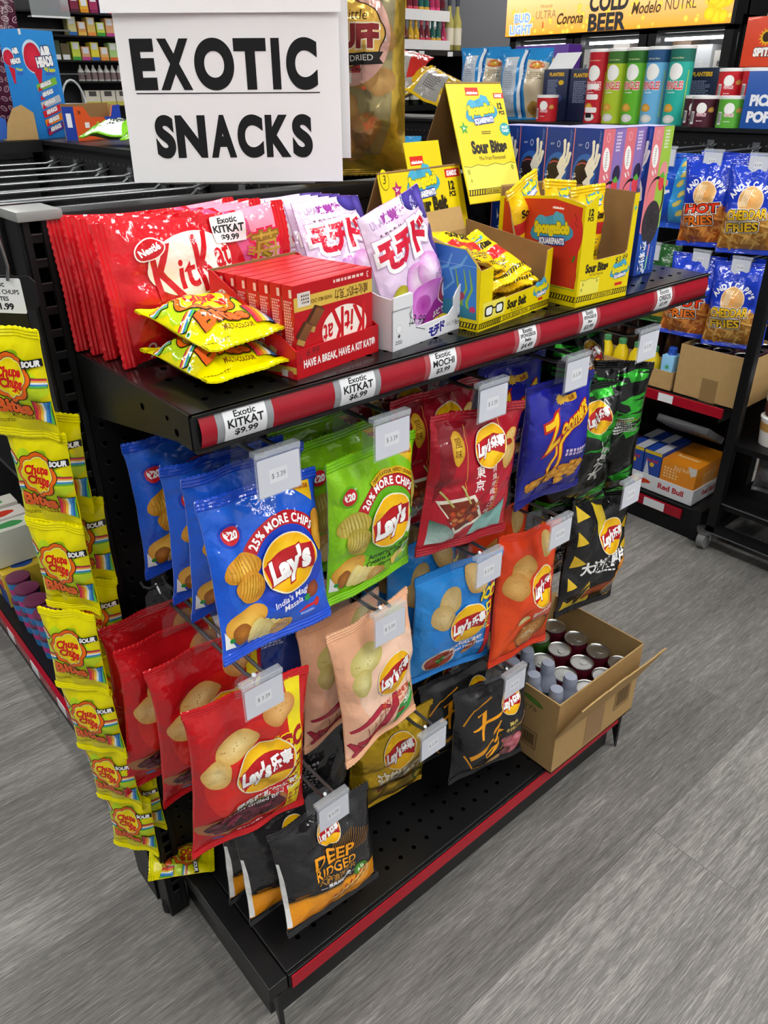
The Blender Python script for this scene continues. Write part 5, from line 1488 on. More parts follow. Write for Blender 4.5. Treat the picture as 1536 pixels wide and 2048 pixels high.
# ------------------------------------------------------------------ blue cookie boxes
def cookie_side(a):
    a.rect(-24.5, -105, 24.5, 105, '#1c3c92', '#18347f', 3)
    a.blob(-2, 50, 19, 24, 3, '#2f66c0', None, .1); a.ell(-5, 46, 14, 20, '#241a1a', '#35282a', n=24); a.arcband(-5, 46, 14.5, 16, 40, 130, '#c85a62')
    a.poly([(4, 66), (12, 74), (10, 56), (16, 48), (10, 40), (12, 26), (2, 14), (4, 30), (-3, 36), (5, 44), (-1, 54)], '#f4f2ea')
    for p in ([(8, 60), (11, 74), (10, 88)], [(11, 56), (16, 70), (17, 84)], [(10, 50), (18, 60), (21, 72)], [(8, 30), (6, 16), (0, 4)], [(10, 28), (11, 14), (8, 0)], [(11, 34), (17, 22), (18, 8)], [(2, 34), (-3, 24), (-6, 16)]):
        a.line(p, [5.5, 4, 4.4], '#f4f2ea'); a.ell(p[2][0], p[2][1], 2.6, 3, '#f4f2ea', n=10)
    a.ell(-1, 84, 3, 4.4, '#c8d4f0'); a.ell(-1, 84, 2.1, 3.4, '#1c3c92')
    for k, ch in enumerate('\u8f7b\u4e00\u9177'): a.text(ch, -19 + k * 1.5, 44 - k * 9, 7, '#e8ecf8', rot=-70, bold=.02)
    a.squig(20, 92, 3, 22, 8, '#8aa0d8', 2); a.squig(-12, 84, 7, 3, 2, '#c8d4f0', 1); a.rect(-24.5, -105, -23, 105, '#d8808a')
    for k, ch in enumerate('\u5965\u5229\u5965'): a.text(ch, 0, -24 - k * 26, 26, '#f2f4fa', rot=-90, bold=.05, out='#3a6ac8', outw=.06)
def cookie_front(l, r, fruit):
    def f(a):
        a.rect(-26.5, -105, 0, 105, l); a.rect(0, -105, 26.5, 105, r); a.poly([(-26.5, -105), (-26.5, -40), (0, -52), (26.5, -36), (26.5, -105)], '#2454b4', '#1c3c92')
        a.ell(-14, 66, 8, 16, '#f2f0ee', rot=10); a.squig(-14, 66, 4, 22, 7, '#6a6a70', 3); a.line([(-16, 46), (-12, 40)], 3, '#f0eeea'); a.line([(-10, 48), (-6, 42)], 2, '#f0eeea')
        a.squig(12, 88, 12, 26, 6, '#f0e8f0', 4); a.ell(-14, 94, 4, 6, '#e8b8c0'); a.ell(-14, 94, 3, 5, l)
        a.ell(2, 4, 24, 34, '#1f1a1c'); a.ell(0, 2, 22, 32, mixc(l, '#e0707a', .4)); a.poly([(0, 34), (20, 20), (22, 0), (10, -26), (0, -30)], r)
        a.ell(0, -28, 23, 32, '#2a2628', '#38343a', n=30); R = random.Random(4)
        for _ in range(30): a.ell(R.uniform(-15, 15), -28 + R.uniform(-22, 22), 1, 1, '#5a565c', n=6)
        a.blob(14, 46, 9, 12, 3, fruit, None, .1); a.blob(12, 28, 8, 11, 5, '#d8404c', None, .12); a.poly([(6, 38), (14, 44), (20, 36), (13, 34)], '#58a83a')
        for k, ch in enumerate('\u5965\u5229\u5965'): a.text(ch, -11, -62 - k * 16, 16, '#f2f4fa', rot=-84, bold=.04, out='#2a6ad0', outw=.08)
        a.line([(6, -60), (4, -98)], 3.4, '#8acfa0'); a.line([(6, -60), (5, -78)], 3.4, '#d8a0b4'); a.ell(-2, -100, 3.4, 3.4, '#c8d4f0'); a.squig(16, -82, 3, 36, 10, '#a8b8e8', 5)
    return f
CW, CD_, CH = .053, .0485, .211
CBLUE = simple('blue_carton', '#1c3c92', .4, coat=.2)
def cookie(label, l, r, fr):
    t = thing('cookie_box', label, 'cookie box', group='tall blue cookie boxes')
    box('carton', (0, 0, 0), (CW, CD_, CH), CBLUE, t, bev=.0007)
    a = Art(); cookie_side(a); flat_art(a, 'side_print', CARD, t, (-.0001, CD_ / 2, CH / 2), (0, -1, 0), (0, 0, 1))
    a = Art(); cookie_front(l, r, fr)(a); flat_art(a, 'front_print', CARD, t, (CW / 2, -.0001, CH / 2), (1, 0, 0), (0, 0, 1))
    a = Art(); a.rect(-26, -24, 26, 24, '#8c8cc4'); a.rect(-26, -24, 26, -22, '#d8ccd8'); flat_art(a, 'top_print', CARD, t, (CW / 2, CD_ / 2, CH + .0001), (1, 0, 0), (0, 1, 0))
    return t
c1 = cookie('x', '#d8707c', '#8a70b4', '#2f2848')
spots = [(.696, .072, 'tall blue cookie box in front, blue side and pink and purple face both showing'), (.696, .1215, 'tall blue cookie box second in the row of three blue sides'), (.696, .171, 'tall blue cookie box third in the row of blue sides'), (.696, .2205, 'tall blue cookie box farthest back, mostly behind the tall yellow card'),
         (.750, .073, 'tall pink and purple cookie box between the blue row and the green-edged box'), (.750, .1225, 'tall cookie box behind the pink and purple one, only its top showing')]
for k, (x, y, lb) in enumerate(spots):
    o = c1 if k == 0 else dup(c1)
    o.location = (x, y, ZS); o['label'] = lb
c2 = cookie('tall cookie box with a pink and green face, nearest the empty end of the shelf', '#dc8088', '#9ac046', '#e09098')
c2.location = (.8035, .062, ZS)
# ------------------------------------------------------------------ hanging strips of candy packs at the left end
def strip(label, x, y, zt, n, turn, seed, end=None):
    t = thing('candy_strip', label, 'candy strip', (x, y, zt), (0, 0, radians(turn)), 'hanging strips of yellow candy packs')
    R = random.Random(seed); Tm = Matrix.Translation((x, y, zt)) @ Matrix.Rotation(radians(turn), 4, 'Z')
    proto = STRIP_PACK
    for k in range(n):
        p = dup(proto)
        for a in ('label', 'category', 'group'):
            if a in p: del p[a]
        p.parent = t
        p.location = (R.uniform(-.002, .002), R.uniform(-.004, .004) + .012 * sin(k * 1.3), -.1165 * k)
        p.rotation_euler = (R.uniform(-.06, .04), R.uniform(-.02, .02), R.uniform(-.06, .06))
    if end:
        p = dup(proto)
        for a in ('label', 'category', 'group'):
            if a in p: del p[a]
        p.parent = t; p.matrix_basis = Tm.inverted() @ end
    return t
STRIP_PACK = make_bag('pack', None, None, None, .080, .1225, .010, '#efe600', pack_art(.080, .1225), STRIPM, 83, '#e8de00', (12, 18), seal=.010, wr=1.0)
T0 = Matrix.Translation((-.082, .232, 1.066)) @ Matrix.Rotation(radians(-56), 4, 'Z')
ei = T0.inverted()
cs1 = strip('front yellow strip of candy packs hanging at the left end of the gondola', -.082, .232, 1.066, 7, -56, 5)
cs2 = strip('rear yellow strip of candy packs, its tail lying on the base deck', -.052, .262, .955, 6, -40, 9,
            Matrix.Translation((-.046, .286, .140)) @ Matrix.Rotation(radians(-118), 4, 'Z') @ Matrix.Rotation(radians(-93), 4, 'X') @ Matrix.Scale(.86, 4) @ Matrix.Translation((0, 0, .115)))
for o in [STRIP_PACK] + list(STRIP_PACK.children_recursive): bpy.data.objects.remove(o)
t = thing('hang_strip', 'black clip strip with a white price card on a wire hook at the left end', 'hanger', (-.066, .245, 1.10), (0, 0, radians(-50)))
BP = simple('black_plastic', '#17171a', .35)
m = MB(); m.tube([(-.004, -.002, .02), (-.006, -.006, .05), (.0, -.010, .068), (.008, -.006, .062), (.010, -.004, .03), (.006, -.004, .016)], .0016, 8); m.build('wire_hook', ZINC, t, smooth=True)
m = MB(); m.prism([(-.04, -.014), (.028, -.014), (.034, -.008), (.034, .014), (.028, .02), (-.04, .02)], -.001, .001, Matrix(((1, 0, 0, 0), (0, 0, 1, 0), (0, 1, 0, 0), (0, 0, 0, 1)))); hd = m.build('card_holder', BP, t)
a = Art(); a.rrect(-27, -19, 21, 17, 2, '#eceef0'); a.text('Exotic', -8, 11, 8, '#17181c', w=20, bold=.02); a.text('CHUPA CHUPS', -4, 3, 6.5, '#17181c', w=42, bold=.02); a.text('BITES', -4, -4, 6, '#17181c', w=15, bold=.03); a.text('$1.99', -4, -12, 9, '#17181c', w=23, bold=.04)
flat_art(a, 'price_card', CARD, hd, (-.003, -.0013, .001), (1, 0, 0), (0, 0, 1))
m = MB(); m.box(-.016, 0, -.075, .016, .002, -.014); m.build('plastic_strip', BP, t)
m = MB(); m.box(-.014, -.006, -.075, .014, .0, -.043, bev=.002, M=Matrix.Rotation(.15, 4, 'X')); m.box(-.005, -.009, -.07, .005, -.005, -.05); m.build('clip', BP, t)

# ------------------------------------------------------------------ the paper sign
sg = thing('paper_sign', 'white paper sign reading EXOTIC SNACKS standing on the gondola top', 'sign', (.281, .345, 1.178), (0, 0, radians(-40.3)))
def sheet_fn(W, z0, z1, curl, off, xo=0):
    def f(x, z):
        t = (z - z0) / (z1 - z0)
        return (x + xo, off - curl * max(0, 1 - t) ** 2.2 * .5 + .0025 * sin(x * 14 + 1) * max(0, 1 - t), z)
    return f
SHEETM = simple('glossy_sheet', '#f3f4f5', .16, spec=.5, coat=.5, coatr=.04)
def sheet(name, W, z0, z1, f, par, mat=SHEETM, n=14):
    V = []; F = []
    for s in (0, 1):
        for i in range(n + 1):
            for j in range(n + 1):
                x, y, z = f(-W / 2 + W * i / n, z0 + (z1 - z0) * j / n); V.append((x, y + s * .0005, z))
    q = (n + 1) ** 2
    for i in range(n):
        for j in range(n):
            a_, b_, c_, d_ = i * (n + 1) + j, (i + 1) * (n + 1) + j, (i + 1) * (n + 1) + j + 1, i * (n + 1) + j + 1
            F += [(a_, b_, c_, d_), (q + d_, q + c_, q + b_, q + a_)]
    me = bpy.data.meshes.new(name); me.from_pydata(V, [], F); me.shade_smooth()
    return obj(name, me, mat, par)
f1 = sheet_fn(.279, 0, .206, .016, 0)
p1 = sheet('front_page', .274, 0, .206, f1, sg)
f2 = sheet_fn(.279, .03, .21, .004, .006, .010)
sheet('rear_page', .276, .027, .214, f2, sg, simple('plain_sheet', '#eceef0', .5))
f3 = sheet_fn(.279, .188, .29, .004, -.004, -.004)
sheet('top_flap', .288, .188, .29, f3, sg, simple('flap_sheet', '#f3f4f5', .4))
a = Art()
a.res = 12
for word, y, em, xs in (('EXOTIC', 134.5, 70, ((262, 309), (315, 380), (387, 467), (468, 533), (543, 560), (572, 635))), ('SNACKS', 54, 62, ((292, 332), (335, 397), (405, 458), (462, 516), (521, 573), (577, 619)))):
    for ch, (x0, x1) in zip(word, xs): a.text(ch, ((x0 + x1) / 2 - 458) * .616, y, em, '#17181a', w=(x1 - x0) * .616, bold=.055)
a.rect(-120, 102.3, 111, 103.5, '#1c1d1f')
def fs(q):
    P = np.array([f1(x * .001, y * .001) for x, y in q[:, :2]]); P[:, 1] -= .0004
    return P, None
bm_obj(art_bm(a, None, [((x, 0, 0), (1, 0, 0)) for x in range(-130, 131, 10)] + [((0, y, 0), (0, 1, 0)) for y in range(20, 180, 10)]), fs, 'lettering', PAPER, p1)
m = MB(); m.box(-.13, .007, -.002, .13, .011, .02); m.box(-.1, -.004, -.0025, .1, .03, -.0005); m.build('sign_base', CLEAR, sg)

# ------------------------------------------------------------------ gold stand-up pouch behind the sign
a = Art(); a.rect(-78, -132, 78, 132, '#c2a23c', '#b8962e', 6); a.poly([(-62, -104), (-66, 0), (-64, 84), (-40, 96), (40, 96), (64, 84), (60, 0), (56, -70), (40, -108)], '#8a8262', '#9a8a58')
R = random.Random(12)
for k in range(15): a.blob(R.uniform(-44, 42), -100 + k * 11 + R.uniform(-6, 6), R.uniform(20, 30), R.uniform(16, 24), k, '#d0a766', '#a87c42', .2)
a.rect(-78, 100, 78, 132, '#8d7426', '#a88a30'); a.rect(-78, 112, 78, 114, '#c8aa4c')
a.ell(-4, 34, 60, 58, '#d9a89a', n=40)
for i in range(-4, 5):
    for j in range(-4, 5):
        x, y = -4 + i * 12, 34 + j * 12
        if (i * i + j * j) > 16: continue
        if i % 2 and j % 2: a.rect(x - 6, y - 6, x + 6, y + 6, '#a83034')
        elif i % 2 == 0 and j % 2 == 0: a.rect(x - 6, y - 6, x + 6, y + 6, '#f0e9e4')
a.flower(-4, 36, 54, 8, .07, '#3a2410', sy=.72); a.flower(-4, 36, 52, 8, .07, '#e0b250', sy=.72); a.text('n Brittle', -2, 56, 15, '#3a2410', w=52, shear=.2); a.text('PUFF', 4, 33, 34, '#8a2428', w=72, bold=.06, out='#f2e4c4', outw=.05)
a.poly([(-48, 12), (46, 16), (40, 8), (46, 2), (-48, -2)], '#1c1a18'); a.text('FREEZE DRIED', -4, 8, 9.5, '#f2eee4', w=70, rot=2); a.text('NET WT 3oz (85g)', -2, -4, 4.5, '#3a2410')
gp = make_bag('snack_pouch', 'gold stand-up pouch of brittle puffs with a round gingham label, behind the sign', 'snack pouch', None, .156, .268, .028, '#c2a23c', a, FOIL, 91, '#b8962e', (20, 28), seal=.008, wr=1.3, org='mid', top_flat=.2)
gp.location = (.452, .318, 1.177); gp.rotation_euler = (-.03, 0, radians(-40))

# ------------------------------------------------------------------ kraft carton with cans and bottles on the base deck
X0, X1, Y0, Y1, Z0, Z1 = .634, .905, -.024, .20, ZB + .0006, .298
ct = thing('carton', 'open brown cardboard carton of drinks overhanging the right end of the base deck', 'carton', (X0, Y0, Z0))
w_, d_, h_ = X1 - X0, Y1 - Y0, Z1 - Z0
box('carton_floor', (0, 0, 0), (w_, d_, .003), KRAFT, ct)
for nm, b0, b1 in (('front_panel', (0, 0, 0), (w_, .003, h_ - .004)), ('back_panel', (0, d_ - .003, 0), (w_, d_, h_ + .01)), ('side_panel', (0, .003, 0), (.003, d_ - .003, h_ - .003)), ('side_panel', (w_ - .003, .003, 0), (w_, d_ - .003, h_))):
    q = box(nm, b0, b1, KRAFT, ct)
    if nm == 'side_panel' and b0[0] == 0:
        a = Art(); a.blob(-60, 148, 24, 7, 3, '#5f8a3a', '#4a7230', .1, -10); a.text('\u30a2\u30c3\u30d7\u30eb', -70, 128, 13, '#4a3f2c', w=44, bold=.02); a.rect(-80, 30, -42, 74, '#3a3022'); a.rect(-79, 31, -43, 73, '#9a7a50'); a.barcode(-76, 36, -46, 68); a.rect(-76, 36, -46, 68, '#8d6f46')
        for k in range(9): a.rect(-74 + k * 3, 40, -73 + k * 3 + (k % 2), 66, '#3a3022')
        flat_art(a, 'side_print', PAPER, q, (-.0002, 0, 0), (0, -1, 0), (0, 0, 1))
    if nm == 'front_panel':
        a = Art(); a.rect(196, 40, 250, 96, '#3a3022'); a.rect(197.5, 41.5, 248.5, 94.5, '#9a7a50')
        for k in range(12): a.rect(202 + k * 3.6, 48, 203.6 + k * 3.6 + (k % 3) * .5, 88, '#3a3022')
        a.rect(0, 92, 271, 93.2, '#6f5634'); flat_art(a, 'front_print', PAPER, q, (0, -.0002, 0), (1, 0, 0), (0, 0, 1))
R = random.Random(5)
top = [(-.004, .0)] + [(x, .112 + R.uniform(-.005, .004) + .01 * sin(x * 20)) for x in np.linspace(.0, w_ + .012, 22)] + [(w_ + .004, .0)]
m = MB(); Mf = Matrix.Translation((0, -.0015, h_ - .088)) @ Matrix.Rotation(.42, 4, 'X') @ My
m.prism(top, 0, .003, Mf); fl = m.build('torn_flap', KRAFT, ct)
box('packing_tape', (.10, -.0006, .01), (.16, -.0001, h_ - .09), simple('brown_tape', '#94734a', .3), ct)
can = thing('drink_can', 'x', 'can', group='silver-topped cans in the carton')
MAR = simple('maroon_can_print', '#5c1626', .25, metal=.4, coat=.4); GRNC = simple('green_can_print', '#3f6a2a', .25, metal=.4, coat=.4)
m = MB(); m.lathe([(.021, 0), (.0255, .005), (.0265, .012), (.0265, .106), (.0258, .111), (.0235, .117)], 28); bdy = m.build('can_body', MAR, can, smooth=True)
m = MB(); m.lathe([(.0236, .1165), (.0246, .119), (.0240, .1205), (.0225, .1195), (.0215, .1172), (.0012, .1174)], 28); m.build('lid', ALU, can, smooth=True)
m = MB(); m.lathe([(.0045, .1163), (.0085, .1166), (.0085, .1176), (.0045, .1176)], 14, c=(0, -.006, .0012)); m.lathe([(.001, .1172), (.004, .1172), (.004, .119), (.001, .119)], 10); m.build('pull_tab', ALU, can)
ocan = ['back row', 'second row back', 'third row back', 'front row']
k = 0
for j, y in enumerate((.172, .115, .058, .004)):
    for i, x in enumerate((.876, .82, .764)):
        o = can if k == 0 else dup(can); k += 1
        o.location = (x, y + .0, Z0 + .0034); o.rotation_euler = (0, 0, R.uniform(0, 6)); o['label'] = 'silver-lidded maroon can, %s, %s from the outer side of the carton' % (ocan[j], ('first', 'second', 'third')[i])
        if (i, j) == (1, 0):
            for c in o.children:
                if c.name.startswith('can_body'): c.data = c.data.copy(); c.data.materials[0] = GRNC
            o['label'] = 'green can with silver lid in the back row of the carton'
bt = thing('drink_bottle', 'x', 'bottle', group='frosted-cap bottles in the carton')
m = MB(); m.lathe([(.02, 0), (.0232, .004), (.0235, .06), (.0215, .075), (.0235, .09), (.0225, .115), (.0165, .135), (.012, .145), (.012, .15)], 24); m.build('bottle_body', simple('dark_teal_bottle', '#20343c', .12, coat=.6), bt, smooth=True)
m = MB(); m.lathe([(.0222, .112), (.0226, .116), (.017, .138), (.0130, .147), (.0136, .150), (.0136, .168), (.0118, .172), (.0118, .1735)], 24); m.build('frosted_cap', simple('frosted_cap', '#a6aec4', .35, trans=.25), bt, smooth=True)
k = 0
for j, y in enumerate((.17, .118, .066, .012)):
    for i, x in enumerate((.713, .665)):
        o = bt if k == 0 else dup(bt); k += 1
        o.location = (x, y - .004 * i, Z0 + .0034); o['label'] = 'frosted-cap dark bottle in the carton, %s, %s the cans' % (ocan[j], ('next to', 'farther from')[i])
# ------------------------------------------------------------------ rack across the aisle (faces the camera side, -x)
XP, XF = 2.12, 1.846
rk = thing('aisle_rack', 'long black pegboard rack across the aisle with red price strips', 'display rack', (2.12, 1.35, 0))
R0 = Vector((2.12, 1.35, 0))
def rb_(name, a, b_, mat, par=rk, bev=0): return box(name, tuple(Vector(a) - R0), tuple(Vector(b_) - R0), mat, par, bev)
pbm = rb_('pegboard', (XP, .36, .1), (XP + .016, 2.6, 1.165), BLACK)
h = MB()
for i in range(84):
    for j in range(9):
        y, z = .38 + i * .0254 - R0.y, .93 + j * .0254
        h.quad([(XP - .0006 - R0.x, y + .0034 * cos(-a * pi / 3), z + .0034 * sin(-a * pi / 3)) for a in range(6)])
h.build('peg_holes', RIM_GLINT, pbm)['kind'] = 'stuff'
rb_('top_board', (XP - .012, .33, 1.166), (2.52, 2.6, 1.176), BLACK2)
for y in (.33, 1.45, 2.57): rb_('upright', (XP - .012, y, 0), (XP + .03, y + .03, 1.166), BLACK)
rb_('base_deck', (XF, .36, .0), (XP, 2.6, .1), BLACK)
rb_('base_bracket', (XF - .004, .335, .0), (XP, .362, .108), BLACK2)
m = MB()
rb_('price_strip', (XF - .008, .40, .058), (XF - .001, 2.6, .09), CRIMSON)
for k, y in enumerate((.46, .80, 1.1)): rb_('price_label', (XF - .0095, y, .06), (XF - .0085, y + .075, .088), WHITEC)
sh2 = thing('rack_shelf', 'black shelf with a red strip half way up the rack across the aisle', 'shelf', (2.0, 1.35, .452))
S2 = Vector((2.0, 1.35, .452))
def s2(name, a, b_, mat, bev=0): return box(name, tuple(Vector(a) - S2), tuple(Vector(b_) - S2), mat, sh2, bev)
s2('deck', (XF + .004, .36, .44), (XP - .001, 2.55, .452), BLACK2)
s2('bracket', (XF + .01, .352, .40), (XP - .001, .358, .452), BLACK)
s2('price_strip', (XF - .006, .34, .422), (XF + .003, 2.55, .451), CRIMSON)
for y in (.50, .95): s2('price_label', (XF - .0075, y, .424), (XF - .0065, y + .05, .449), WHITEC)

def cans_art(f, r, n):
    a = Art(); f(a); return a
# carton of dark cans on that shelf
t = thing('carton', 'plain brown carton of dark cans on the shelf across the aisle', 'carton', (1.86, .30, .4525))
for nm, b0, b1 in (('carton_floor', (0, 0, 0), (.22, .215, .003)), ('front_panel', (0, 0, 0), (.003, .215, .155)), ('back_panel', (.217, 0, 0), (.22, .215, .155)), ('side_panel', (.003, 0, 0), (.217, .003, .15)), ('side_panel', (.003, .212, 0), (.217, .215, .155))): box(nm, b0, b1, KRAFT, t)
box('packing_tape', (-.0006, .08, .0), (-.0001, .13, .07), simple('tape', '#8a7048', .3), t)
dc = thing('drink_can', 'x', 'can', group='dark cans in the plain carton')
m = MB(); m.lathe([(.026, 0), (.030, .006), (.030, .135), (.026, .146)], 20); m.build('can_body', simple('plum_can', '#40202e', .3, metal=.4), dc, smooth=True)
m = MB(); m.lathe([(.0262, .146), (.0275, .149), (.0255, .1495), (.024, .146)], 20); m.build('lid', ALU, dc, smooth=True)
k = 0
for i in range(3):
    for j in range(3):
        o = dc if k == 0 else dup(dc); k += 1
        o.location = (1.898 + .065 * i, .338 + .066 * j, .456); o['label'] = 'dark can in the plain brown carton, %s row, %s along from the post' % (('front', 'middle', 'back')[i], ('first', 'second', 'third')[j])
# tray of bottles
t = thing('carton', 'low brown cardboard tray of juice bottles on the shelf across the aisle', 'carton', (1.858, .525, .4525))
for nm, b0, b1 in (('tray_floor', (0, 0, 0), (.12, .75, .003)), ('front_panel', (0, 0, 0), (.003, .75, .06)), ('back_panel', (.117, 0, 0), (.12, .75, .06)), ('side_panel', (.003, 0, 0), (.117, .003, .06)), ('side_panel', (.003, .747, 0), (.117, .75, .06))): box(nm, b0, b1, KRAFT, t)
def bottle(name, label, cat, group, prof, col, capprof, capcol, band=None, rough=.1):
    t = thing(name, label, cat, group=group)
    m = MB(); m.lathe(prof, 18); m.build('bottle_body', simple(name + '_glass', col, rough, coat=.5), t, smooth=True)
    m = MB(); m.lathe(capprof, 14); m.build('cap', simple(name + '_cap', capcol, .35), t, smooth=True)
    if band:
        m = MB(); m.lathe([(band[0], band[1]), (band[0], band[2])], 18, cap=False); m.build('wrap_label', simple(name + '_label', band[3], .4), t, smooth=True)
    return t
def row(proto, places, lab, ordw):
    for k, p in enumerate(places):
        o = proto if k == 0 else dup(proto)
        o.location = p; o['label'] = lab % ordw[k]
nth = ['first', 'second', 'third', 'fourth', 'fifth', 'sixth', 'seventh', 'eighth', 'ninth', 'tenth', 'eleventh', 'twelfth', 'thirteenth', 'fourteenth', 'fifteenth', 'sixteenth']
row(bottle('lemonade_bottle', 'x', 'bottle', 'yellow lemonade bottles', [(.024, 0), (.027, .006), (.027, .05), (.023, .075), (.012, .095), (.011, .10)], '#e0c41c', [(.013, .098), (.013, .112), (.011, .114)], '#4a8a5a', (.0274, .01, .035, '#5a6ab8')),
    [(1.895, .62 + .058 * k, .4558) for k in range(9)], 'yellow lemonade bottle with a green cap in the low tray, %s from the carton', nth)
row(bottle('soda_bottle', 'x', 'bottle', 'dark bottles with blue caps', [(.03, 0), (.034, .008), (.034, .10), (.03, .13), (.015, .165), (.014, .175)], '#3a2420', [(.0175, .168), (.0175, .198), (.015, .2)], '#1d2f8a', (.0344, .03, .09, '#2a1c1c')),
    [(2.03, .55 + .075 * k, .4525) for k in range(9)], 'tall dark soda bottle with a blue cap behind the low tray, %s from the carton', nth)
t = thing('juice_carton', 'light blue coconut water carton with a blue cap beside the plain brown carton', 'carton', (1.885, .552, .4558))
a_ = (.024, .02)
box('carton_body', (-.024, -.02, 0), (.024, .02, .105), simple('sky_carton', '#8cc4ea', .4), t, bev=.003)
m = MB(); m.lathe([(.013, .105), (.013, .125), (.011, .127)], 14); m.lathe([(.02, .103), (.012, .115)], 4); m.build('cap', simple('royal_cap', '#1c4aa8', .4), t)
a = Art(); a.text('vita', 0, 40, 14, '#1c4aa8', bold=.04); a.text('coco', 0, 24, 14, '#1c4aa8', bold=.04); a.star(2, 70, 12, '#3a9a5a', 7, .3); a.ell(-5, 24, 2.5, 2.5, '#5aa83a'); a.ell(8, 24, 2.5, 2.5, '#5aa83a')
flat_art(a, 'front_print', CARD, t, (-.0242, 0, 0), (0, -1, 0), (0, 0, 1))

# white energy drink tray and packs on the base
t = thing('drink_tray', 'white cardboard tray of energy drinks with red lettering, low on the rack across the aisle', 'tray', (1.862, .385, .1005))
for nm, b0, b1 in (('tray_floor', (0, 0, 0), (.2, .275, .003)), ('front_panel', (0, 0, 0), (.003, .275, .055)), ('back_panel', (.197, 0, 0), (.2, .275, .055)), ('side_panel', (.003, 0, 0), (.197, .003, .055)), ('side_panel', (.003, .272, 0), (.197, .275, .055))):
    q = box(nm, b0, b1, WHITEC, t)
    if nm == 'front_panel':
        a = Art(); a.text('Red Bull', 60, 32, 26, '#b8323c', w=92, bold=.04); a.poly([(-137, 0), (-137, 55), (-96, 55), (-60, 0)], '#26408f'); a.blob(-84, 26, 16, 9, 3, '#e8a81c', '#c8401c', .3); a.blob(-46, 30, 26, 10, 4, '#d8431c', '#c03a1c', .3); a.ell(-66, 28, 11, 11, '#f0c02a')
        a2 = Art()
        for V, F, Cc, Lr, bb in a.sh: a2.add(V, F, Cc)
        flat_art(a2, 'front_print', CARD, q, (-.0002, .1375, 0), (0, -1, 0), (0, 0, 1))
    if nm == 'side_panel' and b0[1] == 0:
        a = Art(); a.text('Red Bull', 100, 30, 26, '#b8323c', w=80, bold=.04); flat_art(a, 'side_print', CARD, q, (0, -.0002, 0), (1, 0, 0), (0, 0, 1))
t = thing('drink_pack', 'orange box of energy drink cans standing in the white tray', 'drink box', (1.867, .389, .104))
box('carton_body', (0, 0, 0), (.19, .122, .125), simple('orange_carton', '#e08a1c', .35, coat=.3), t, bev=.002)
a = Art(); a.squig(-20, 20, 60, 40, 4, '#f4c88a', 3); a.text('Red Bull', 10, 45, 18, '#f4dcb8', w=50); a.poly([(61, 62), (30, 62), (44, 30), (61, 40)], '#d9d4cc'); a.text('4x', -48, -36, 12, '#f8f0e4', bold=.05)
flat_art(a, 'front_print', CARD, t, (-.0002, .061, .0625), (0, -1, 0), (0, 0, 1))
a = Art(); a.squig(0, 10, 90, 50, 5, '#f0c078', 3); flat_art(a, 'side_print', CARD, t, (.095, -.0002, .0625), (1, 0, 0), (0, 0, 1))
a = Art(); a.text('Summer', 0, 0, 22, '#f6d8a8', w=80, bold=.03, rot=-90); flat_art(a, 'top_print', CARD, t, (.06, .061, .1252), (1, 0, 0), (0, 1, 0))
def four(label, y):
    t = thing('drink_pack', label, 'drink box', (1.869, y, .104), group='blue and silver can packs in the white tray')
    box('carton_body', (0, 0, 0), (.18, .062, .135), simple('royal_blue_carton', '#22459c', .35, coat=.3), t, bev=.002)
    a = Art(); a.poly([(-31, -67), (-20, 40), (8, -67)], '#c4c8d0'); a.poly([(31, -67), (31, -20), (12, -67)], '#c4c8d0'); a.rect(-31, 56, 31, 67, '#e0c02a'); a.ell(0, 20, 8, 8, '#e8b82a'); a.text('Red Bull', 0, 34, 13, '#c8323c', w=40, bold=.04)
    flat_art(a, 'front_print', CARD, t, (-.0002, .031, .0675), (0, -1, 0), (0, 0, 1))
    a = Art(); a.rect(-90, -31, 0, 0, '#c4c8d0'); a.rect(0, 0, 90, 31, '#c4c8d0'); flat_art(a, 'top_print', CARD, t, (.09, .031, .1352), (1, 0, 0), (0, 1, 0))
four('blue and silver energy drink pack next to the orange box', .515); four('blue and silver energy drink pack farther from the orange box', .582)
t = thing('parcel', 'dull grey wrapped pack tucked under the shelf behind the energy drinks', 'parcel', (1.99, .50, .30), (.0, .5, 0)); box('wrap', (-.07, -.09, -.012), (.07, .09, .012), simple('grey_shrink_wrap', '#77787c', .3, vary=.2), t, bev=.004); box('paper_label', (-.06, -.02, .0122), (.0, .03, .0128), WHITEC, t)
for k, (y, c) in enumerate(((.68, '#8a2438'), (.80, '#5a6a3a'), (.93, '#c8b04a'), (1.08, '#2a4a8a'))):
    t = thing('snack_box', '%s snack carton on the base of the rack across the aisle' % ('maroon', 'olive', 'straw yellow', 'navy')[k], 'box', (1.88, y, .1005)); box('carton_body', (0, 0, 0), (.16, .1, .1 + .02 * (k % 2)), simple('snack_carton_ink', c, .4), t, bev=.002); box('lid_seam', (-.0006, .0, .06), (.0, .1, .062), WHITEC, t)

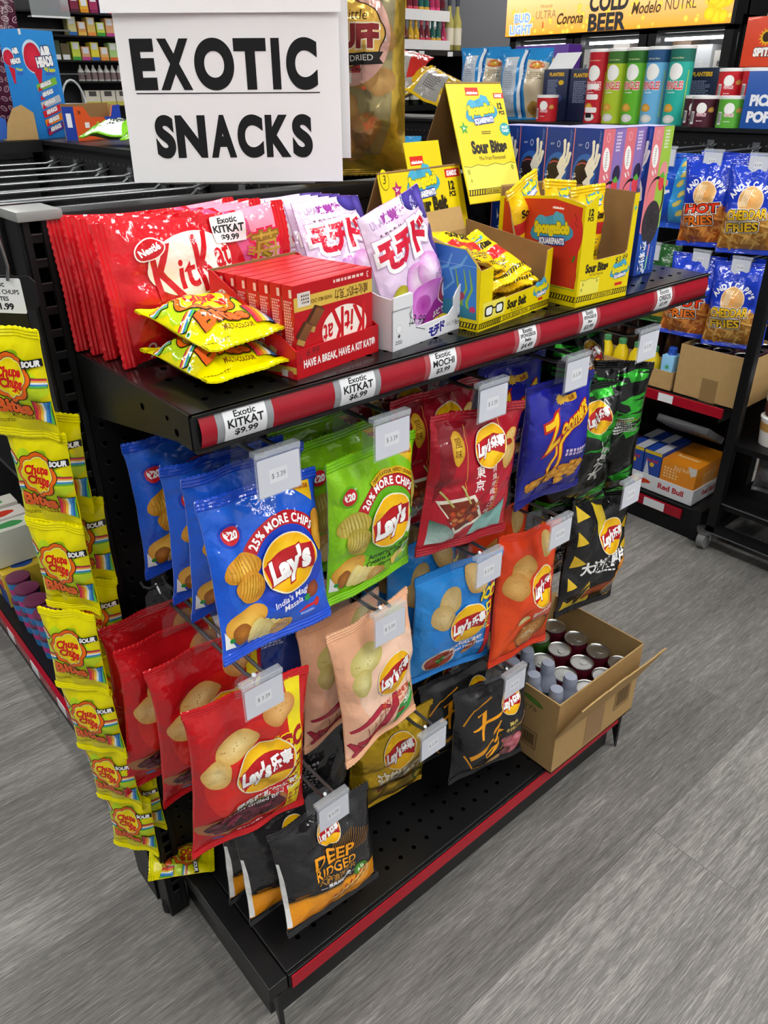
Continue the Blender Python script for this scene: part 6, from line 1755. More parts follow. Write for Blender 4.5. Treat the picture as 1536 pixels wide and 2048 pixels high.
# ------------------------------------------------------------------ hanging bags across the aisle
def rhook(y, z, k):
    o = dup(HP, (XP, y, z), (0, 0, -pi / 2), 'grey peg hook on the rack across the aisle, %s' % k, 'peg hooks across the aisle', (1, .82, 1))
for k, (y, z) in enumerate(((.41, 1.125), (.54, 1.128), (.68, 1.13), (.86, 1.13), (.40, .865), (.52, .868), (.68, .87))):
    rhook(y, z, 'upper row, %s from the post' % nth[k] if k < 4 else 'lower row, %s from the post' % nth[k - 4])
def fries(word1, word2, c1, c2, fc):
    a = Art(); a.rect(-76, -125, 76, 125, '#1f3fc0', '#1a34a8', 4); R = random.Random(3)
    a.rect(-76, -125, 76, -20, fc[0], fc[1], 3)
    for k in range(70):
        x, y, r = R.uniform(-74, 74), R.uniform(-120, -24), R.uniform(0, 180); dx, dy = 17 * cos(radians(r)), 17 * sin(radians(r)); a.line([(x - dx, y - dy), (x + dx, y + dy)], 7, fc[2 + k % 3])
    a.arctext("ANDY CAPP'S", 0, 0, 62, 158, 22, 24, '#f2f4f8', .05)
    a.ell(2, 18, 36, 40, '#f0d8c0'); a.ell(2, 18, 33, 37, '#f0a858', '#e8b878')
    for k in range(4): a.line([(-24 + k * 6, 0), (-14 + k * 6, 46)], 3, '#f6e6c4')
    a.text(word1, 0, -22, 36, c1, w=108, bold=.035, out=[('#f2f0ec', .1), ('#2a1608', .055)], rot=4); a.text(word2, -8, -58, 36, c2, w=92, bold=.035, out=[('#f2f0ec', .1), ('#2a1608', .055)], rot=4)
    return a
hf = fries('HOT', 'FRIES', '#e0381c', '#e8782a', ('#b86a2c', '#a85a24', '#c87a34', '#a8501c', '#d88c40'))
cf = fries('CHEDDAR', 'FRIES', '#f0c02c', '#f0c02c', ('#b8823a', '#a8702c', '#c89448', '#a86c28', '#d8a858'))
def side_bag(proto, spec):
    for k, (x, y, z, tilt, lb) in enumerate(spec):
        o = proto if k == 0 else dup(proto)
        o.location = (x, y, z); o.rotation_euler = (tilt - .06, .05 * sin(k * 2.1 + y * 9), -pi / 2 + .22 + .1 * sin(k * 3 + y * 7)); o['label'] = lb
b = make_bag('chip_bag', 'x', 'chips', 'blue bags of hot fries', .150, .235, .034, '#1f3fc0', hf, FILM, 101, '#1f3fc0', (18, 24), wr=1.7)
side_bag(b, [(1.90, .54, 1.112, .02, 'blue bag of hot fries with red and orange lettering, upper row across the aisle'), (1.90, .53, .852, .02, 'blue bag of hot fries half behind the shelf end, lower row across the aisle'), (1.98, .542, 1.115, .02, 'blue bag of hot fries second on the upper hook across the aisle')])
b = make_bag('chip_bag', 'x', 'chips', 'blue bags of cheddar fries', .150, .235, .034, '#1f3fc0', cf, FILM, 103, '#1f3fc0', (18, 24), wr=1.7)
side_bag(b, [(1.90, .41, 1.108, .02, 'blue bag of cheddar fries with yellow lettering, upper row across the aisle'), (1.90, .40, .848, .02, 'blue bag of cheddar fries in front in the lower row, above the carton'), (1.97, .392, .85, .02, 'blue bag of cheddar fries second in the lower row, next to the post'), (1.98, .41, 1.115, .02, 'blue bag of cheddar fries second on the upper hook by the post')])
a = Art(); a.rect(-70, -100, 70, 100, '#2358c8', '#1d48b0', 3); a.poly([(30, 100), (70, 100), (70, -100), (14, -100)], '#3a9ad8')
for k in range(6): a.blob(44 + (k % 2) * 10, 80 - k * 30, 14, 8, k, '#e8d880', '#d0b850', .2, 40)
a.ell(-30, 52, 26, 22, '#f2f2f0'); a.text('PRINGLES', -28, 20, 20, '#e05a5a', w=62, bold=.05, out='#f4eeee', outw=.06); a.text('mingles', -22, -4, 24, '#f2f4f8', w=70, bold=.06); a.squig(-26, -34, 50, 14, 2, '#d8e0f4', 2)
b = make_bag('chip_bag', 'blue and sky blue bag of puffed snacks beside the hot fries, across the aisle', 'chips', None, .14, .20, .03, '#2358c8', a, FILM, 107, '#2358c8', (14, 18))
side_bag(b, [(1.93, .672, 1.11, .02, b['label'])])
a = Art(); a.rect(-76, -115, 76, 115, '#2f6a34', '#24582a', 3); a.poly([(76, -115), (20, -115), (40, -20), (76, 10)], '#e8b82a'); a.ell(-30, -50, 22, 20, '#e8ece6'); a.text('PRINGLES', -10, 40, 22, '#e8ece6', w=80, bold=.05)
b = make_bag('chip_bag', 'x', 'chips', 'green bags across the aisle', .15, .23, .03, '#2f6a34', a, FILM, 109, '#2f6a34', (12, 16))
side_bag(b, [(1.92, .68, .862, .02, 'green and yellow bag of snacks in the lower row, behind the cookie boxes'), (1.97, .80, 1.118, .02, 'green bag of snacks in the upper row, behind the blue and sky blue bag'), (1.92, .84, .862, .0, 'green bag of snacks farther along the lower row across the aisle')])
cols = ['#b8b83a', '#8a2434', '#2a6ab8', '#d8d8d8', '#3a9ad0', '#c84a2a']
for k in range(6):
    a = Art(); a.rect(-70, -95, 70, 95, cols[k]); a.ell(0, 20, 40, 30, '#f0ece4'); a.squig(0, 20, 50, 20, 2, cols[k], k); a.blob(0, -50, 40, 24, k, '#e0c070', '#b08a3a')
    b = make_bag('chip_bag', '%s bag of snacks in the upper row far along the rack across the aisle' % ('olive', 'maroon', 'mid blue', 'silver white', 'light blue', 'rust red')[k], 'chips', None, .14, .2, .028, cols[k], a, FILM, 110 + k, cols[k], (10, 14))
    side_bag(b, [(1.92, 1.02 + .2 * k, 1.115, .02, b['label'])])

# ------------------------------------------------------------------ on top of that rack
ZT = 1.1765
def crisp_can(label, r, h, col, top, x, y, z=ZT, turn=0, group=None, sub='#f0f0ee', extra=None):
    t = thing('crisp_can', label, 'can', (x, y, z), (0, 0, turn), group)
    m = MB(); m.lathe([(r, 0), (r, h - .008)], 24); m.build('tube', simple('tube_ink', col, .3, coat=.3), t, smooth=True)
    m = MB(); m.lathe([(r * 1.03, h - .009), (r * 1.04, h - .001), (r * .96, h)], 24); m.build('lid', simple('tube_lid', sub, .35), t, smooth=True)
    k = r / .0375; a = Art(); H = h * 1000
    a.rect(-58 * k, 0, 58 * k, H - 9, col); a.rect(-58 * k, H * .8, 58 * k, H - 9, top)
    for x0 in (-8, ):
        if H > 150:
            a.ell(x0, H * .68, 22, 23, '#f2f2ee'); a.text('PRINGLES', x0, H * .51, 30, '#d8404a', w=60, bold=.03, out='#f6f0ee', outw=.05); a.text('with more flavor', x0, H * .85, 7, '#e8e8b0', w=40)
            a.blob(x0 - 8, H * .22, 16, 13, 3, '#e8b858', '#c89030', .2); a.ell(x0 - 2, H * .08, 20, 12, '#f0ece8', '#d0d0cc'); a.squig(x0, H * .42, 34, 5, 1, '#f2f4f0', 2); a.line([(34, H * .1), (34, H * .7)], 3, '#b8c83a')
        else:
            a.ell(0, H * .6, 15, 15, '#f2f2ee'); a.text('PRINGLES', 2, H * .4, 12, '#e8c0c4', w=28, bold=.06); a.barcode(-34, 8, -20, H * .5); a.blob(30, H * .55, 9, 8, 3, '#e0b060', '#b8843c', .2); a.squig(2, H * .2, 24, 4, 1, '#f0ecec', 2)
    if extra: extra(a, H)
    cyl_art(a, 'wrap_print', CARD, t, r, 0, 0, clip=(-57.5 * k, 0, 57.5 * k, H - 9))
    return t
fa = radians(197)
def santa(a, H):
    for y in (.18, .36, .5): a.rrect(-30, H * y - 8, 16, H * y + 8, 5, '#f0ecec')
    a.rrect(-24, H * .1 - 6, 0, H * .1 + 8, 3, '#201a1c')
for k, (y, c, tp, nm, ex) in enumerate(((1.164, '#b81c2c', '#b81c2c', 'red with white bands', santa), (1.09, '#a8c02c', '#3a6a2c', 'lime yellow', None), (1.016, '#5fae2c', '#2f6a2c', 'green', None), (.943, '#6ab0dc', '#26507c', 'pale blue', None), (.862, '#27a898', '#1d6a5c', 'teal', None))):
    crisp_can('tall %s crisp can on top of the rack across the aisle' % nm, .0365, .218, c, tp, 2.2, y, turn=fa, group='tall crisp cans in a row', extra=ex)
crisp_can('short red crisp can by itself, in front of the dark blue boxes', .0375, .084, '#c0242c', '#c0242c', 2.2, 1.372, turn=fa)
crisp_can('short plum crisp can behind the other plum one, next to the tall teal can', .0375, .084, '#4a1c2c', '#4a1c2c', 2.22, .80, turn=fa, group='short crisp cans'); crisp_can('short plum crisp can between another plum one and the green one', .0375, .084, '#4a1c2c', '#4a1c2c', 2.15, .735, turn=fa, group='short crisp cans')
crisp_can('short bright green crisp can next to the blue pickle box', .0375, .084, '#5aa83a', '#5aa83a', 2.15, .648, turn=fa, group='short crisp cans')
RD = simple('red_riser', '#26262a', .5)
t = thing('display_riser', 'low black riser carrying two red crisp cans at the back of the rack top', 'riser', (2.20, .55, ZT)); box('riser_top', (.0, 0, .066), (.098, .21, .071), BLACK2, t); box('riser_leg', (.005, .0, 0), (.095, .006, .066), BLACK2, t); box('riser_leg', (.005, .204, 0), (.095, .21, .066), BLACK2, t)
crisp_can('short red crisp can on the riser, nearer the dark blue box', .0375, .084, '#c0242c', '#c0242c', 2.245, .715, ZT + .0715, fa, 'red crisp cans on the riser'); crisp_can('short red crisp can on the riser, behind the pickle box', .0375, .084, '#b8202a', '#c0242c', 2.245, .64, ZT + .0715, fa, 'red crisp cans on the riser')
def plain_box(name, label, cat, loc, dim, col, art=None, rot=0, side=None):
    t = thing(name, label, cat, loc, (0, 0, rot))
    box('carton', (0, 0, 0), dim, simple(name + '_ink', col, .4, coat=.15), t, bev=.0015)
    if art:
        a = Art(); art(a); flat_art(a, 'front_print', CARD, t, (-.0002, dim[1] / 2, dim[2] / 2), (0, -1, 0), (0, 0, 1))
    if side:
        a = Art(); side(a); flat_art(a, 'side_print', CARD, t, (dim[0] / 2, -.0002, dim[2] / 2), (1, 0, 0), (0, 0, 1))
    return t
def nuts(a): a.squig(-10, 20, 50, 60, 12, '#8a94b0', 3); a.ell(26, 40, 12, 8, '#e0b82a'); a.ell(20, -10, 14, 14, '#33447a'); a.text('PLANTERS', 4, 66, 15, '#e8b82a', w=66, bold=.05)
def nuts2(a): a.text('PLANTERS', 0, 62, 16, '#e8b82a', w=70, bold=.05); a.squig(0, 10, 64, 70, 13, '#8a94b0', 5)
t = plain_box('peanut_box', 'dark blue nut box with its white lid flap raised', 'box', (2.27, 1.345, ZT), (.12, .11, .165), '#1b2648', nuts, side=nuts2)
m = MB(); m.box(-.0008, 0, 0, .0008, .11, .07, M=Matrix.Translation((.02, 0, .166)) @ Matrix.Rotation(.75, 4, 'Y')); m.build('lid_flap', WHITE, t)
plain_box('peanut_box', 'dark blue nut box between the tall red can and the lid-flap box', 'box', (2.27, 1.235, ZT), (.12, .10, .165), '#1b2648', nuts2, side=nuts)
plain_box('peanut_box', 'dark blue nut box right of the teal can, reading PLANTERS at its top', 'box', (2.31, .79, ZT), (.10, .12, .16), '#1b2340', nuts2, side=nuts)
def mix(a):
    for k in range(9): a.line([(-70 + k * 16, -60), (-50 + k * 14, 90)], 3, '#b8a8c8' if k % 2 else '#8ab84a')
    a.text('19%', -60, 66, 34, '#e8e4f0', bold=.05); a.ell(70, 60, 22, 20, '#e8d070'); a.ell(70, 60, 14, 12, '#d84a6a')
plain_box('snack_box', 'purple snack box with green stripes standing behind the other goods on the rack', 'box', (2.42, 1.47, ZT), (.08, .26, .25), '#5a2a94', mix)
def pick(a):
    a.poly([(30, 56), (84, 56), (70, -58), (52, -74), (36, -58)], '#f0f2f6'); a.poly([(33, 53), (81, 53), (67, -56), (52, -70), (39, -56)], '#2456a8'); a.text('PICKLE', 57, 30, 13, '#f0f2f6', w=38, bold=.05); a.blob(55, -16, 14, 34, 3, '#eceef2', '#dfe4ec', .1); a.line([(54, 10), (57, -16), (54, -42)], 1.5, '#8aa0c8'); a.squig(57, 46, 36, 5, 1, '#8aa8dc', 2)
    a.text('PICKLE', -30, 0, 36, '#f0f2f6', w=104, bold=.06); a.text('POPS', -40, -42, 36, '#f0f2f6', w=86, bold=.06)
plain_box('pickle_box', 'blue pickle box at the end of the rack top', 'box', (2.12, .40, ZT), (.11, .2, .145), '#2456a8', pick)
def spz(a): a.star(4, 12, 26, '#e0b020', 14, .6); a.ell(4, 12, 13, 13, '#3a2414'); a.text('SPITZ', 4, -26, 28, '#f6f4f0', w=66, bold=.07, out='#1a1a1a', outw=.06)
def spz2(a): a.rect(-50, -70, 50, 20, '#e88a1c'); [a.line([(-40 + k * 18, -30), (-34 + k * 18, 6)], 8, '#f0b82a') for k in range(4)]; a.blob(-20, 44, 24, 20, 3, '#7a4a24', '#4a2c14')
t = thing('display_riser', 'tall black riser behind the short crisp cans', 'riser', (2.30, .52, ZT)); box('riser_top', (0, 0, .152), (.1, .26, .157), BLACK2, t); box('riser_leg', (.0, 0, 0), (.1, .006, .152), BLACK2, t); box('riser_leg', (.0, .254, 0), (.1, .26, .152), BLACK2, t)
plain_box('seed_box', 'orange-red sunflower seed box reading SPITZ on the riser', 'box', (2.305, .60, ZT + .158), (.095, .13, .13), '#d8401c', spz, side=spz2)
for k, y in enumerate((.55, .68)):
    a = Art(); a.rect(-60, -80, 60, 80, '#e8e4e2'); a.rect(-60, 20, 60, 80, '#c8302c'); [a.ell(R.uniform(-50, 50), R.uniform(20, 76), 3, 3, '#f0e8e4') for _ in range(20)]; [a.rect(-50 + q * 26, -70, -32 + q * 26, 10, ('#b8b4b0', '#f4f2f0', '#8a8684', '#d8d4d0')[q]) for q in range(4)]; a.text('D', -20, -6, 14, '#3a3a3a')
    b = make_bag('candy_bag', 'red and white bag of sweets above the seed box, %s' % ('nearer the post', 'nearer the cooler')[k], 'candy bag', 'red and white bags above the seed box', .13, .17, .02, '#e0d8d6', a, FILM, 120, '#d8d4d2', (10, 12), org='mid')
    b.location = (2.44, y, ZT + .25); b.rotation_euler = (-.05, 0, -pi / 2)
t = thing('display_riser', 'tall black riser holding the red and white bags', 'riser', (2.41, .46, ZT)); box('riser_top', (0, 0, .245), (.1, .3, .25), BLACK2, t); box('riser_leg', (0, 0, 0), (.1, .006, .245), BLACK2, t); box('riser_leg', (0, .294, 0), (.1, .3, .245), BLACK2, t)
def crisps_back(sd):
    a = Art(); a.rect(-110, -130, 110, 130, '#2a8acc', '#247cbc', 3); a.rect(-80, -110, -20, 90, '#c4ccd4', '#a8b4c0', 3); a.squig(-50, 0, 50, 120, 16, '#8a98a8', sd); a.rect(-8, -130, 6, 130, '#dfe6ec'); a.rect(6, -130, 14, 130, '#1d5a9a'); a.poly([(20, 80), (100, 70), (96, -110), (24, -120)], '#d8cbb0', '#cbb894'); a.blob(60, 60, 26, 14, 3, '#d8c03a', '#c8402a'); a.squig(60, 26, 60, 26, 4, '#8a7a5c', 4); a.blob(60, -84, 26, 26, 5, '#7a4a2a', '#a88438')
    return a
b = make_bag('chip_bag', 'x', 'chips', 'big blue chip bags turned backwards on the rack', .21, .235, .05, '#2a8acc', crisps_back(3), FILM, 131, '#2a8acc', (14, 18), org='mid', wr=1.5)
for k, (y, z, lb) in enumerate(((1.56, ZT, 'big blue chip bag seen from its back, beside the lid-flap box'), (1.77, ZT + .01, 'big blue chip bag seen from its back, farther along the rack'))):
    o = b if k == 0 else dup(b)
    o.location = (2.28, y, z); o.rotation_euler = (-.08, 0, -1.25); o['label'] = lb
for k, (y, z, c, rr) in enumerate(((2.07, .02, '#e0b81c', .4), (2.2, .03, '#d8ac1c', -.3), (2.26, .10, '#c8302a', .2))):
    a = Art(); a.rect(-90, -100, 90, 100, c); a.poly([(-60, -90), (60, -90), (40, 40), (-50, 30)], '#c8c4be', '#98948e'); a.squig(0, -30, 70, 60, 8, '#6a6662', k)
    b = make_bag('chip_bag', ('yellow chip bag slumped on the far end of the rack', 'yellow chip bag slumped farther back on the rack', 'red chip bag lying on the slumped yellow ones')[k], 'chips', None, .19, .2, .05, c, a, FILM, 140 + k, c, (12, 14), org='mid', wr=1.6)
    b.location = (2.24, y, ZT + .045 + z); b.rotation_euler = (-1.05, rr, -1.2)

# ------------------------------------------------------------------ black wheeled stand in front, right edge
t = thing('wheeled_stand', 'black steel stand on castors at the right edge', 'stand', (1.83, .26, 0))
W0 = Vector((1.83, .26, 0))
def wb_(name, a, b_, mat=BLACK, bev=.001): return box(name, tuple(Vector(a) - W0), tuple(Vector(b_) - W0), mat, t, bev)
for x, y in ((1.818, .275), (2.25, .275), (1.818, -.35)): wb_('post', (x, y, .07), (x + .028, y + .028, 1.05))
wb_('rail', (1.818, -.35, .062), (1.846, .305, .088)); wb_('rail', (1.818, .277, .062), (2.28, .303, .088)); wb_('shelf_board', (1.83, -.35, .15), (2.25, .29, .165)); wb_('shelf_board', (1.83, -.35, .345), (2.25, .29, .362)); wb_('front_rail', (1.816, -.35, .064), (1.8185, .30, .068), ZINCD)
wb_('front_rail', (1.827, -.35, .166), (1.83, .29, .170), ZINCD)
m = MB(); m.lathe([(.012, -.012), (.03, -.012), (.032, 0), (.03, .012), (.012, .012)], 18)
for v in m.bm.verts: v.co = Matrix.Rotation(pi / 2, 4, 'X') @ v.co + Vector((.0, .045, .032))
m.build('castor_wheel', simple('grey_tread', '#77797a', .4), t, smooth=True)
m = MB(); m.tube([(.0, .03, .068), (.004, .028, .05), (.002, .028, .032)], .006, 8); m.tube([(.0, .062, .068), (.004, .062, .05), (.002, .062, .032)], .006, 8); m.lathe([(.026, .056), (.028, .066), (.02, .068)], 16, c=(0, .045, 0)); m.build('castor_fork', ZINC, t, smooth=True)
def cup(k, x, y, z, c):
    t = thing('noodle_cup', '%s cup stacked on the wheeled stand at the right edge, %s' % (('brown and white', 'white')[k % 2], ('upper front', 'lower front', 'upper back', 'lower back')[k]), 'cup', (x, y, z), group='cups on the wheeled stand')
    m = MB(); m.lathe([(.038, 0), (.046, .075), (.046, .08)], 18); m.build('cup_body', simple('cup_ink', c, .4), t, smooth=True); m = MB(); m.lathe([(.048, .079), (.048, .084), (.04, .086)], 18); m.build('lid', WHITE, t)
    m = MB(); m.lathe([(.0435, .045), (.0455, .07)], 18, cap=False); m.build('wrap_label', simple('cup_band', ('#e4e0da', '#b88a4a')[k % 2], .5), t, smooth=True)
for k, (x, y, z, c) in enumerate(((1.92, .21, .451, '#5a2a20'), (1.92, .21, .363, '#e0dcd8'), (2.02, .215, .451, '#6a3424'), (2.02, .215, .363, '#e4e0dc'))): cup(k, x, y, z, c)
a = Art(); a.rect(-50, -60, 50, 60, '#6a6c70')
b = make_bag('plastic_bag', 'crumpled grey plastic bag hanging inside the wheeled stand', 'bag', None, .09, .13, .04, '#77797d', a, FILM, 150, '#66686c', (12, 14), wr=2.4); b.location = (1.95, .20, .32); b.rotation_euler = (0, 0, -1.2)
# ------------------------------------------------------------------ gondola run behind the main display, left side
lr = thing('aisle_rack', 'black pegboard run stretching back behind the sign, wire hooks on its left side', 'display rack', (.457, 1.5, 0))
L0 = Vector((.457, 1.5, 0))
def lb_(name, a, b_, mat, par=lr, bev=0): return box(name, tuple(Vector(a) - L0), tuple(Vector(b_) - L0), mat, par, bev)
q = lb_('pegboard', (.457, .42, .1), (.473, 2.9, 1.165), BLACK)
h = MB()
for i in range(90):
    for j in range(8):
        y, z = .45 + i * .0254 - L0.y, .965 + j * .0254
        h.quad([(-.0006, y + .0034 * cos(-a * pi / 3), z + .0034 * sin(-a * pi / 3)) for a in range(6)])
h.build('peg_holes', RIM_GLINT, q)['kind'] = 'stuff'
lb_('top_board', (.445, .46, 1.166), (.80, 2.9, 1.176), BLACK2)
lb_('wide_top', (.05, 1.55, 1.150), (.444, 2.6, 1.1755), BLACK2)
for y in (1.62, 2.86): lb_('upright', (.44, y, 0), (.48, y + .03, 1.165), BLACK)
lb_('right_panel', (.78, .42, .1), (.796, 2.9, 1.165), BLACK)
lb_('base_deck', (.008, .36, .0), (.457, 2.9, .1), BLACK)
lb_('price_strip', (-.004, .36, .07), (.006, 2.9, .1), CRIMSON)
for k, y in enumerate((.80, .97, 1.14, 1.31, 1.48)): lb_('price_label', (-.0055, y, .072), (-.0042, y + .05, .098), WHITEC)
lb_('mid_shelf', (.1, .42, .50), (.456, 2.9, .512), BLACK2)
for k in range(8):
    dup(HP, (.457, .62 + .148 * k, 1.128), (0, 0, -pi / 2), 'grey wire hook on the run behind the sign, %s counting from the gondola' % nth[k], 'empty wire hooks on the left run', (1, 1.45, 1))
cl = ['#d84a8a', '#c8283a', '#e0b02a', '#7a3a9a', '#3a8a4a']
for k in range(5):
    a = Art(); a.rect(-50, -80, 50, 80, cl[k]); a.rect(-50, 40, 50, 60, '#f0e6c8'); a.squig(0, 0, 70, 60, 5, '#f4ece0', k)
    b = make_bag('candy_bag', '%s candy bag hanging on the left run, its top just above the upright' % ('pink', 'red', 'yellow', 'violet', 'green')[k], 'candy bag', None, .10, .16, .018, cl[k], a, FILM, 160 + k, cl[k], (8, 10))
    b.location = (.10 + .012 * (k % 2), .62 + .148 * k, 1.105); b.rotation_euler = (.03, 0, -pi / 2 + .3)
# small goods low down, seen beside the yellow strips
cupl = thing('candy_cup', 'x', 'candy tub', group='blue candy tubs on the base of the left run')
m = MB(); m.lathe([(.024, 0), (.028, .05), (.028, .055)], 18); m.build('tub', simple('tub_ink', '#2f86c8', .35), cupl, smooth=True); m = MB(); m.lathe([(.029, .054), (.029, .061), (.022, .062)], 18); m.build('lid', simple('tub_lid', '#6a2a4a', .35), cupl, smooth=True); m = MB(); m.lathe([(.0262, .02), (.0274, .036)], 18, cap=False); m.build('wrap_label', simple('tub_label', '#c83a8a', .4), cupl, smooth=True)
k = 0
for j, z in enumerate((.1005, .163)):
    for i, y in enumerate((1.0, 1.065, 1.13, 1.195)):
        o = cupl if k == 0 else dup(cupl); k += 1
        o.location = (.052, y, z); o['label'] = 'blue candy tub with plum lid, %s layer, %s from the gondola' % (('lower', 'upper')[j], nth[i])
for k, (y, z, c, c2, lb) in enumerate(((1.262, .1005, '#e0c03a', '#2a52a0', 'yellow and blue candy box next to the blue tubs'), (1.33, .1005, '#2a52a0', '#e8d040', 'blue and yellow candy box second from the tubs'), (1.40, .1005, '#e8d44a', '#d8482a', 'yellow and red candy box third from the tubs'), (1.29, .205, '#e4e8d8', '#4aa05a', 'white and green candy box stacked on the yellow and blue one'), (1.36, .205, '#ece8e0', '#d8402a', 'white and red candy box stacked on the blue and yellow one'), (1.44, .205, '#e8e4da', '#4aa05a', 'white and green candy box stacked farthest from the tubs'))):
    t = thing('candy_box', lb, 'candy box', (.03, y, z)); box('carton', (0, 0, 0), (.12, .06, .10), simple('candy_carton_ink', c, .4), t, bev=.0015)
    a = Art(); a.rect(-28, -48, 28, 0, c2); a.blob(0, 14, 20, 16, k, '#e8702a', '#d83a2a'); a.ell(-6, 30, 12, 8, '#f4f0e0'); flat_art(a, 'front_print', CARD, t, (-.0002, .03, .05), (0, -1, 0), (0, 0, 1)); a = Art(); a.rect(-55, -28, 55, 28, c); a.blob(0, 0, 30, 18, k, c2, c2); flat_art(a, 'top_print', CARD, t, (.06, .03, .1002), (1, 0, 0), (0, 1, 0))
for k, (y, c) in enumerate(((.80, '#8a1a2a'), (.92, '#b82434'), (1.05, '#5a1420'))):
    t = thing('candy_box', '%s candy carton on the middle shelf of the left run, behind the yellow strips' % ('dark red', 'red', 'maroon')[k], 'candy box', (.11, y, .5125)); box('carton', (0, 0, 0), (.12, .11, .09), simple('red_carton_ink', c, .4), t, bev=.002); box('lid_edge', (-.001, 0, .088), (.121, .11, .0915), WHITEC, t)
# goods on its top
t = thing('candy_box', 'tall blue candy box with a red balloon and bar pictures, standing on the run', 'candy box', (.454, 1.59, 1.1765), (0, 0, radians(28.5)))
AW, AD, AH = .117, .062, .238
box('carton', (0, 0, 0), (AW, AD, AH), simple('azure_carton', '#2a8ad8', .4, coat=.2), t, bev=.001)
def air(a, w, h, bars=True):
    a.rect(-w, -h, w, h, '#2f8fdc', '#1f78c8', 3); a.ell(-w * .45, h * .52, w * .58, w * .62, '#c4e4f8'); a.blob(-w * .45, h * .5, w * .5, w * .56, 3, '#e0304a', '#c01c38', .06); a.poly([(-w * .62, h * .36), (-w * .02, h * .3), (-w * .2, h * .06), (-w * .36, h * .06)], '#c81c38'); a.poly([(-w * .4, h * .04), (-w * .12, h * .04), (-w * .26, h * .12)], '#c81c38')
    a.text('AIR', w * .35, h * .62, w * .5, '#ffffff', w=w * .7, rot=6, bold=.08, out='#16366a', outw=.08); a.text('HEADS', w * .2, h * .44, w * .46, '#ffffff', w=w * 1.0, rot=6, bold=.08, out='#16366a', outw=.08); a.text('90 bars', w * .42, h * .29, w * .26, '#d8d83a', w=w * .66, bold=.06); a.rrect(w * .1, h * .19, w * .72, h * .25, 3, '#3a6ac8')
    if bars:
        for k, c in enumerate(('#7cb83a', '#2a78d0', '#b8bcc4', '#c8283c', '#e07a1c', '#5a2a84')):
            a.push(w * .06 + k * 1.2, h * (.02 - k * .165), 14); a.rrect(-w * .62, -h * .065, w * .66, h * .065, 2, c); a.poly([(-w * .62, -h * .065), (-w * .3, -h * .065), (-w * .5, h * .02)], '#c01c38'); a.text('AIRHEADS', -w * .06, h * .015, w * .22, '#ffffff', w=w * .72, bold=.06, out='#2a2a34', outw=.05); a.pop()
    a.rect(-w, h * .9, -w * .86, h, '#e8e8e8')
a = Art(); air(a, 58.5, 119); flat_art(a, 'front_print', CARD, t, (AW / 2, -.0002, AH / 2), (1, 0, 0), (0, 0, 1), clip=(-58.5, -119, 58.5, 119))
a = Art(); air(a, 31, 119, False); flat_art(a, 'side_print', CARD, t, (-.0002, AD / 2, AH / 2), (0, -1, 0), (0, 0, 1), clip=(-31, -119, 31, 119))
t = thing('candy_box', 'orange and blue peanut cup display carton with a cut-out front, on the run', 'candy box', (.486, 1.41, 1.1765), (0, 0, radians(33)))
prof = [(0, 0), (.19, 0), (.19, .076), (.158, .074), (.145, .05), (.06, .05), (.036, .074), (0, .074)]
m = MB(); m.prism(prof, 0, .002, My); fp = m.build('front_panel', simple('orange_card', '#e0561c', .4), t)
box('side_panel', (0, .002, 0), (.002, .034, .074), simple('royal_card', '#1c3c9c', .4), t); box('side_panel', (.188, .002, 0), (.19, .034, .076), KRAFT, t); box('back_panel', (0, .034, 0), (.19, .036, .08), KRAFTD, t); box('carton_floor', (0, 0, 0), (.19, .034, .002), KRAFT, t)
a = Art(); a.poly([(95, 0), (95, 76), (63, 74), (51, 50), (20, 50), (30, 20), (20, 0)], '#1f44b4'); a.text("Reese's", 10, 36, 18, '#f0c82a', w=44, rot=8, bold=.06, out='#5a2a10', outw=.05); a.text('24', -78, 62, 11, '#3a1a0c', bold=.04); a.rect(-62, 28, -44, 40, '#f0ece8'); a.squig(10, 14, 60, 8, 2, '#e8d8b0', 3); a.text('OREO', 18, 24, 8, '#f0f0f4', bold=.05)
flat_art(a, 'front_print', CARD, fp, (.095, -.0002, 0), (1, 0, 0), (0, 0, 1))
a = Art(); a.rect(-10, 30, 4, 60, '#e8eaf0'); flat_art(a, 'side_print', CARD, t, (-.0002, .015, 0), (0, -1, 0), (0, 0, 1))
a = Art(); a.rect(-60, -50, 60, 50, '#7cc42a'); a.poly([(-40, -50), (30, -50), (10, 50), (-20, 50)], '#e6ece8'); a.squig(0, 0, 40, 40, 6, '#4a5a48', 3); a.text('Sour', 10, 0, 20, '#2a3a28', bold=.04)
b = make_bag('candy_bag', 'x', 'candy bag', 'green candy bags lying on the run', .14, .11, .022, '#7cc42a', a, FILM, 171, '#7cc42a', (12, 12), org='mid', wr=1.6)
for k, (x, y, rz) in enumerate(((.47, 1.20, -.9), (.50, 1.04, -.7))):
    o = b if k == 0 else dup(b)
    o.location = (x, y, 1.198); o.rotation_euler = (-pi / 2 + .1, 0, rz); o['label'] = 'green and silver candy bag lying on the run %s' % ('below the orange carton', 'half behind the sign')[k]
t = thing('display_tray', 'round-fronted brown and blue counter tray beside the tall blue candy box', 'display box', (.37, 1.575, 1.1765), (0, 0, radians(-8)))
arc = [(.075, 0), (.075, .06), (.05, .078), (.028, .07), (.01, .04), (0, 0)]
m = MB(); m.prism(arc, 0, .002, My); m.build('side_panel', KRAFT, t); m = MB(); m.prism([(x - .06, z * .75) for x, z in arc], .05, .052, My); m.build('side_panel', simple('cobalt_card', '#2a62c0', .4), t); box('tray_floor', (0, 0, 0), (.075, .05, .002), KRAFT, t)
a = Art(); a.rect(-90, -185, 90, 185, '#4a1a30'); R = random.Random(2)
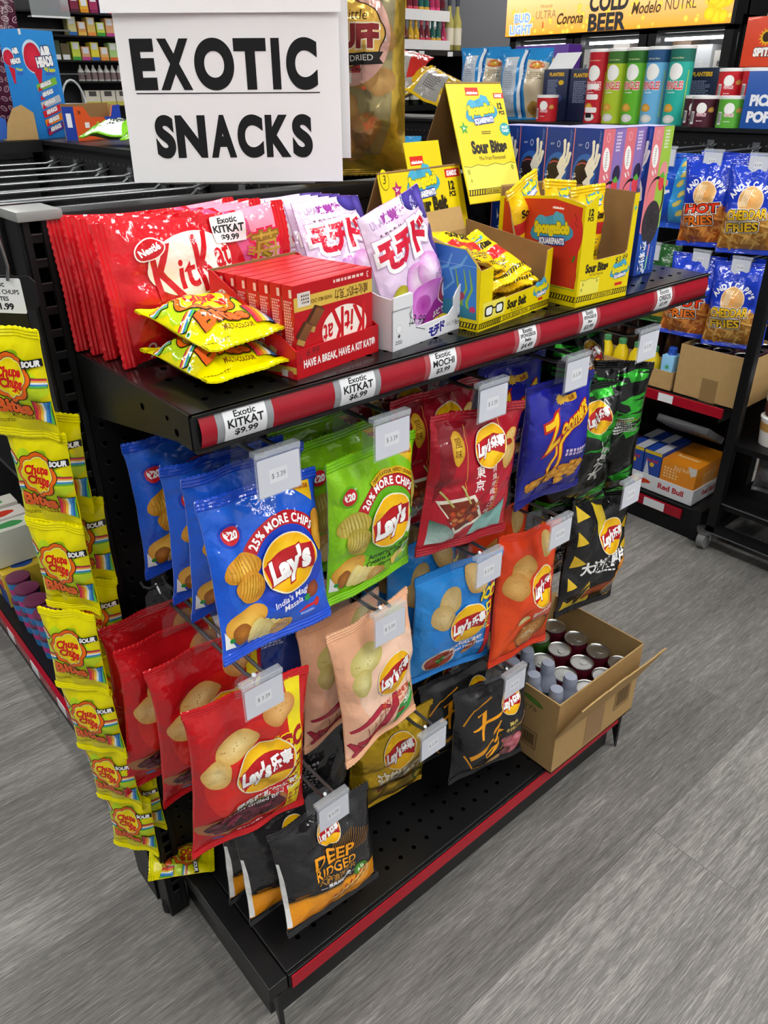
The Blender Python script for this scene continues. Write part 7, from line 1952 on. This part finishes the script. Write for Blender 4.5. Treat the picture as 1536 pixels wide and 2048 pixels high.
for i in range(8):
    for j in range(15):
        x, y = -76 + i * 22 + (j % 2) * 10, -170 + j * 24; a.push(x, y, R.uniform(-60, 60)); a.ell(0, 0, 9, 6, '#c8a8b4'); a.ell(0, 0, 7.4, 4.6, '#4a1a30'); a.line([(-5, 0), (5, 1)], 1, '#c8a8b4'); a.pop()
b = make_bag('candy_bag', 'tall maroon bag with pale swirls at the left edge on the run', 'candy bag', None, .18, .37, .04, '#4a1a30', a, FILM_SOFT, 175, '#4a1a30', (12, 16), org='mid'); b.location = (.50, 1.98, 1.1765); b.rotation_euler = (-.04, 0, -.6)
t = thing('travel_mug', 'black cup with a white band and clear handle behind the orange carton', 'cup', (.70, 1.95, 1.1765))
m = MB(); m.lathe([(.03, 0), (.036, .05), (.038, .062)], 20); m.build('cup_body', BP, t, smooth=True); m = MB(); m.lathe([(.0385, .05), (.039, .07), (.03, .074)], 20); m.build('band', WHITE, t, smooth=True); m = MB(); m.tube([(.036, 0, .05)] + [(.036 * cos(q * pi / 10), 0, .06 + .075 * sin(q * pi / 10)) for q in range(11)], .003, 8); m.build('handle', simple('pale_clear_plastic', '#b8bcbe', .2), t, smooth=True)
# ------------------------------------------------------------------ back of the shop: vape display, wine rack, beer cooler
YV = 3.9
vd = thing('slat_display', 'black slatwall display of small boxes along the back wall', 'display rack', (1.5, YV + .2, 0))
V0 = Vector((1.5, YV + .2, 0))
def vb(name, a, b_, mat): return box(name, tuple(Vector(a) - V0), tuple(Vector(b_) - V0), mat, vd)
vb('back_panel', (.6, YV + .16, .0), (2.9, YV + .19, 2.4), WALLB)
for k, z in enumerate((1.21, 1.325, 1.42, 1.53, 1.63)):
    vb('shelf_board', (.9, YV + .0, z - .008), (2.9, YV + .16, z), BLACK2)
vb('wire_rail', (1.0, YV - .002, 1.355), (1.55, YV + .004, 1.36), ZINCD); vb('wire_rail', (1.25, YV - .002, 1.545), (1.5, YV + .004, 1.552), ZINCD)
shn = {1.21: 'bottom', 1.42: 'middle', 1.53: 'fourth', 1.63: 'top'}
pal = [('#cfc98a', '#2a6ab8'), ('#e0a050', '#e0b850'), ('#d8b860', '#e08a3a'), ('#c8d84a', '#3a9a3a'), ('#e0a878', '#b8408a'), ('#e8d83a', '#2458b0'), ('#e0b070', '#d88a3a'), ('#a8cc80', '#d8602a'), ('#d890b0', '#c83a7a')]
pal3 = [('#6a3a6a', '#3a5a9a'), ('#d86a9a', '#c82a5a'), ('#7a1a3a', '#4a1028'), ('#e0b030', '#d88a1c'), ('#a02a5a', '#7a1a48')]
nm9 = ['pale yellow and blue', 'amber', 'yellow and orange', 'lime green', 'peach and magenta', 'lemon and blue', 'tan and orange', 'sage and rust', 'pink']
def vape(z, x, k, lab, P):
    c, c2 = P[k % len(P)]
    t = thing('vape_box', lab, 'box', (x, YV + .02, z), group='small device boxes on the back display')
    h = .082 if k % 2 == 0 else .062
    box('carton', (0, 0, 0), (.042, .06, h), simple('vape_ink', c, .4), t)
    box('paper_label', (.006, -.0012, h - .032), (.036, -.0002, h - .004), WHITEC, t)
    box('colour_band', (.0, -.001, .0), (.042, -.0001, .016), simple('vape_band', c2, .4), t)
for z, x0, n, P in ((1.53, 1.5, 20, pal), (1.42, 1.5, 20, pal[3:] + pal[:3]), (1.63, 1.43, 12, pal3)):
    for k in range(n):
        q = (k + (3 if z == 1.42 else 0)) % 9
        lab = ('%s box on the %s back display shelf, %s in its row' % (nm9[q] if P is not pal3 else ('violet', 'rose', 'maroon', 'gold', 'magenta')[k % 5], shn[z], (nth + ['seventeenth', 'eighteenth', 'nineteenth', 'twentieth'])[k]))
        vape(z, x0 + k * .05, k, lab, P)
jb = thing('juice_bottle', 'x', 'bottle', group='small liquid bottles on the back display')
m = MB(); m.lathe([(.015, 0), (.016, .003), (.016, .046), (.011, .054), (.006, .062), (.004, .074)], 12); m.build('bottle_body', simple('milky_bottle', '#c4c4c0', .3), jb, smooth=True)
m = MB(); m.lathe([(.0163, .008), (.0163, .04)], 12, cap=False); lbm = m.build('wrap_label', simple('dusky_label', '#7a6668', .5), jb, smooth=True)
for k in range(18):
    o = jb if k == 0 else dup(jb)
    o.location = (1.53 + .035 * k, YV + .03, 1.3255); o['label'] = 'small milky liquid bottle on the back display, %s in its row' % (nth + ['seventeenth', 'eighteenth'])[k]
for k in range(9):
    t = thing('device_box', '%s device box on the bottom back shelf, %s in its row' % (('cream and yellow', 'cream and mauve', 'cream and peach')[k // 3 % 3], nth[k]), 'box', (1.53 + .085 * k, YV + .02, 1.2105), group='cream device boxes on the back display')
    box('carton', (0, 0, 0), (.08, .06, .072), simple('cream_ink', '#d8d4c4', .4), t); box('colour_band', (0, -.001, .0), (.08, -.0001, .02), simple('cream_band', ('#c8c05a', '#b89ab4', '#d8a888')[k // 3 % 3], .4), t); box('dark_print', (.02, -.001, .045), (.06, -.0001, .068), simple('dark_ink', '#4a4644', .5), t)
for k in range(4):
    t = thing('device_box', 'dark device box left of the colourful middle row, %s in its row' % nth[k], 'box', (1.30 + .048 * k, YV + .02, 1.4205), group='dark device boxes'); box('carton', (0, 0, 0), (.044, .06, .085 - .012 * (k % 2)), simple('dark_box_ink', ('#5a4a44', '#6a2428', '#3a4a34', '#5a5030')[k], .4), t); box('paper_label', (.004, -.001, .002), (.04, -.0001, .024), WHITEC, t)
t = thing('acrylic_tray', 'clear grey acrylic tray hanging high on the left of the back display', 'tray', (1.30, YV - .06, 1.60)); box('tray_front', (0, 0, 0), (.19, .004, .09), clear('smoky_acrylic', '#a8b0b0', .1, .5), t); box('tray_floor', (0, .004, 0), (.19, .06, .004), CLEAR, t); box('tray_edge', (0, -.001, -.004), (.19, .004, .004), WHITE, t)

# wine rack
wr_ = thing('wine_rack', 'black shelf unit of wine bottles in front of the grey back wall', 'shelf unit', (3.35, 3.33, 0))
for z in (.35, .8, 1.19, 1.488): box('shelf_board', (-.35, 0, z - .03), (.44, .26, z), BLACK, wr_)
for x in (-.37, .43): box('side_panel', (x, 0, 0), (x + .02, .26, 1.46 if x > 0 else 2.0), BLACK, wr_)
box('back_panel', (-.35, .25, 0), (.43, .27, 1.49), BLACK, wr_)
for k in range(4): box('price_label', (.0 - .11 + .075 * k + (.17 if k == 3 else 0), -.002, 1.455), (.045 - .11 + .075 * k + (.17 if k == 3 else 0), -.0005, 1.48), WHITEC, wr_)
wine = [('#5a1424', '#2a0a10', 'dark red', '#1a1a1c'), ('#c8a02a', '#c8981c', 'golden', '#e0b01c'), ('#6a1c30', '#c83a5a', 'rose red', '#e05a7a'), ('#1f5a54', '#d8b03a', 'teal', '#1c6a60'), ('#a02a54', '#d83a7a', 'pink', '#d83a7a')]
def bot(k, x, z, y=3.37, tier=''):
    c, lc, nm, cc = wine[k % 5]
    t = bottle('wine_bottle', '%s wine bottle on the rack by the grey wall, %s' % (nm, tier), 'bottle', 'wine bottles on the rack', [(.02, 0), (.021, .004), (.021, .085), (.009, .115), (.008, .13)], c, [(.0095, .125), (.0095, .152), (.008, .154)], cc, (.0214, .02, .06, lc))
    t.location = (x, y, z)
wt = thing('bottle_tray', 'white cardboard tray of small wine bottles on the rack, lower one', 'tray', (3.24, 3.335, 1.4885)); box('tray_front', (0, 0, 0), (.42, .003, .05), WHITEC, wt); box('tray_floor', (0, .003, 0), (.42, .1, .003), WHITEC, wt)
wt2 = thing('bottle_tray', 'white cardboard tray of small wine bottles stacked on the lower tray', 'tray', (3.24, 3.345, 1.648)); box('tray_front', (0, 0, -.01), (.42, .003, .045), WHITEC, wt2); box('tray_floor', (0, .003, -.003), (.42, .1, 0), WHITEC, wt2)
for k in range(9):
    bot(k // 2, 3.262 + .046 * k, 1.492, tier='lower tray, %s in line' % nth[k]); bot((k // 2 + 1), 3.262 + .046 * k, 1.6485, 3.385, 'upper tray, %s in line' % nth[k])
for k in range(2):
    t = bottle('wine_bottle', 'pale green wine bottle at the open end of the rack, %s' % ('nearer the trays', 'at the very end')[k], 'bottle', 'tall pale wine bottles', [(.028, 0), (.03, .005), (.03, .15), (.013, .2), (.011, .24)], '#a8a05a', [(.0125, .235), (.0125, .27), (.011, .272)], '#2a3040', (.0304, .03, .12, '#e0dcc8')); t.location = (3.69 + .07 * k, 3.38, 1.489)
for k in range(7):
    t = bottle('sparkling_bottle', 'dark sparkling wine bottle with gold foil on the second shelf, %s in line' % nth[k], 'bottle', 'sparkling bottles on the second shelf', [(.028, 0), (.03, .005), (.03, .12), (.014, .165), (.012, .18)], '#1a2014', [(.014, .15), (.0125, .2), (.011, .215)], '#c8b068', (.0304, .03, .085, '#d8d4c8')); t.location = (3.08 + .085 * k, 3.40, 1.1905)
t = thing('wall_bracket', 'small white bracket on the grey wall left of the beer sign', 'bracket', (4.72, 4.59, 1.72)); box('plate', (-.03, -.01, -.03), (.03, .008, .03), WHITE, t, bev=.004); box('stub', (-.01, -.03, -.01), (.01, -.01, .01), WHITE, t)

# beer cooler
XC = 4.0
bc = thing('beer_cooler', 'black glass-door beer cooler with a lit orange sign along its top', 'cooler', (4.0, 2.42, 0))
B0 = Vector((4.0, 2.42, 0))
def cb(name, a, b_, mat, par=bc, bev=0): return box(name, tuple(Vector(a) - B0), tuple(Vector(b_) - B0), mat, par, bev)
YA, YB = 1.66, 3.16
cb('carcass', (XC + .08, YA, 0), (XC + .66, YA + .02, 1.88), BLACK); cb('carcass', (XC + .08, YB - .02, 0), (XC + .66, YB, 1.88), BLACK); cb('carcass', (XC + .64, YA, 0), (XC + .66, YB, 1.88), simple('cooler_liner', '#b8bcc0', .5)); cb('carcass', (XC + .0, YA, 0), (XC + .66, YB, .2), BLACK); cb('carcass', (XC + .05, YA, 1.556), (XC + .66, YB, 1.6), BLACK)
for z in (.62, .98, 1.28): cb('wire_shelf', (XC + .1, YA + .02, z), (XC + .62, YB - .02, z + .01), ZINCD)
m, nt, b = new_mat('cooler_led'); setp(b, emit=(1, 1, 1, 1), estr=9.0); COOLLED = m
GL = clear('cooler_glass', '#d8e0e4', .03, .06)
for k in range(3):
    y0 = YA + .01 + .495 * k; y1 = y0 + .485
    cb('lamp_strip', (XC + .07, y0 + .06, 1.50), (XC + .08, y1 - .06, 1.515), COOLLED, bc)
    fr = cb('door', (XC, y0, .2), (XC + .045, y0 + .05, 1.556), BLACK); cb('door_stile', (XC, y1 - .05, .2), (XC + .045, y1, 1.556), BLACK, bc); cb('door_rail', (XC, y0, 1.535), (XC + .045, y1, 1.556), BLACK, bc); cb('door_rail', (XC, y0, .2), (XC + .045, y1, .26), BLACK, bc); cb('glass_pane', (XC + .02, y0 + .05, .26), (XC + .024, y1 - .05, 1.535), GL, bc); cb('handle', (XC - .03, y0 + .02, .8), (XC - .015, y0 + .035, 1.2), ZINC, bc)
m, nt, b = new_mat('backlit_film'); at = nt.nodes.new('ShaderNodeVertexColor'); at.layer_name = 'Col'; nt.links.new(at.outputs[0], b.inputs['Base Color']); nt.links.new(at.outputs[0], b.inputs['Emission Color']); setp(b, rough=.3, estr=.75)
sb_ = cb('light_box', (XC - .03, YA, 1.556), (XC + .1, YB, 1.88), BLACK)
a = Art(); w2 = (YB - YA) * 500; a.rect(-w2 + 10, -152, w2 - 10, 152, '#f2e2b0', '#ee9a24', 10)
R = random.Random(8)
for k in range(80):
    x, y, r = R.uniform(-w2 + 20, w2 - 20), R.uniform(-145, -20), R.uniform(4, 16); a.ell(x, y, r, r, '#f6d060', '#f4b838', n=12)
for k in range(8): a.ell(w2 - 90 + R.uniform(-60, 60), -90 + R.uniform(-40, 60), R.uniform(20, 46), R.uniform(20, 46), '#f8d82a', '#f0b414')
a.text('BUD', -610, -60, 62, '#8aa8d8', bold=.05, out='#e8ecf4', outw=.06); a.text('LIGHT', -618, -118, 62, '#8aa8d8', bold=.05, out='#e8ecf4', outw=.06); a.text('Michelob', -430, -8, 24, '#7a6a3a', shear=.2); a.text('ULTRA', -430, -50, 58, '#8a744a', w=150); a.rect(-452, -120, -444, -86, '#d83a2a'); a.text('Corona', -250, -78, 76, '#4a3a1c', w=190, shear=.2, bold=.03)
a.text('COLD', 5, -14, 112, '#2a2a2c', w=255, bold=.04); a.text('BEER', 5, -108, 112, '#2a2a2c', w=250, bold=.04); a.text('Modelo', 250, -56, 76, '#4a3c22', w=175, shear=.15, bold=.02); a.text('NUTRL', 450, -50, 76, '#5a4a2a', w=180); a.text('Superior', 640, -20, 60, '#6a5424', w=150, shear=.2)
flat_art(a, 'sign_face', m, sb_, (XC - .0302 - B0.x, 0, 1.712), (0, -1, 0), (0, 0, 1), clip=(-w2 + 10, -152, w2 - 10, 152), th=.0003)
bev = [('#d8d4cc', 'pale'), ('#b8b0a8', 'grey'), ('#c8a868', 'tan'), ('#e0e4e8', 'white'), ('#8a9ab0', 'steel blue'), ('#c84a5a', 'pink'), ('#7a5a3a', 'brown')]
k = 0
for j in range(11):
    c, nm = bev[(j * 3) % 7]
    t = thing('beer_pack', '%s drink pack behind the cooler glass, %s from the near end' % (nm, nth[j]), 'drink box', (XC + .14, YA + .06 + .128 * j, 1.2905), group='drink packs in the cooler')
    box('carton', (0, 0, 0), (.2, .11, .16 + .03 * (j % 3)), simple('pack_ink', c, .4), t, bev=.002)
    a = Art(); a.rect(-50, -60, 50, -10, bev[(j + 2) % 7][0]); a.text('22' if j == 1 else 'BEER' if j % 3 == 0 else 'ALE', 0, 20, 30, '#2a2a30' if j != 1 else '#f0f0f0', rot=90 if j == 1 else 0, bold=.04); a.squig(0, -36, 70, 20, 3, '#4a4a50', j)
    flat_art(a, 'front_print', CARD, t, (-.0002, .055, .08), (0, -1, 0), (0, 0, 1))
